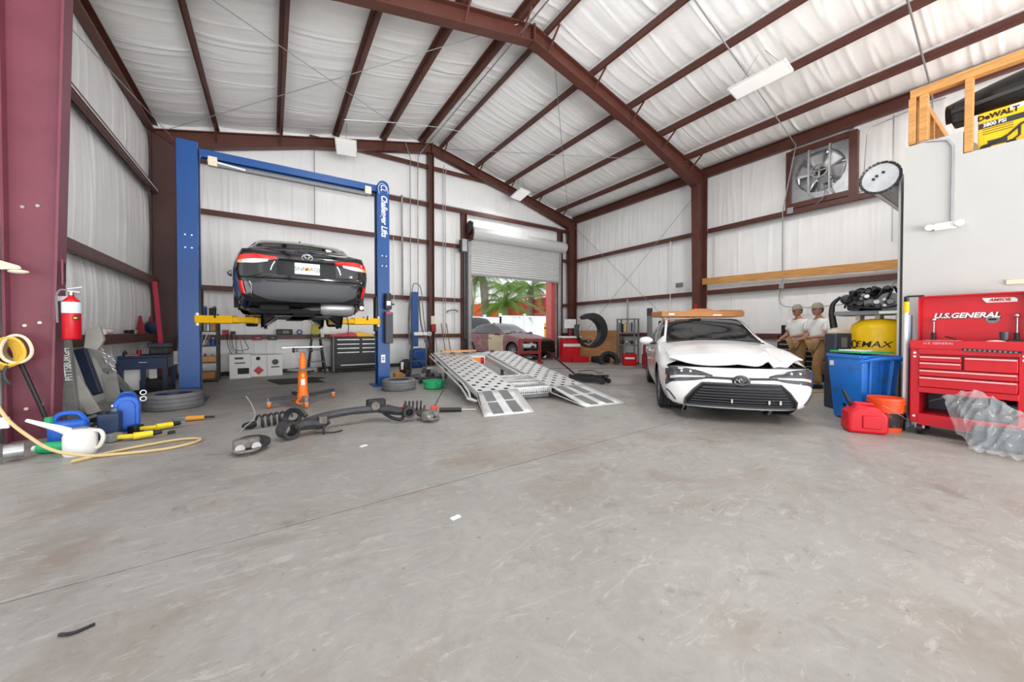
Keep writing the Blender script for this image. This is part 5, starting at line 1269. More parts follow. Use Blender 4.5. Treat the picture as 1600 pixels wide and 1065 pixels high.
# blue drum pump, blue cans, dark box, power tools
bp_ = T('blue_refrigerant_pump', 'bright blue rounded pump case standing behind the yellow drill', 'pump', (-1.36, 5.78, 0), .2)
def capsule(w, h):
    return [(-w, 0), (w, 0), (w, h - w)] + [(w * math.cos(a), h - w + w * math.sin(a)) for a in [math.pi * i / 10 for i in range(1, 10)]] + [(-w, h - w)]
M_PBLUE = mat('bright_blue_plastic', (34, 96, 196), .35)
MB().prism(capsule(.105, .40), 'y', -.08, .08).obj('case', M_PBLUE, bp_, bevel=.015)
MB().prism([(x, z + .03) for x, z in capsule(.07, .32)], 'y', -.095, -.07).obj('front_panel', M_PBLUE, bp_, bevel=.01)
for k in range(5): MB().box((-.1, -.02, .1 + .05 * k), (.03, .1, .02)).obj('cooling_fin', M_ALU, bp_)
MB().tube([(-.06, -.05, .37), (-.03, -.09, .43), (.04, -.09, .43), (.07, -.05, .37)], .014, 6, smooth=4).obj('carry_handle', M_PBLUE, bp_)
MB().lathe_closed([(.02, -.005), (.029, -.005), (.029, .005), (.02, .005)], c=(.13, -.06, .42), ax='y', n=14).obj('shackle', M_GALV, bp_)
MB().lathe_closed([(.02, -.005), (.029, -.005), (.029, .005), (.02, .005)], c=(.13, -.06, .35), ax='y', n=14).obj('shackle', M_GALV, bp_)
bj = T('blue_jug', 'blue jug with arched handle behind the white jug', 'jug', (-1.67, 5.38, 0), .1)
MB().box((0, 0, .12), (.26, .16, .24)).obj('body', M_PBLUE, bj, bevel=.04); MB().tube([(-.1, 0, .22), (-.06, 0, .3), (.06, 0, .3), (.12, 0, .2)], .022, 7, smooth=5).obj('handle', M_PBLUE, bj)
MB().cyl((-.12, -.02, .24), (-.12, -.02, .29), .03, n=12).obj('cap', M_GRN, bj)
db = T('battery_box', 'dark navy battery box right of the blue jug', 'box', (-1.42, 5.5, 0), .1)
MB().box((0, 0, .13), (.16, .2, .26)).obj('body', M_NAVY, db, bevel=.015); MB().cyl((-.03, -.05, .26), (-.03, -.05, .275), .03, n=14).obj('vent', M_BLACK, db); MB().cyl((.03, .05, .26), (.03, .05, .29), .016, n=10).obj('terminal', M_GREY, db)
cg = T('cable_tangle', 'black cables and clamps lying between navy box and blue pump', 'cables', (-1.62, 5.82, 0))
MB().tube([(-.1, .0, .02), (.0, .1, .1), (.1, -.1, .02), (-.02, -.15, .03), (.06, .05, .16)], .012, 6, smooth=6).obj('cable', M_BLACK, cg)
MB().bar((-.2, .1, .1), (.02, -.05, .2), .03, .03).obj('rod', M_GREY, cg); MB().box((-.08, -.06, .05), (.12, .1, .1)).obj('clamp', M_DGREY, cg, bevel=.02)
def drill(nm, lb, loc, rz, c1, c2):
    d = T(nm, lb, 'power tool', loc, rz)
    MB().cyl((-.02, 0, .05), (.12, 0, .05), .035, .03, n=14).obj('motor_body', c1, d)
    MB().cyl((.12, 0, .05), (.19, 0, .05), .028, .02, n=14).obj('chuck', M_BLACK, d)
    MB().bar((.0, 0, .05), (-.12, .1, .045), .045, .04).obj('grip', c1, d, bevel=.01)
    MB().box((-.15, .12, .045), (.11, .08, .08), .6).obj('battery', c2, d, bevel=.008)
    MB().cyl((.19, 0, .05), (.24, 0, .05), .012, n=8).obj('bit', M_GREY, d)
    return d
drill('cordless_drill', 'yellow and black cordless drill lying before the blue pump', (-1.06, 5.55, 0), .5, mat('tool_yellow', (236, 210, 40), .45), M_BLACK)
drill('cordless_ratchet', 'yellow and grey cordless tool lying left of the yellow drill', (-1.16, 5.2, 0), .3, mat('tool_yellow', (236, 210, 40), .45), M_GREY)
mt = T('multi_tool', 'orange and grey multi tool lying right of the yellow drill', 'power tool', (-.85, 5.95, 0), -.1)
MB().box((-.1, 0, .035), (.12, .08, .07)).obj('battery', M_GREY, mt, bevel=.01); MB().cyl((-.04, 0, .035), (.14, 0, .035), .032, .026, n=12).obj('body', mat('tool_orange', (216, 150, 50), .5), mt); MB().cyl((.14, 0, .035), (.24, 0, .03), .012, n=8).obj('head', M_BLACK, mt)
tag(MB().box((-.92, 5.35, .014), (.06, .04, .028), .3).obj('rubber_block', M_BLACK, bevel=.004), 'small black rubber block on the floor near the hose loop', 'block')

# navy work cart at the left wall
wc = T('work_cart', 'navy steel work cart with a vise standing at the left wall', 'cart', (-1.86, 9.1, 0))
MB().box((0, 0, .66), (.62, .7, .05)).obj('top', M_NAVY, wc, bevel=.006)
MB().box((0, -.34, .55), (.6, .02, .2)).obj('front_apron', M_NAVY, wc); MB().box((.3, 0, .55), (.02, .68, .2)).obj('side_apron', mat('blue_grey_paint', (92, 104, 124), .5), wc)
for x in (-.28, .0, .28):
    MB().box((x, -.32, .32), (.06, .05, .64)).obj('leg', M_NAVY, wc)
for x in (-.28, .28): MB().box((x, .32, .32), (.05, .05, .64)).obj('leg', M_NAVY, wc)
MB().box((-.14, -.25, .3), (.22, .02, .42)).obj('white_panel', M_WHITE, wc); MB().box((.1, -.2, .3), (.1, .02, .4)).obj('white_panel', M_WHITE, wc)
MB().box((0, -.352, .57), (.1, .004, .012)).obj('badge', M_ALU, wc)
MB().box((.12, -.1, .16), (.36, .4, .22)).obj('drawer_box', M_BLACK, wc, bevel=.03)
MB().box((0, 0, .06), (.6, .66, .04)).obj('lower_tray', M_BLACK, wc)
vz = T('bench_vise', 'dark bench vise on the navy work cart', 'vise', (-1.72, 9.2, .685))
MB().box((0, 0, .06), (.28, .18, .12)).obj('base', M_IRON, vz, bevel=.02); MB().box((0, 0, .16), (.34, .12, .08)).obj('jaw', mat('vise_blue_grey', (58, 64, 78), .5), vz, bevel=.015); MB().cyl((-.2, 0, .14), (-.34, 0, .14), .02, n=10).obj('screw', M_GREY, vz)
bottle('small red can on the navy work cart', (-1.96, 9.0, .685), .12, .035, M_DRED, M_GREY, nm='can'); bottle('small black can on the navy work cart', (-2.1, 8.86, .685), .09, .03, M_BLACK, M_BLACK, nm='can')
tag(MB().box((-2.0, 8.82, .695), (.16, .06, .02)).obj('red_box', mat('pinkish_card', (180, 110, 96), .6)), 'flat pink box on the front of the navy work cart', 'box')
tag(MB().bar((-1.96, 10.1, 2.1), (-1.82, 10.1, .0), .07, .05, (0, 1, 0)).obj('red_steel_bar', mat('crimson_paint', (186, 26, 70), .45), bevel=.004), 'crimson steel bar standing before the dark corner column', 'bar')
# things on the left girt shelf
G0 = 1.05
t = T('paper_tape', 'crumpled paper and tape roll on the left wall girt', 'tape', (-2.17, 8.1, G0)); MB().lathe_closed([(.03, 0), (.06, 0), (.06, .09), (.03, .09)], n=16).obj('roll', M_WHITE, t); MB().sphere((.0, .3, .05), .08, 10, 6, (.7, 1.6, .6)).obj('crumpled_paper', M_CREAM, t)
t = T('wire_bundle', 'dark wire bundle on the left wall girt', 'wire', (-2.17, 9.4, G0)); MB().coil((0, 0, .02), .06, .05, 3, .012).obj('coil', M_BLACK, t)
t = T('silver_cup', 'small silver cup on the left wall girt', 'cup', (-2.17, 9.65, G0)); MB().lathe([(0, 0), (.05, 0), (.06, .08), (.052, .08), (.045, .01), (0, .01)], n=14).obj('cup', M_ALU, t)
tag(MB().prism([(-.07, 0), (.07, 0), (.01, .36), (-.02, .36)], 'y', -.03, .03).obj('red_wedge', M_DRED, loc=(-2.17, 10.1, G0)), 'dark red pointed wedge on the left wall girt', 'wedge')
t = T('blue_tarp_bundle', 'dark blue bundle on the far end of the left wall girt', 'bundle', (-2.14, 10.75, G0)); MB().sphere((0, 0, .14), .2, 12, 8, (.45, 1.2, .75)).obj('bundle', M_NAVY, t); MB().cyl((0, -.1, .2), (0, -.05, .36), .05, .02, n=10).obj('knot', M_DRED, t)
# base plate and floor clutter under wall: jack stand beside left post
t = T('jack_stand', 'silver pin and bracket fixed on the wall side of the left lift post', 'bracket', (-1.36, 8.3, .55)); MB().cyl((0, 0, .0), (0, 0, .22), .03, n=10).obj('pin', M_ALU, t); MB().tube([(0, -.02, .02), (.16, -.02, .02), (.16, -.02, .1)], .012, 6).obj('bracket', M_ALU, t)
# ================================================================ TRAILER RAMPS
tr = T('car_hauler_bed', 'silver perforated car hauler bed with taped loading ramps', 'trailer', (2.28, 4.12, 0), R(-10))
def dz(y): return .2 + (y - .8) / 3.3 * .4
def perf(x0, x1, y0, y1, nx, ny, zf, r=.3):
    mb = MB(); cx, cy = (x1 - x0) / nx, (y1 - y0) / ny
    for i in range(nx):
        for j in range(ny):
            ax_, ay = x0 + i * cx, y0 + j * cy
            o = [(ax_, ay), (ax_ + cx / 2, ay), (ax_ + cx, ay), (ax_ + cx, ay + cy / 2), (ax_ + cx, ay + cy), (ax_ + cx / 2, ay + cy), (ax_, ay + cy), (ax_, ay + cy / 2)]
            mx, my = ax_ + cx / 2, ay + cy / 2
            q = [(mx + (p[0] - mx) * (r * 1.7 if k % 2 else r * 1.25), my + (p[1] - my) * (r * 1.5 if k % 2 else r * 1.1)) for k, p in enumerate(o)]
            if (i + j) % 2 == 0:
                vs_ = [(p[0], p[1], zf(p[1])) for p in o] + [(p[0], p[1], zf(p[1])) for p in q] + [(p[0], p[1], zf(p[1]) - .004) for p in q]
                mb.add(vs_, [(k, (k + 1) % 8, 8 + (k + 1) % 8, 8 + k) for k in range(8)] + [(8 + k, 8 + (k + 1) % 8, 16 + (k + 1) % 8, 16 + k) for k in range(8)])
            else:
                mb.add([(p[0], p[1], zf(p[1])) for p in o], [tuple(range(8))])
    return mb
M_DECK = mat('galvanised_deck', (212, 212, 211), .42, .35, var=.07, vscale=8, dark=(150, 148, 144), dscale=6, damt=.4)
M_TAPE = mat('grey_grip_tape', (112, 113, 115), .85, var=.1, vscale=10)
for x0, x1, xr0, xr1 in ((.17, .82, 0, .72), (1.43, 2.05, 1.55, 2.28)):
    perf(x0, x1, .8, 4.1, 6, 22, dz, .42).obj('deck_plate', M_DECK, tr, smooth=20, recalc=False)
    for xe in (x0, x1): MB().bar((xe, .8, dz(.8) - .045), (xe, 4.1, dz(4.1) - .045), .02, .09).obj('deck_edge', M_DECK, tr)
    MB().bar(((x0 + x1) / 2, .82, dz(.82) - .06), ((x0 + x1) / 2, 4.08, dz(4.08) - .06), x1 - x0 - .03, .02).obj('hole_shade_sheet', M_LINER, tr)  # dark sheet added so the deck holes read as shaded
    # ramp with folded edges
    def rp(u, v): 
        a = x0 + (x1 - x0) * u; b = xr0 + (xr1 - xr0) * u
        return (b + (a - b) * v, v * .8, .012 + v * .19)
    rampo = MB().grid(rp, 6, 6).obj('ramp', M_DECK, tr, solid=.012)
    for s0, s1, v0, v1 in ((.1, .32, .05, .48), (.1, .32, .54, .98), (.5, .72, .05, .5), (.5, .72, .56, .98)):
        MB().grid(lambda u, v: tuple(V(rp(s0 + (s1 - s0) * u + .08 * (1 - (v0 + (v1 - v0) * v)), v0 + (v1 - v0) * v)) + V((0, 0, .004))), 3, 6).obj('grip_tape', M_TAPE, rampo)
    MB().tube([V(rp(0, 1)) + V((0, 0, -.1)), V(rp(0, .5)) + V((0, .0, -.05)), V(rp(0, 0)) + V((0, 0, -.004))], .01, 5).obj('ramp_lip', M_DECK, rampo)
for off, zo in ((-.06, -.03), (-.1, -.08)):
    MB().tube([(.17 + off, 4.1, dz(4.1) + zo), (.17 + off, 1.4, dz(1.4) + zo), (.15 + off, 1.0, dz(1.0) + zo - .03), (.12 + off, .82, .1), (.14, .72, .07)], .018, 7).obj('side_rail', M_DECK, tr)
MB().box((1.12, .93, .17), (.66, .12, .06)).obj('front_crossbar', M_DECK, tr, bevel=.006)
cb_ = MB()
for i in range(30):
    for j in range(3): cb_.box((.84 + i * .02, .86 + .01 * (i % 2), .1 + j * .035), (.012, .03, .022))
o = cb_.obj('grate_teeth', M_ALU, tr); o['kind'] = 'stuff'
MB().box((1.12, .9, .1), (.62, .02, .14)).obj('grate_back', M_GREY, tr)
for y, w in ((1.28, .1), (1.62, .14), (3.9, .18)):
    c = perf(.82, 1.43, y - w / 2, y + w / 2, 9, 1, dz).obj('cross_member', M_DECK, tr, recalc=False)
    MB().bar((.82, y, dz(y) - .06), (1.43, y, dz(y) - .06), .06, .07).obj('cross_beam', M_DECK, c)
MB().box((1.12, 1.45, .1), (.4, .2, .05)).obj('winch_plate', M_GREY, tr, bevel=.01); MB().box((1.28, 1.36, .2), (.05, .04, .12)).obj('winch_post', M_WHITE, tr)
MB().bar((.9, 1.7, dz(1.7) - .09), (.9, 4.0, dz(4) - .09), .06, .1).obj('inner_beam', M_DECK, tr); MB().bar((1.36, 1.7, dz(1.7) - .09), (1.36, 4.0, dz(4) - .09), .06, .1).obj('inner_beam', M_DECK, tr)
tl_ = MB().box((1.12, 3.72, .42), (.34, .06, .2)).obj('lamp_housing', M_WHITE, tr, bevel=.01)
MB().box((1.06, 3.685, .42), (.2, .02, .15)).obj('amber_lens', M_LENSA, tl_, bevel=.006); MB().box((1.215, 3.685, .42), (.09, .02, .15)).obj('red_lens', M_LENSR, tl_, bevel=.006)
for x in (.5, 1.74): MB().cyl((x - .1, 2.6, .2), (x + .1, 2.6, .2), .2, n=24).obj('wheel', M_RUB, tr)
for x in (.4, 1.8): MB().box((x, 3.9, .27), (.06, .06, .54)).obj('support_leg', M_GREY, tr)
for x in (.6, .95, 1.3, 1.6): MB().box((x, 4.06, dz(4.06) + .02), (.1, .05, .04)).obj('tie_down', M_DGREY, tr)
tag(MB().box((4.62, 4.55, .02), (.16, .06, .04), .4).obj('black_wedge', M_BLACK, bevel=.008), 'small black wedge on the floor right of the loading ramp', 'wedge')
tag(MB().box((4.35, 5.55, .015), (.12, .08, .03), .2).obj('black_clip', M_BLACK, bevel=.006), 'small black clip on the floor beside the hauler bed', 'clip')

# floor jack
fj = T('floor_jack', 'black floor jack with a long handle right of the hauler bed', 'jack', (5.75, 5.75, 0), R(-75))
for s in (-1, 1): MB().bar((-.4, s * .13, .1), (.42, s * .11, .07), .03, .1).obj('side_frame', M_IRON, fj, bevel=.006)
MB().box((-.1, 0, .14), (.4, .2, .06)).obj('ram_housing', M_BLACK, fj, bevel=.02); MB().bar((.0, 0, .12), (.4, 0, .16), .08, .05).obj('lift_arm', M_IRON, fj); MB().cyl((.42, 0, .15), (.42, 0, .18), .07, n=16).obj('saddle', M_BLACK, fj)
for s in (-1, 1):
    MB().cyl((.42, s * .1, .05), (.42, s * .16, .05), .05, n=14).obj('front_wheel', M_IRON, fj); MB().cyl((-.4, s * .12, .04), (-.4, s * .16, .04), .04, n=12).obj('rear_wheel', M_IRON, fj)
MB().cyl((-.35, 0, .16), (-.62, -.62, .66), .018, n=8).obj('handle', M_BLACK, fj)
MB().tube([(-.3, .1, .2), (.0, .16, .24), (.2, .1, .2), (.3, .12, .22)], .008, 5, smooth=4).obj('loose_wire', M_BLACK, fj)
tag(MB().tube([(4.9, 7.6, .012), (6.0, 8.4, .012), (7.4, 8.0, .012), (8.4, 7.4, .012), (9.4, 6.9, .012)], .012, 6, smooth=8).obj('grey_hose', M_GREY), 'grey hose lying across the back floor before the red machines', 'hose')

# ================================================================ BACK RIGHT CORNER
wbm = T('wheel_balancer', 'red wheel balancer with black crescent guard and white display', 'machine', (8.95, 9.85, 0), R(-25))
MB().box((0, 0, .42), (.62, .5, .84)).obj('cabinet', M_RED, wbm, bevel=.02); MB().box((.3, -.1, .1), (.6, .5, .2)).obj('base', M_RED, wbm, bevel=.02)
MB().box((-.02, -.02, .88), (.7, .56, .07)).obj('tool_tray', M_WHITE, wbm, bevel=.02); MB().box((0, -.255, .6), (.62, .012, .1)).obj('white_band', M_WHITE, wbm)
MB().box((.05, .1, 1.1), (.06, .06, .4)).obj('display_post', M_DRED, wbm); dsp = MB().box((.02, .02, 1.36), (.42, .05, .32)).obj('display', M_WHITE, wbm, bevel=.012); MB().box((.02, -.008, 1.36), (.32, .004, .22)).obj('screen', mat('pale_screen', (222, 226, 228), .3), dsp)
MB().cyl((.3, -.1, .74), (.75, -.1, .74), .05, n=14).obj('shaft', M_BLACK, wbm); MB().lathe([(0, .5), (.09, .5), (.1, .55), (.05, .62), (0, .62)], c=(.1, -.1, .74), ax='x', n=16).obj('cone', M_GREY, wbm)
MB().box((.3, -.1, .74), (.14, .3, .24)).obj('gearbox', M_BLACK, wbm, bevel=.03)
def cres(ri, ro, a0, a1, n=22, cx=0, cz=0):
    out = []
    for i in range(n + 1):
        t = i / n; a = R(a0 + (a1 - a0) * t); k = math.sin(math.pi * min(1, t * 1.15 + .06)) ** .6; out.append((cx + ro * math.cos(a), cz + ro * math.sin(a), ri + (ro - ri) * (1 - k)))
    inner = [(cx + (o_[2]) * math.cos(R(a0 + (a1 - a0) * i / n)), cz + o_[2] * math.sin(R(a0 + (a1 - a0) * i / n))) for i, o_ in enumerate(out)]
    return [(o_[0], o_[1]) for o_ in out] + inner[::-1]
gm = Matrix.Translation((.72, -.2, 1.12)) @ Matrix.Rotation(R(12), 4, 'Z')
gd = MB()
for i in range(24):
    a0, a1 = R(130 - 330 * i / 24), R(130 - 330 * (i + 1) / 24); k0 = .24 * max(0, math.sin(math.pi * min(1, .05 + i / 17))) ** .7 + .05; k1 = .24 * max(0, math.sin(math.pi * min(1, .05 + (i + 1) / 17))) ** .7 + .05
    ro = .62; vs_ = []
    for a, k in ((a0, k0), (a1, k1)):
        for rr_, yy in ((ro, -.12), (ro, .14), (ro - k, .14), (ro - k, -.12)): vs_.append((rr_ * math.cos(a), yy, rr_ * math.sin(a)))
    gd.add(vs_, [(0, 1, 5, 4), (1, 2, 6, 5), (2, 3, 7, 6), (3, 0, 4, 7)] + ([(0, 3, 2, 1)] if i == 0 else []) + ([(4, 5, 6, 7)] if i == 23 else []), gm)
gd.obj('wheel_guard', mat('charcoal_guard', (52, 54, 56), .5), wbm, smooth=40)
pw = T('plywood_sheet', 'plywood sheet standing against the right wall in the back corner', 'plywood', (10.3, 9.8, 0))
MB().box((0, 0, .56), (.02, 2.1, 1.12)).obj('sheet', M_PLY, pw)
gt = flat_tyre('loose_tyre', 'black tyre lying flat before the plywood sheet', (9.72, 9.1, 0), .33, .2, M_RUB, None)
gt = flat_tyre('loose_tyre', 'black tyre leaning on the flat one before the plywood sheet', (9.4, 8.45, .06), .33, .2, M_RUB, None, (R(58), 0, R(-35)))
rk = T('grey_rack', 'grey steel rack with hanging tools by the right wall', 'rack', (10.2, 8.3, 0))
for y in (-.36, .36):
    MB().box((-.12, y, .76), (.04, .04, 1.52)).obj('upright', M_GREY, rk); MB().box((.08, y, .76), (.04, .04, 1.52)).obj('upright', M_GREY, rk)
    MB().box((-.12, y, .02), (.5, .05, .03)).obj('foot', M_DGREY, rk)
for z in (.62, 1.02, 1.5): MB().box((-.02, 0, z), (.24, .74, .03)).obj('shelf', M_GREY, rk)
for k in range(5):
    MB().box((-.13, -.26 + k * .13, 1.24 - .04 * (k % 2)), (.03, .05 + .02 * (k % 2), .3)).obj('hung_tool', (M_DGREY, M_GALV, M_YEL, M_BLACK, M_GREY)[k], rk)
for k in range(3): MB().sphere((-.05, -.2 + k * .2, .72), .08, 10, 6, (1, 1, .9)).obj('motor_part', M_IRON if k != 1 else M_GALV, rk)
def redcan(lb, loc, rz):
    t = T('red_fuel_box', lb, 'fuel box', loc, rz); MB().box((0, 0, .19), (.4, .32, .38)).obj('box', M_DRED if 'dull' in lb else M_RED, t, bevel=.02); MB().box((-.02, -.162, .24), (.3, .006, .06)).obj('label', M_WHITE, t); MB().box((0, 0, .39), (.26, .04, .03)).obj('handle', M_BLACK, t); return t
redcan('red metal box with white label beside the grey rack', (9.6, 7.75, 0), R(-40)); redcan('dull red metal box behind the white sedan mirror', (9.95, 7.25, 0), R(-35))
cg_ = T('tyre_changer', 'tyre changer with red arm and tall column behind the white sedan', 'machine', (9.3, 6.55, 0), R(-35))
MB().box((0, 0, .35), (.6, .6, .7)).obj('base', M_DRED, cg_, bevel=.03); MB().cyl((0, 0, .7), (0, 0, .78), .26, n=24).obj('turntable', M_IRON, cg_)
MB().box((-.1, .3, 1.1), (.12, .12, 1.0)).obj('column', M_GREY, cg_, bevel=.01); MB().bar((-.1, .3, 1.6), (.25, 0, 1.6), .1, .1).obj('swing_arm', M_RED, cg_, bevel=.01); MB().cyl((.25, 0, 1.2), (.25, 0, 1.72), .03, n=10).obj('mount_shaft', M_CHROME, cg_)
MB().cyl((-.1, .3, 1.55), (-.1, .3, 1.78), .08, n=14).obj('arm_pivot', M_IRON, cg_); MB().box((.3, .2, 1.15), (.35, .06, .5)).obj('black_shield', M_GBLACK, cg_, bevel=.04); MB().tube([(.1, .1, 1.6), (.2, .0, 1.4), (.05, -.1, 1.2), (.2, -.1, .9)], .012, 6, smooth=5).obj('air_line', M_BLACK, cg_)

# carton lying on the sedan roof
ct = T('roof_carton', 'long flat brown carton lying across the white sedan roof', 'carton', (6.79, 3.92, 1.375), R(-33.3))
MB().box((0, 0, .05), (1.52, .5, .1)).obj('box', M_CARD, ct, bevel=.004)
MB().prism([(-.3, .1), (-.12, .15), (.12, .15), (.3, .1)], 'y', -.2, -.17).obj('raised_flap', M_CARD, ct); MB().box((.58, .02, .115), (.36, .44, .02)).obj('top_flap', M_CARD, ct)
MB().box((-.58, -.252, .045), (.1, .004, .03)).obj('label', M_WHITE, ct); MB().box((.26, -.252, .03), (.16, .004, .02)).obj('label', M_WHITE, ct)

# black tool cabinets at the right wall
def blackcab(lb, y0, y1, h, loc_x=9.95):
    t = T('tool_chest', lb, 'cabinet', (loc_x, (y0 + y1) / 2, 0)); w = y1 - y0
    MB().box((.22, 0, h / 2 + .04), (.44, w, h - .08)).obj('body', M_BLACK, t, bevel=.01)
    z = h - .12
    while z > .2:
        d = MB().box((-.008, 0, z), (.02, w - .06, .095)).obj('drawer', M_BLACK, t, bevel=.004); MB().box((-.026, 0, z + .035), (.018, w - .1, .018)).obj('handle', M_ALU, d); z -= .115
    for s in (-1, 1): MB().cyl((.08, s * (w / 2 - .1), .05), (.08, s * (w / 2 - .06), .05), .05, n=12).obj('caster', M_IRON, t)
    return t
blackcab('narrow black tool chest at the right wall behind the sedan', 3.3, 3.78, 1.0); blackcab('wide black tool chest at the right wall behind the people', 2.1, 3.26, .98)
tb = T('black_toolbox', 'small black toolbox standing on the narrow tool chest', 'toolbox', (10.15, 3.54, 1.005)); MB().box((0, 0, .12), (.3, .36, .24)).obj('box', M_BLACK, tb, bevel=.012); MB().box((0, 0, .28), (.05, .2, .06)).obj('handle', M_BLACK, tb, bevel=.01)
tag(MB().box((10.18, 2.55, .995), (.46, 1.3, .03)).obj('bench_board', M_PINE), 'thin pine board lying on the wide tool chest', 'board')
jb = T('junk_heap', 'black plastic car parts heaped at the right wall beside the sedan', 'car parts', (10.1, 4.3, 0))
for k in range(5): MB().sphere((-.1 + .1 * (k % 3), -.3 + .16 * k, .16 + .18 * (k % 3)), .2, 10, 7, (1, 1, .8)).obj('part', M_BLACK if k % 2 else M_DGREY, jb)
tag(MB().tube([(8.9, 2.1, .015), (9.3, 2.5, .015), (9.6, 2.3, .015), (9.4, 1.9, .015), (9.0, 2.0, .015), (8.2, 2.5, .015), (7.4, 2.6, .015)], .012, 6, smooth=8).obj('yellow_hose', mat('yellow_hose', (226, 182, 66), .5)), 'yellow hose lying looped on the floor behind the blue bin', 'hose')

# ================================================================ COMPRESSOR, BIN, CAN, BUCKET
cp = T('air_compressor', 'yellow upright air compressor with a black engine block on its top plate', 'compressor', (7.05, 1.45, 0))
M_CY = mat('compressor_yellow', (244, 196, 16), .3, var=.03)
MB().lathe([(0, .14), (.16, .16), (.27, .24), (.30, .34), (.30, 1.14), (.28, 1.2), (.2, 1.265), (0, 1.29)], n=40).obj('tank', M_CY, cp)
for k in range(3):
    a = R(40 + 120 * k); MB().bar((.26 * math.cos(a), .26 * math.sin(a), 0), (.26 * math.cos(a), .26 * math.sin(a), .3), .08, .02).obj('leg', M_CY, cp)
def onwrap(s, rad, cz, size, name, m, parent, a_c, sx=1.0, bold=.002, shear=.2):
    """lettering wrapped round a vertical drum"""
    o = text(s, name, m, size, None, Matrix.Identity(4), .0, shear, sx, bold)
    bm = bmesh.new(); bm.from_mesh(o.data); bmesh.ops.triangulate(bm, faces=bm.faces)
    for v_ in bm.verts:
        x, y = v_.co.x, v_.co.y; a = a_c + x / rad; v_.co = V((rad * math.cos(a), rad * math.sin(a), cz + y))
    bm.to_mesh(o.data); bm.free(); o.parent = parent; return o
onwrap('EMAX', .3045, .93, .115, 'lettering', M_INK, cp, math.atan2(-1.45, -7.05) - .24, 1.25, .0005)
ring = []
for k in range(21):
    a = 2 * math.pi * k / 20; aa = math.atan2(-1.45, -7.05) - .95 + .045 * math.cos(a) / .3; ring.append((.303 * math.cos(aa), .303 * math.sin(aa), .93 + .05 * math.sin(a)))
MB().tube(ring, .008, 5).obj('logo_ring', M_INK, cp)
a = math.atan2(-1.45, -7.05) + .75; MB().box((.3 * math.cos(a), .3 * math.sin(a), 1.14), (.05, .06, .06), a).obj('gauge', M_BLACK, cp)
MB().box((-.02, .05, 1.36), (.5, .74, .06)).obj('top_plate', M_GREY, cp, bevel=.008); MB().box((-.275, -.16, 1.36), (.006, .22, .035)).obj('white_label', M_WHITE, cp)
for y in (-.2, .0, .2): MB().box((0, y, 1.3), (.2, .05, .08)).obj('support', M_CREAM, cp)
eb = MB().box((0, .08, 1.5), (.34, .46, .2)).obj('engine_block', M_IRON, cp, bevel=.03)
for k in range(4): MB().cyl((-.1, -.08 + .11 * k, 1.56), (-.14, -.08 + .11 * k, 1.68), .05, .04, n=12).obj('intake_runner', M_BLACK, eb)
MB().box((0, .1, 1.64), (.24, .36, .1)).obj('valve_cover', M_BLACK, eb, bevel=.03)
MB().lathe_closed([(.05, -.03), (.12, -.03), (.12, .03), (.05, .03)], c=(-.22, -.14, 1.5), ax='x', n=24).obj('pulley', M_GREY, eb); MB().cyl((-.25, -.14, 1.5), (-.2, -.14, 1.5), .05, n=16).obj('pulley_hub', M_IRON, eb)
MB().lathe_closed([(.03, -.03), (.07, -.03), (.07, .03), (.03, .03)], c=(-.22, .2, 1.46), ax='x', n=18).obj('idler', M_BLACK, eb); MB().sphere((-.2, .06, 1.5), .07, 10, 7).obj('alternator', M_GREY, eb); MB().sphere((-.2, .3, 1.56), .07, 10, 7).obj('starter', M_IRON, eb)
for k in range(5):
    MB().tube([(-.2, .32 - .1 * k, 1.44 + .05 * (k % 2)), (-.26, .25 - .1 * k, 1.6), (-.18, .15 - .08 * k, 1.7), (-.1, .05 - .06 * k, 1.62)], .014, 6, smooth=5).obj('hose', M_BLACK, eb)
MB().tube([(-.25, .3, 1.48), (-.3, .1, 1.43), (-.3, -.12, 1.42), (-.22, -.24, 1.46)], .012, 6, smooth=5).obj('wiring', M_BLACK, eb)
rn = random.Random(11)
for k in range(16):
    y_, z_ = -.16 + .5 * rn.random(), 1.42 + .24 * rn.random(); MB().cyl((-.17, y_, z_), (-.25 - .05 * rn.random(), y_ + .05 * (rn.random() - .5), z_ + .03), .016 + .02 * rn.random(), n=8).obj('bracket', (M_GALV, M_IRON, M_GREY, M_BLACK)[k % 4], eb)
MB().tube([(-.15, .38, 1.6), (-.2, .45, 1.5), (-.2, .46, 1.35), (-.18, .44, 1.16)], [.02, .03, .04, .045], 8, smooth=5).obj('air_duct', M_BLACK, eb)
sm = T('machine_case', 'dark grey machine case behind the blue bin', 'machine', (6.86, 1.84, 0), R(-35)); MB().box((0, 0, .54), (.24, .2, 1.08)).obj('case', mat('slate_case', (58, 62, 74), .5), sm, bevel=.02); MB().box((-.0, -.102, .95), (.08, .006, .14)).obj('label', M_GREY, sm); MB().box((0, 0, 1.1), (.2, .14, .06)).obj('top_gear', M_CREAM, sm, bevel=.01)
bn = T('blue_recycling_bin', 'scuffed blue wheeled recycling bin before the air compressor', 'bin', (6.2, 1.43, 0), R(-125.6))
M_BIN = mat('blue_bin_plastic', (34, 116, 206), .4, var=.08, vscale=4, dark=(60, 70, 84), dscale=5, damt=.55)
w0, w1, d0, d1_ = .20, .25, .17, .22
bq = [(-w0, -d0, .015), (w0, -d0, .015), (w0, d0, .015), (-w0, d0, .015), (-w1, -d1_, .8), (w1, -d1_, .8), (w1, d1_, .8), (-w1, d1_, .8)]
MB().add(bq, [(0, 3, 2, 1), (0, 1, 5, 4), (1, 2, 6, 5), (2, 3, 7, 6), (3, 0, 4, 7)]).obj('body', M_BIN, bn, solid=.012, bevel=.012)
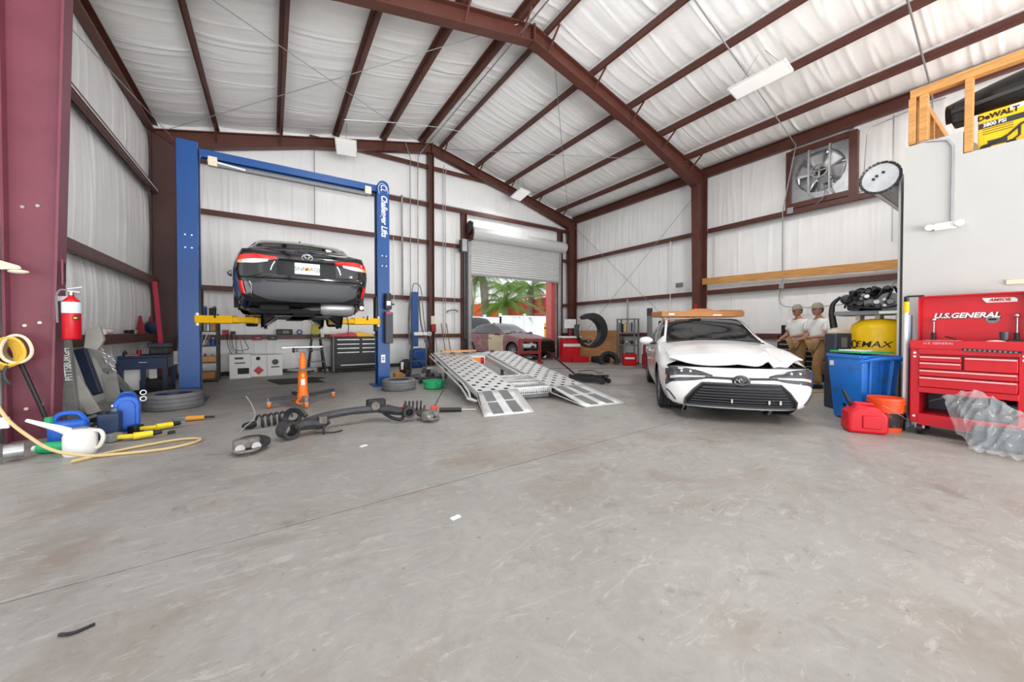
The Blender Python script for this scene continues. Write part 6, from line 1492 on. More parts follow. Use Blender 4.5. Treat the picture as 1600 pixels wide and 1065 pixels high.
for a_, b_ in (((-w1, -d1_), (w1, -d1_)), ((w1, -d1_), (w1, d1_)), ((w1, d1_), (-w1, d1_)), ((-w1, d1_), (-w1, -d1_))):
    MB().bar((a_[0], a_[1], .8), (b_[0], b_[1], .8), .04, .04).obj('rim', M_BIN, bn, bevel=.006)
for y in (-.1, .0, .1): MB().bar((w0 + .012, y, .1), (w1 + .008, y * 1.25, .76), .02, .035).obj('rib', M_BIN, bn)
MB().tube([(w1 - .02, -d1_ - .0, .74), (w1 + .12, -d1_ + .1, .79), (w1 + .12, d1_ - .1, .79), (w1 - .02, d1_, .74)], .02, 7).obj('handle', M_BIN, bn)
MB().box((-.18, -d1_ - .0, .7), (.05, .012, .06)).obj('sticker', M_WHITE, bn); MB().bar((-.02, -d0 - .03, .2), (.1, -d0 - .02, .06), .02, .02).obj('scratch_strap', M_BLACK, bn)
MB().cyl((w0 - .02, -.12, .07), (w0 + .03, -.12, .07), .07, n=14).obj('wheel', M_BLACK, bn)
ln = T('bin_litter', 'green plastic sheet and white papers on top of the blue bin', 'litter', (6.2, 1.43, .822), bn.rotation_euler.z)
MB().box((-.02, 0, .03), (.46, .38, .02)).obj('green_sheet', mat('bright_green_sheet', (52, 176, 96), .5), ln); MB().box((.0, -.08, .048), (.26, .18, .014), .2).obj('paper', M_WHITE, ln)
gc = T('red_fuel_can', 'red plastic fuel can standing before the blue bin', 'fuel can', (5.47, 1.24, 0), R(-58))
MB().prism([(-.16, 0), (.16, 0), (.172, .04), (.172, .2), (.1, .29), (-.08, .31), (-.16, .22), (-.172, .05)], 'y', -.11, .11).obj('body', mat('red_fuel_plastic', (200, 10, 34), .4), gc, bevel=.03, seg=3)
MB().box((.03, -.113, .13), (.16, .02, .14)).obj('pressed_panel', mat('red_fuel_plastic', (200, 10, 34), .4), gc, bevel=.015); MB().bar((-.09, 0, .315), (.08, 0, .31), .05, .03).obj('handle', mat('red_fuel_plastic', (200, 10, 34), .4), gc, bevel=.01); MB().cyl((-.1, .02, .27), (-.17, .04, .45), .02, .016, n=8).obj('spout', M_BLACK, gc)
bk = T('orange_bucket', 'orange bucket with a black lower label beside the tool cart', 'bucket', (5.78, 1.13, 0))
M_BKT = mat('orange_bucket_plastic', (232, 84, 36), .4)
MB().lathe([(0, .0), (.13, 0), (.15, .34), (.156, .34), (.156, .37), (.142, .37), (.122, .02), (0, .015)], n=28).obj('pail', M_BKT, bk); MB().lathe([(.1335, .05), (.143, .21)], n=28).obj('black_label', mat('bucket_label', (34, 30, 32), .5, var=.6, vscale=16, dark=(200, 90, 80), dscale=12, damt=.8), bk); MB().lathe([(.15, .31), (.158, .31), (.158, .325), (.15, .325)], n=28).obj('rim_band', M_BKT, bk)
MB().tube([(.15, 0, .3), (.1, -.14, .2), (0, -.165, .15), (-.1, -.14, .2), (-.15, 0, .3)], .004, 5, smooth=5).obj('bail', M_GALV, bk)

# ================================================================ RED TOOL CART
tk = T('red_tool_cart', 'red five-drawer tool cart with raised lid at the office wall', 'tool cart', (5.8, .57, 0))
W = .38
for s in (-1, 1):
    p = MB().box((.26, s * W - s * .035, .54), (.5, .07, .82)).obj('end_panel', M_RED, tk, bevel=.008)
    for z in (.2, .88, .84): MB().cyl((.008, s * W - s * .035, z), (.0, s * W - s * .035, z), .012, n=8).obj('bolt', M_WHITE, p)
MB().box((.27, 0, .72), (.48, .64, .42)).obj('drawer_case', M_DRED, tk)
MB().box((.01, 0, .91), (.02, .64, .08)).obj('top_fascia', M_RED, tk, bevel=.004)
def drawer(y0, y1, z0, z1):
    d = MB().box((.0, (y0 + y1) / 2, (z0 + z1) / 2), (.025, y1 - y0 - .008, z1 - z0 - .008)).obj('drawer', M_RED, tk, bevel=.004)
    MB().box((-.02, (y0 + y1) / 2, z1 - .016), (.02, y1 - y0 - .02, .014)).obj('pull', mat('pale_pink_trim', (240, 170, 170), .3), d)
drawer(.02, .315, .79, .855); drawer(.02, .315, .715, .79); drawer(-.315, .01, .715, .855); drawer(-.315, .315, .64, .71); drawer(-.315, .315, .52, .635)
MB().box((.01, 0, .49), (.025, .64, .06)).obj('lower_rail', M_RED, tk, bevel=.004)
MB().box((.26, 0, .22), (.5, .64, .02)).obj('shelf', M_RED, tk); MB().box((.012, 0, .165), (.02, .64, .11)).obj('shelf_front', M_RED, tk, bevel=.004); MB().box((.5, 0, .36), (.01, .64, .28)).obj('back_panel', mat('grey_blue_back', (86, 98, 114), .5), tk)
for s in (-1, 1):
    for x in (.07, .45):
        c = MB().cyl((x, s * .31 - .02, .06), (x, s * .31 + .02, .06), .06, n=18).obj('caster', M_BLACK, tk); MB().box((x, s * .31, .1), (.05, .07, .07)).obj('fork', M_WHITE, c, bevel=.006)
MB().box((.26, 0, .945), (.5, .7, .015)).obj('tub_floor', M_DRED, tk); MB().box((.0, 0, .97), (.016, .76, .09)).obj('tub_front', M_RED, tk, bevel=.004)
for s in (-1, 1): MB().box((.25, s * .375, .97), (.5, .014, .09)).obj('tub_side', M_RED, tk)
lid = MB().box((.47, 0, 1.25), (.03, .76, .5)).obj('lid', M_RED, tk, bevel=.006)
for s in (-1, 1): MB().box((.42, s * .375, 1.25), (.09, .014, .5)).obj('lid_side', M_RED, lid)
MB().box((.42, 0, 1.5), (.09, .76, .014)).obj('lid_edge', M_RED, lid)
fm = lambda y, z, x=.45: frameM((x, y, z), (0, -1, 0), (0, 0, 1))
text('U.S.GENERAL', 'lettering', M_WHITE, .075, tk, fm(.05, 1.28), .002, .25, 1.02, .0025); text('U.S.GENERAL', 'lettering_shadow', M_INK, .075, tk, fm(.046, 1.276, .4525), .001, .25, 1.02, .005)
MB().cyl((.45, -.13, 1.24), (.452, -.13, 1.24), .045, n=20).obj('emblem_disc', M_GREY, tk); MB().box((.448, -.13, 1.235), (.004, .05, .02)).obj('emblem_print', M_INK, tk)
st_ = MB().prism([(-.28, 1.41), (-.09, 1.41), (-.07, 1.435), (-.06, 1.46), (-.26, 1.455), (-.28, 1.44)], 'x', .446, .453).obj('white_sticker', M_WHITE, tk); text('AMSOIL', 'sticker_print', M_RED, .04, tk, fm(-.175, 1.434, .444), .001, .3, 1.0, .0015)
text('U.S. GENERAL', 'lettering', mat('pale_pink_trim', (240, 170, 170), .3), .034, tk, fm(.18, .985, -.0095), .001, .15)
MB().bar((-.014, .02, .93), (-.014, -.33, .915), .012, .022, (0, 0, 1)).obj('magnet_strip', M_BLACK, tk)
for k in range(11): MB().cyl((-.03, -.0 - .03 * k, .928 - .0013 * k), (-.014, -.0 - .03 * k, .928 - .0013 * k), .009, n=8).obj('socket', M_GREY, tk)
# tools lying in the cart
for lb, y, h, m in (('ratchet standing inside the cart lid near the work light', .27, .27, M_CHROME), ('ratchet standing inside the cart lid at its far end', -.28, .3, M_CHROME)):
    t = T('ratchet', lb, 'ratchet', (6.2, .57 + y, .955)); MB().cyl((.0, 0, .0), (.02, 0, .14), .016, n=10).obj('grip', M_BLACK, t); MB().cyl((.02, 0, .14), (.03, 0, h), .009, n=8).obj('shank', m, t); MB().sphere((.03, 0, h + .015), .022, 10, 6).obj('head', m, t)
t = T('air_grinder', 'black air tool standing in the cart tub', 'tool', (6.12, .36, .955)); MB().cyl((0, 0, 0), (0, 0, .15), .022, .03, n=12).obj('body', M_DGREY, t); MB().cyl((0, -.03, .05), (0, -.13, .04), .028, n=12).obj('grip', M_BLACK, t)
t = T('tray_of_bits', 'silver tray of bits lying in the cart tub', 'tray', (6.0, .75, .955)); MB().box((0, 0, .03), (.2, .26, .06)).obj('tray', M_ALU, t, bevel=.01); MB().bar((0, -.1, .07), (.03, -.02, .1), .012, .012).obj('screwdriver', M_BLACK, t)
t = T('glove', 'white work glove lying in the cart tub', 'glove', (6.0, .4, .955)); MB().sphere((0, 0, .035), .06, 12, 7, (.8, 1.4, .55)).obj('palm', M_WHITE, t)
for k in range(4): MB().tube([(-.03 + .018 * k, -.06, .035), (-.035 + .02 * k, -.12, .03)], .01, 6).obj('finger', M_WHITE, t)
# parts kept on the lower shelf
t = T('grey_case', 'dark teal tool case on the lower shelf of the red cart', 'case', (6.0, .42, .23)); MB().box((0, 0, .09), (.3, .4, .18)).obj('case', mat('teal_grey_plastic', (58, 76, 82), .4), t, bevel=.02); MB().box((-.155, .08, .1), (.02, .08, .05)).obj('latch', M_BLACK, t); MB().box((-.155, -.08, .1), (.02, .08, .05)).obj('latch', M_BLACK, t)
t = T('teal_case', 'teal plastic case lying half under the clear bag', 'case', (5.68, .3, 0), .1); MB().box((0, 0, .1), (.14, .42, .2)).obj('case', mat('teal_grey_plastic', (58, 76, 82), .4), t, bevel=.03); MB().box((-.02, -.05, .205), (.1, .3, .03)).obj('lid_rib', M_DGREY, t, bevel=.01)
# work light stick
wk = T('work_light', 'long silver work light stick with yellow grips leaning at the red cart', 'work light', (5.95, 1.012, .0))
MB().cyl((-.01, 0, .22), (.02, 0, 1.34), .017, n=12).obj('tube', M_WHITE, wk); MB().cyl((-.014, 0, .1), (-.01, 0, .22), .02, n=12).obj('lower_grip', M_BLACK, wk); MB().cyl((-.01, 0, .2), (-.008, 0, .3), .022, n=12).obj('lower_band', M_YEL, wk); MB().cyl((.02, 0, 1.32), (.023, 0, 1.44), .024, n=12).obj('upper_band', M_YEL, wk); MB().cyl((.023, 0, 1.44), (.024, 0, 1.5), .02, n=12).obj('cap', M_BLACK, wk); MB().bar((.024, 0, 1.5), (.05, -.13, 1.5), .02, .02).obj('hook', M_BLACK, wk); MB().cyl((-.014, 0, 0), (-.014, 0, .1), .012, n=10).obj('foot', M_BLACK, wk)
tag(MB().box((6.2, 1.02, .65), (.2, .012, 1.3)).obj('pale_blue_board', mat('pale_blue_panel', (168, 190, 208), .5)), 'pale blue panel standing between tool cart and office corner', 'panel')
# clear plastic bag spilling from the lower shelf
M_BAG = mat('clear_plastic_film', (228, 231, 235), .06, alpha=.24, spec=1.0)
def bag(u, v):
    y = .68 - .62 * u + .17 * max(0, 1 - u / .25) * max(0, 1 - v / .3)     # along the cart front
    lift_ = .46 * math.exp(-((u - .28) / .3) ** 2)
    prof = [(5.92, .30 + .14 * math.exp(-((u - .3) / .25) ** 2)), (5.72, .36 + lift_ * .35), (5.60, .2 + lift_ * .32), (5.52 - .04 * u, .06 + .08 * u), (5.40 - .1 * u, .012)]
    t_ = v * 4; i = min(3, int(t_)); f = t_ - i; x = prof[i][0] + (prof[i + 1][0] - prof[i][0]) * f; z = prof[i][1] + (prof[i + 1][1] - prof[i][1]) * f
    if u < .3 and v > .35: x += (.3 - u) * .5 * (v - .35); z += (.3 - u) * .9 * (v - .35) * .6; y -= (.3 - u) * .7 * (v - .35)
    n_ = noise.noise((u * 9, v * 5, 3)) * .03 + noise.noise((u * 16, v * 7, 8)) * .008 + (1 - abs(noise.noise((u * 9 + v * 6, v * 3, 1)))) ** 6 * .03
    return (x - abs(n_) * .6, y, max(.006, z + n_))
pb = T('clear_plastic_bag', 'crumpled clear plastic bag spilling from the red cart onto the floor', 'plastic bag', (0, 0, 0)); MB().grid(bag, 54, 44).obj('film', M_BAG, pb, smooth=40, recalc=False)
# ================================================================ MISC BY THE BACK WALL
bpz = T('blue_hoist_post', 'tall blue post with chains and hoses standing at the back wall', 'post', (3.6, 10.85, 0))
MB().box((0, 0, 1.4), (.19, .16, 1.75)).obj('post', M_LBLUE, bpz, bevel=.008); MB().box((.1, -.05, .3), (.5, .34, .6)).obj('base_cover', M_LBLUE, bpz, bevel=.1); MB().box((.1, -.23, .62), (.4, .03, .05)).obj('chrome_band', M_ALU, bpz)
MB().box((.2, -.1, 1.02), (.5, .06, .1)).obj('white_arm', M_WHITE, bpz, bevel=.01); MB().cyl((.42, -.16, 1.02), (.42, -.1, 1.02), .07, n=16).obj('arm_pulley', M_GALV, bpz); MB().box((.1, -.12, .55), (.4, .06, .1)).obj('lower_arm', M_CREAM, bpz, bevel=.01)
MB().tube([(-.1, -.06, 2.2), (-.05, -.08, 2.5), (.1, -.08, 2.5), (.2, -.06, 2.3), (.26, -.06, 1.6), (.34, -.06, 1.0), (.4, -.1, .6)], .014, 6, smooth=6).obj('hose', M_GREY, bpz)
MB().tube([(-.12, -.08, 2.25), (-.18, -.1, 1.8), (-.2, -.1, 1.2), (-.16, -.1, .7)], .03, 6, smooth=6).obj('chain_left', M_RUSTY, bpz); MB().tube([(.12, -.08, 2.1), (.16, -.1, 1.4), (.3, -.12, .75)], .022, 6, smooth=6).obj('chain_right', M_RUSTY, bpz)
vc = T('shop_vacuum', 'black and white canister on the floor right of the lift', 'canister', (2.95, 9.6, 0)); MB().lathe([(0, 0), (.14, 0), (.16, .1), (.15, .3), (.08, .36), (0, .37)], n=18).obj('drum', M_BLACK, vc); MB().box((-.12, -.1, .2), (.08, .04, .2)).obj('panel', M_WHITE, vc, bevel=.01); MB().tube([(.1, 0, .3), (.3, .1, .34), (.4, -.05, .2), (.5, -.1, .05)], .025, 7, smooth=5).obj('hose', M_BLACK, vc)
gp = T('grey_shroud', 'grey metal shroud lying on the floor before the blue post', 'car part', (3.5, 9.35, 0), .2); MB().prism([(-.2, 0), (.22, 0), (.14, .13), (-.14, .16)], 'y', -.12, .12).obj('shroud', M_GALV, gp, bevel=.03)
ht = T('hand_truck', 'black hand truck with rubber wheels behind the green pan', 'hand truck', (2.85, 8.35, 0), R(-30))
for s in (-1, 1):
    MB().bar((s * .18, .05, .1), (s * .16, .2, .95), .03, .03).obj('rail', M_DGREY, ht); MB().cyl((s * .2, .05, .1), (s * .27, .05, .1), .1, n=16).obj('wheel', M_RUB, ht)
MB().box((0, -.06, .03), (.4, .24, .02)).obj('toe_plate', M_IRON, ht); MB().bar((-.16, .2, .95), (.16, .2, .95), .03, .03).obj('top_bar', M_DGREY, ht); MB().bar((-.17, .1, .4), (.17, .1, .4), .03, .03).obj('cross_bar', M_DGREY, ht)
kb = T('wheel_dolly', 'low dark dolly of castings beside the hand truck', 'dolly', (2.85, 7.55, 0), R(-20)); MB().box((0, 0, .1), (.5, .3, .06)).obj('plate', M_DGREY, kb, bevel=.01)
for x in (-.2, .2):
    for y in (-.1, .1): MB().cyl((x, y - .02, .035), (x, y + .02, .035), .035, n=12).obj('caster', M_BLACK, kb)
for k in range(3): MB().lathe_closed([(.03, 0), (.08, 0), (.08, .06), (.03, .06)], c=(-.16 + .16 * k, .02, .13), n=16).obj('casting', M_IRON if k % 2 else M_GREY, kb)
tag(MB().box((2.5, 8.75, .06), (.2, .12, .12), .3).obj('orange_block', mat('dull_orange', (206, 140, 60), .6), bevel=.01), 'dull orange wooden block on the floor right of the lift', 'block')
tag(MB().tube([(2.1, 8.6, .012), (2.5, 8.5, .012), (2.7, 8.8, .012), (3.1, 9.0, .012)], .012, 6, smooth=6).obj('dark_hose', M_DGREY), 'dark hose on the floor between lift post and orange block', 'hose')
gn = T('drain_pan', 'green plastic drain pan on the floor left of the hauler bed', 'pan', (2.62, 6.75, 0))
MB().lathe([(0, .008), (.17, .008), (.185, .02), (.2, .14), (.212, .14), (.212, .155), (.19, .155), (.175, .03), (0, .02)], n=30).obj('pan', M_GRN, gn); MB().prism([(-.04, .15), (.04, .15), (0, .06)], 'y', -.235, -.195).obj('spout', M_GRN, gn); MB().tube([(-.06, -.2, .14), (-.03, -.215, .08), (.03, -.215, .08), (.06, -.2, .14)], .012, 6, smooth=4).obj('spout_rib', M_GRN, gn)
for lb, x0, x1 in (('left brown wooden broom pole leaning at the back wall', 4.62, 4.72), ('right brown wooden broom pole leaning at the back wall', 4.8, 4.9)):
    t = T('broom', lb, 'broom', ((x0 + x1) / 2, 11.05, 0)); MB().cyl((x1 - (x0 + x1) / 2, -.05, .06), (x0 - (x0 + x1) / 2 - .04, .1, 1.35), .014, n=8).obj('pole', mat('brown_wood', (140, 90, 62), .6), t); MB().box((x1 - (x0 + x1) / 2, -.05, .05), (.12, .07, .1)).obj('brush', M_RUSTY, t)
hb_ = T('chain_fall', 'red and white chain fall hanging on the gable post', 'hoist', (4.28, 11.12, 1.25)); MB().box((0, 0, .18), (.12, .08, .3)).obj('white_case', M_CREAM, hb_, bevel=.02); MB().box((.02, -.02, -.06), (.16, .1, .26)).obj('red_case', M_DRED, hb_, bevel=.03); MB().tube([(.06, -.02, -.15), (.12, -.02, -.6), (.16, -.02, -1.1)], .01, 5).obj('chain', M_RUSTY, hb_)
tag(MB().bar((3.25, 7.9, .64), (4.05, 7.76, .64), .14, .04).obj('timber_offcut', M_PLY), 'timber offcut lying across the far end of the hauler bed', 'timber')
fr_ = T('red_engine_stand', 'red steel engine stand before the wrecked sedan', 'stand', (7.45, 10.25, 0), R(-25))
for s in (-1, 1): MB().box((s * .36, 0, .4), (.09, .1, .8)).obj('upright', M_DRED, fr_); MB().box((s * .36, -.1, .03), (.1, .5, .06)).obj('foot', M_DRED, fr_)
for z in (.78, .36): MB().box((0, 0, z), (.74, .09, .1)).obj('crossbar', M_DRED, fr_)
MB().box((0, .02, .58), (.5, .2, .16)).obj('engine_part', M_GALV, fr_, bevel=.04); MB().tube([(-.3, -.05, .2), (0, -.1, .26), (.3, -.05, .18)], .04, 7, smooth=4).obj('exhaust_part', M_IRON, fr_); MB().cyl((.1, -.08, .55), (.1, -.14, .55), .06, n=14).obj('pulley', M_BLACK, fr_)

# ================================================================ PEOPLE
def skin(name, m, parent, pts, edges, root=0, sub=2):
    """pts: list of (x, y, z, radius or (rx, ry)); grown with a Skin modifier"""
    me = bpy.data.meshes.new(name); me.from_pydata([p[:3] for p in pts], edges, []); me.materials.append(m)
    o = bpy.data.objects.new(name, me); COL.objects.link(o)
    sk = o.modifiers.new('skin', 'SKIN'); sk.use_smooth_shade = True
    lay = me.skin_vertices[0].data if me.skin_vertices else None
    if lay is None:
        bpy.context.view_layer.objects.active = o; bm = bmesh.new(); bm.from_mesh(me); bm.verts.layers.skin.verify(); bm.to_mesh(me); bm.free(); lay = me.skin_vertices[0].data
    for i, p in enumerate(pts):
        lay[i].radius = p[3] if isinstance(p[3], tuple) else (p[3], p[3])
        lay[i].use_root = i == root
    ss = o.modifiers.new('smooth', 'SUBSURF'); ss.levels = sub; ss.render_levels = sub
    dg = bpy.context.evaluated_depsgraph_get(); dg.update()
    ev = bpy.data.meshes.new_from_object(o.evaluated_get(dg)); ev.name = name; bpy.data.objects.remove(o)
    ev.polygons.foreach_set('use_smooth', [True] * len(ev.polygons)); ev.materials.clear(); ev.materials.append(m)
    o = bpy.data.objects.new(name, ev); COL.objects.link(o); o.parent = parent; return o
M_SKIN = mat('skin_tone', (176, 128, 104), .6); M_SHIRT = mat('white_cotton_shirt', (226, 226, 224), .8); M_TROU = mat('tan_work_trousers', (158, 124, 84), .85, var=.08, vscale=12); M_CAP = mat('grey_cap', (150, 144, 132), .8); M_HAIR = mat('dark_hair', (44, 36, 32), .8)
def person(label, loc, rz, stride, h=1.0):
    """local +x is where the person faces; y to the person's left"""
    t = T('person', label, 'person', loc, rz)
    a = stride; hip = .9
    L = [(0, .09, hip), (.10 * a + .03, .1, .48), (.08 * a, .1, .09)]; Rr = [(0, -.09, hip), (-.14 * a + .04, -.1, .48), (-.42 * a, -.1, .12 + .05 * a)]
    base = [(0, 0, .95, .13), (0, 0, 1.15, .12), (-.01, 0, 1.36, (.12, .16)), (.0, 0, 1.48, .055), (.02, 0, 1.55, .055)]
    pts = list(base); ed = [(0, 1), (1, 2), (2, 3), (3, 4)]
    def chain(start, ch):
        k = start
        for c in ch: pts.append(c); ed.append((k, len(pts) - 1)); k = len(pts) - 1
    hands = []
    for s, (el, wr_) in ((1, ((.04, .26, 1.1), (.30, .16, 1.06))), (-1, ((.0, -.26, 1.1), (.27, -.18, 1.0)))):
        chain(2, [(-.01, s * .19, 1.38, .06), (el[0], el[1], el[2], .045), (wr_[0], wr_[1], wr_[2], .032)])
        kw = len(pts) - 1; d = (V(wr_) - V(el)).normalized(); pc = V(wr_) + d * .06
        pts.append((*pc, .03)); ed.append((kw, len(pts) - 1)); hands.append((pc, d, s))
    for leg in (L, Rr):
        chain(0, [(*leg[0], .09), (*leg[1], .058), (*leg[2], .042)])
    body = skin('body', M_SKIN, t, pts, ed)
    for pc, d, s in hands:
        side = V((0, 0, 1)).cross(d).normalized()
        for f, (o_, l) in enumerate(((-.03, .065), (-.01, .075), (.01, .072), (.03, .055))):
            b0 = pc + side * o_ + d * .01; MB().tube([b0, b0 + d * l * .55, b0 + d * l * .9 + V((0, 0, -.025))], [.009, .009, .007], 6).obj('finger', M_SKIN, body)
        b0 = pc - d * .02 + V((0, -s * .025, .01)); MB().tube([b0, b0 + d * .03 + V((0, -s * .02, .015)), b0 + d * .06 + V((0, -s * .02, .012))], [.011, .01, .008], 6).obj('thumb', M_SKIN, body)
    # head
    hd = MB(); hd.sphere((.035, 0, 1.635), .1, 18, 14, (1.0, .78, 1.18)); hd.sphere((.06, 0, 1.565), .06, 12, 8, (1, .9, .8)); hd.obj('head', M_SKIN, body)
    MB().prism([(.12, 1.64), (.152, 1.605), (.12, 1.60)], 'y', -.014, .014).obj('nose', M_SKIN, body, bevel=.004)
    MB().box((.116, 0, 1.566), (.012, .045, .008)).obj('mouth', mat('lip_tone', (140, 84, 74), .6), body)
    for s in (-1, 1):
        MB().sphere((.117, s * .032, 1.645), .011, 8, 6).obj('eye', M_HAIR, body); MB().sphere((.02, s * .08, 1.625), .025, 8, 6, (.8, .35, 1.2)).obj('ear', M_SKIN, body)
    MB().sphere((.012, 0, 1.648), .1, 16, 10, (1.0, .82, 1.1)).obj('hair', M_HAIR, t)
    cap = MB(); cap.lathe([(.0, .125), (.05, .118), (.085, .085), (.1, .03), (.102, 0), (.096, 0)], c=(.03, 0, 1.665), n=20, M=None); co = cap.obj('cap', M_CAP, t)
    MB().grid(lambda u, v: (.10 + .115 * u, (v - .5) * .15 * (1 - .35 * u * u), 1.672 - .012 * u), 4, 8).obj('brim', M_CAP, co, solid=.006)
    # clothes
    sp_ = [(0, 0, .93, (.15, .18)), (0, 0, 1.15, (.14, .17)), (-.01, 0, 1.36, (.14, .18)), (.0, 0, 1.46, .075)]; se = [(0, 1), (1, 2), (2, 3)]
    for s, el in ((1, (.04, .26, 1.1)), (-1, (.0, -.26, 1.1))):
        sp_.append((-.01, s * .2, 1.37, .085)); se.append((2, len(sp_) - 1)); m_ = V((-.01, s * .2, 1.37)).lerp(V(el), .75); sp_.append((*m_, .075)); se.append((len(sp_) - 2, len(sp_) - 1))
    skin('shirt', M_SHIRT, t, sp_, se)
    tp_ = [(0, 0, .95, (.14, .16))]; te = []
    for leg in (L, Rr):
        k = 0
        for c, r in zip(leg, (.11, .085, .075)): tp_.append((*c, r)); te.append((k, len(tp_) - 1)); k = len(tp_) - 1
    skin('trousers', M_TROU, t, tp_, te)
    for leg in (L, Rr):
        f = leg[2]; MB().box((f[0] + .05, f[1], max(.045, f[2] - .05)), (.26, .09, .09)).obj('shoe', M_BLACK, t, bevel=.03)
    t.scale = (h, h, h)
    return t
face = math.atan2(.549, -.836)
person('man in white shirt and grey cap walking past the wide black tool chest, nearer one', (8.9, 2.68, 0), face, 1.0, .93)
person('man in white shirt and grey cap standing beyond the nearer walking man', (9.45, 3.2, 0), face + .2, .3, .94)

# ================================================================ YARD OUTSIDE THE ROLLER DOOR
M_VINYL = mat('white_vinyl_fence', (226, 230, 236), .5); M_LEAF = mat('palm_green', (88, 122, 40), .55, var=.3, vscale=2); M_LEAF2 = mat('bush_green', (70, 116, 44), .55, var=.35, vscale=3); M_DRY = mat('dry_frond', (168, 128, 56), .7, var=.2); M_TRUNK = mat('grey_palm_trunk', (150, 140, 126), .85, var=.2, vscale=6)
def fence(p0, p1, h, n, lb):
    t = T('vinyl_fence', lb, 'fence', (0, 0, 0)); p0, p1 = V(p0), V(p1); d = (p1 - p0) / n
    for i in range(n):
        a, b_ = p0 + d * i, p0 + d * (i + 1)
        pn = MB().bar(a + V((0, 0, h * .5)), b_ + V((0, 0, h * .5)), .03, h - .1).obj('panel', M_VINYL, t); MB().bar(a + V((0, 0, h)), b_ + V((0, 0, h)), .07, .12).obj('top_rail', M_VINYL, pn)
        q = d.normalized()
        for j in range(1, 8): MB().bar(a + d * j / 8 + V((0, 0, .08)) - V((q.y, -q.x, 0)) * -.018, a + d * j / 8 + V((0, 0, h - .08)) - V((q.y, -q.x, 0)) * -.018, .012, .03, (q.x, q.y, 0)).obj('groove', M_VINYL, pn)
    for i in range(n + 1):
        a = p0 + d * i; po = MB().box((a.x, a.y, h / 2 + .06), (.13, .13, h + .12)).obj('post', M_VINYL, t); MB().box((a.x, a.y, h + .16), (.17, .17, .07)).obj('cap', M_VINYL, po)
fence((10.2, 20.6, 0), (13.2, 21.6, 0), 1.95, 2, 'white vinyl fence section behind the green bush'); fence((13.2, 21.6, 0), (20.4, 20.2, 0), 2.1, 4, 'white vinyl fence behind the wrecked sedan')
rw = T('red_shed', 'long red ribbed metal building behind the white fence', 'building', (0, 0, 0))
A, B = V((18.3, 22.6, 0)), V((19.4, 30.5, 0)); M_SHED = mat('red_metal_siding', (218, 70, 66), .5, var=.08)
for k in range(9):
    z = .2 + k * .42; MB().bar(A + V((0, 0, z)), B + V((0, 0, z)), .08 + .04 * (k % 2), .4).obj('siding_board', M_SHED, rw)
MB().bar(A + V((-.1, 0, 4.0)), B + V((-.1, 0, 4.0)), .5, .12).obj('eave', mat('pale_eave', (230, 180, 160), .6), rw); MB().bar(B + V((-4.5, .3, 1.9)), B + V((0, .3, 1.9)), .1, 3.4).obj('end_wall', mat('orange_red_siding', (222, 92, 56), .5), rw)
for f in (.25, .6): 
    p = A.lerp(B, f); MB().cyl((p.x, p.y, 4.05), (p.x, p.y, 4.4), .22, n=14).obj('roof_vent', M_WHITE, rw)
def frond_mesh(L_, droop, m):
    mb = MB(); n = 22; pts = []
    for i in range(n + 1):
        u = i / n; pts.append(V((L_ * (u - .18 * droop * u * u), 0, L_ * (.55 * u - (.55 + droop) * u * u))))
    mb.tube(pts, [.03 * (1 - i / n) + .006 for i in range(n + 1)], 4)
    for i in range(3, n + 1):
        u = i / n; l = .55 * math.sin(math.pi * min(1, u * .9 + .12)) * L_ / 2.6 + .08; d = (pts[i] - pts[i - 1]).normalized()
        for s in (-1, 1):
            for w in (0, .5):
                b0 = pts[i - 1].lerp(pts[i], w); tip = b0 + V((0, s * l * .8, -l * .55)) + d * l * .45
                mb.add([b0, b0 + d * .05, tip], [(0, 1, 2)])
    return mb
def palm(lb, loc, h, r, nf, L_, seed, dry=0):
    t = T('palm_tree', lb, 'palm', loc); rnd = random.Random(seed)
    pts = [V((.15 * math.sin(i * .7 + seed) * i / 8, 0, h * i / 8)) for i in range(9)]; MB().tube(pts, [r * (1.25 - .35 * i / 8) for i in range(9)], 10).obj('trunk', M_TRUNK, t)
    ms = [frond_mesh(L_, dr, M_LEAF).mesh('frond', False) for dr in (.35, .75, 1.15)]
    md = [m_.copy() for m_ in ms]
    for m_ in ms: m_.materials.append(M_LEAF)
    for m_ in md: m_.materials.append(M_DRY)
    for k in range(nf):
        el = rnd.uniform(-.2, .75); a = 2 * math.pi * k / nf + rnd.uniform(-.2, .2)
        me = (md if (k < dry) else ms)[k % 3]
        o = bpy.data.objects.new('frond', me); COL.objects.link(o); o.parent = t; o.location = tuple(pts[-1]); o.rotation_euler = (0, -el, a)
    return t
palm('short palm with green and gold fronds above the wrecked sedan', (14.7, 23.4, 0), 2.9, .3, 26, 2.9, 1, 5); palm('palm with hanging green fronds left of the gold palm', (13.6, 24.6, 0), 5.2, .3, 22, 2.8, 5, 2); palm('palm whose green fronds hang over the red building', (18.4, 25.2, 0), 4.6, .3, 24, 3.4, 9, 3); palm('pale thin-trunked palm behind the green bush', (11.9, 23.6, 0), 5.6, .2, 18, 1.9, 12, 3)
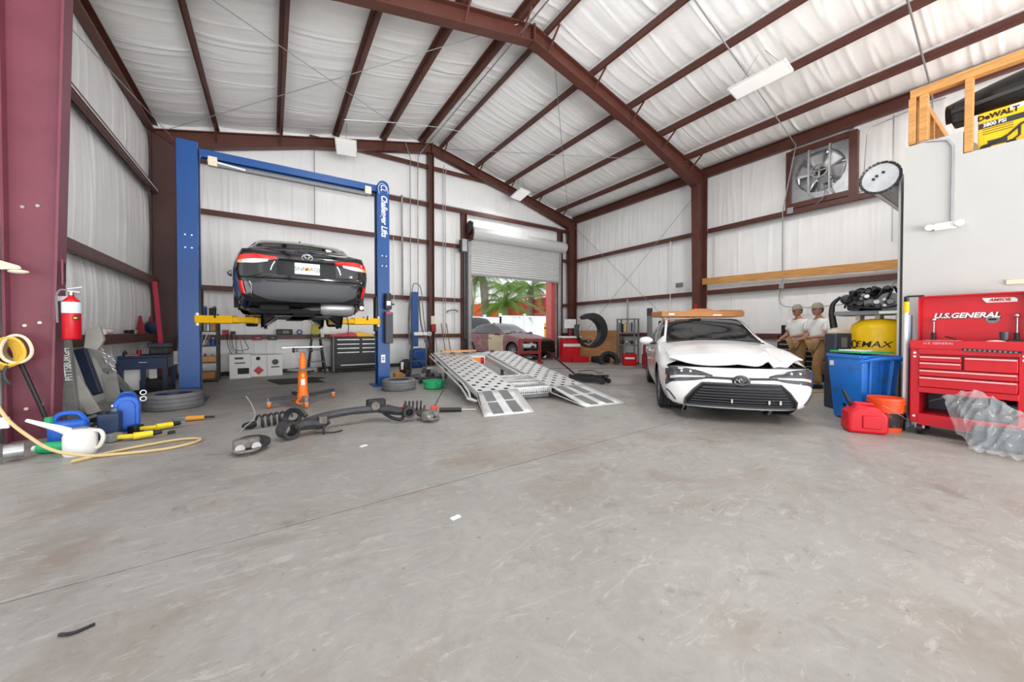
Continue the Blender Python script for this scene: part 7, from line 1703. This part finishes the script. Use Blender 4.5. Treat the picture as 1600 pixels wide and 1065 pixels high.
palm('far palm between gold palm and red building', (19.5, 31, 0), 5.0, .3, 22, 3.4, 15, 0)
def bush(lb, loc, n, sx, sz, seed):
    t = T('leafy_bush', lb, 'bush', loc); rnd = random.Random(seed); mb = MB()
    for _ in range(n):
        a, b_ = rnd.uniform(0, 2 * math.pi), rnd.uniform(0, 1) ** .5; z = rnd.uniform(.15, sz); w = sx * (1 - .4 * z / sz)
        p = V((math.cos(a) * b_ * w, math.sin(a) * b_ * w, z)); d = V((rnd.gauss(0, 1), rnd.gauss(0, 1), rnd.gauss(.3, .7))).normalized(); e = d.cross(V((rnd.gauss(0, 1), rnd.gauss(0, 1), rnd.gauss(0, 1)))).normalized()
        mb.add([p - e * .05, p + d * .1, p + e * .05, p - d * .1], [(0, 1, 2, 3)])
    o = mb.obj('foliage', M_LEAF2, t, smooth=0, recalc=False); o['kind'] = 'stuff'
    for k in range(4): MB().tube([(0, 0, 0), (.2 * math.cos(k * 1.6), .2 * math.sin(k * 1.6), sz * .5), (.35 * math.cos(k * 1.6), .35 * math.sin(k * 1.6), sz * .85)], .02, 5).obj('stem', M_TRUNK, t)
bush('tall bright green bush outside the left door jamb', (9.1, 18.9, 0), 2600, .75, 2.7, 3); bush('low dark green shrub below the tall bush outside', (8.7, 18.0, 0), 900, .6, 1.0, 8)
tw = T('white_house', 'pale house wall far behind the fence', 'building', (0, 0, 0)); MB().box((19, 42, 1.8), (9, 4, 3.6)).obj('wall', mat('pale_stucco', (226, 218, 204), .8), tw); MB().prism([(14, 3.6), (24, 3.6), (19, 5.2)], 'y', 39.6, 44.4).obj('roof', mat('pale_roof', (206, 200, 196), .8), tw)
bl_ = T('yellow_bollard', 'yellow bollard outside beside the salmon door jamb', 'bollard', (11.5, 14.4, 0)); MB().lathe([(0, 0), (.1, 0), (.1, 1.42), (.07, 1.5), (0, 1.53)], n=16).obj('post', M_YEL, bl_); MB().cyl((0, 0, 1.2), (0, 0, 1.28), .102, n=16).obj('band', M_BLACK, bl_)
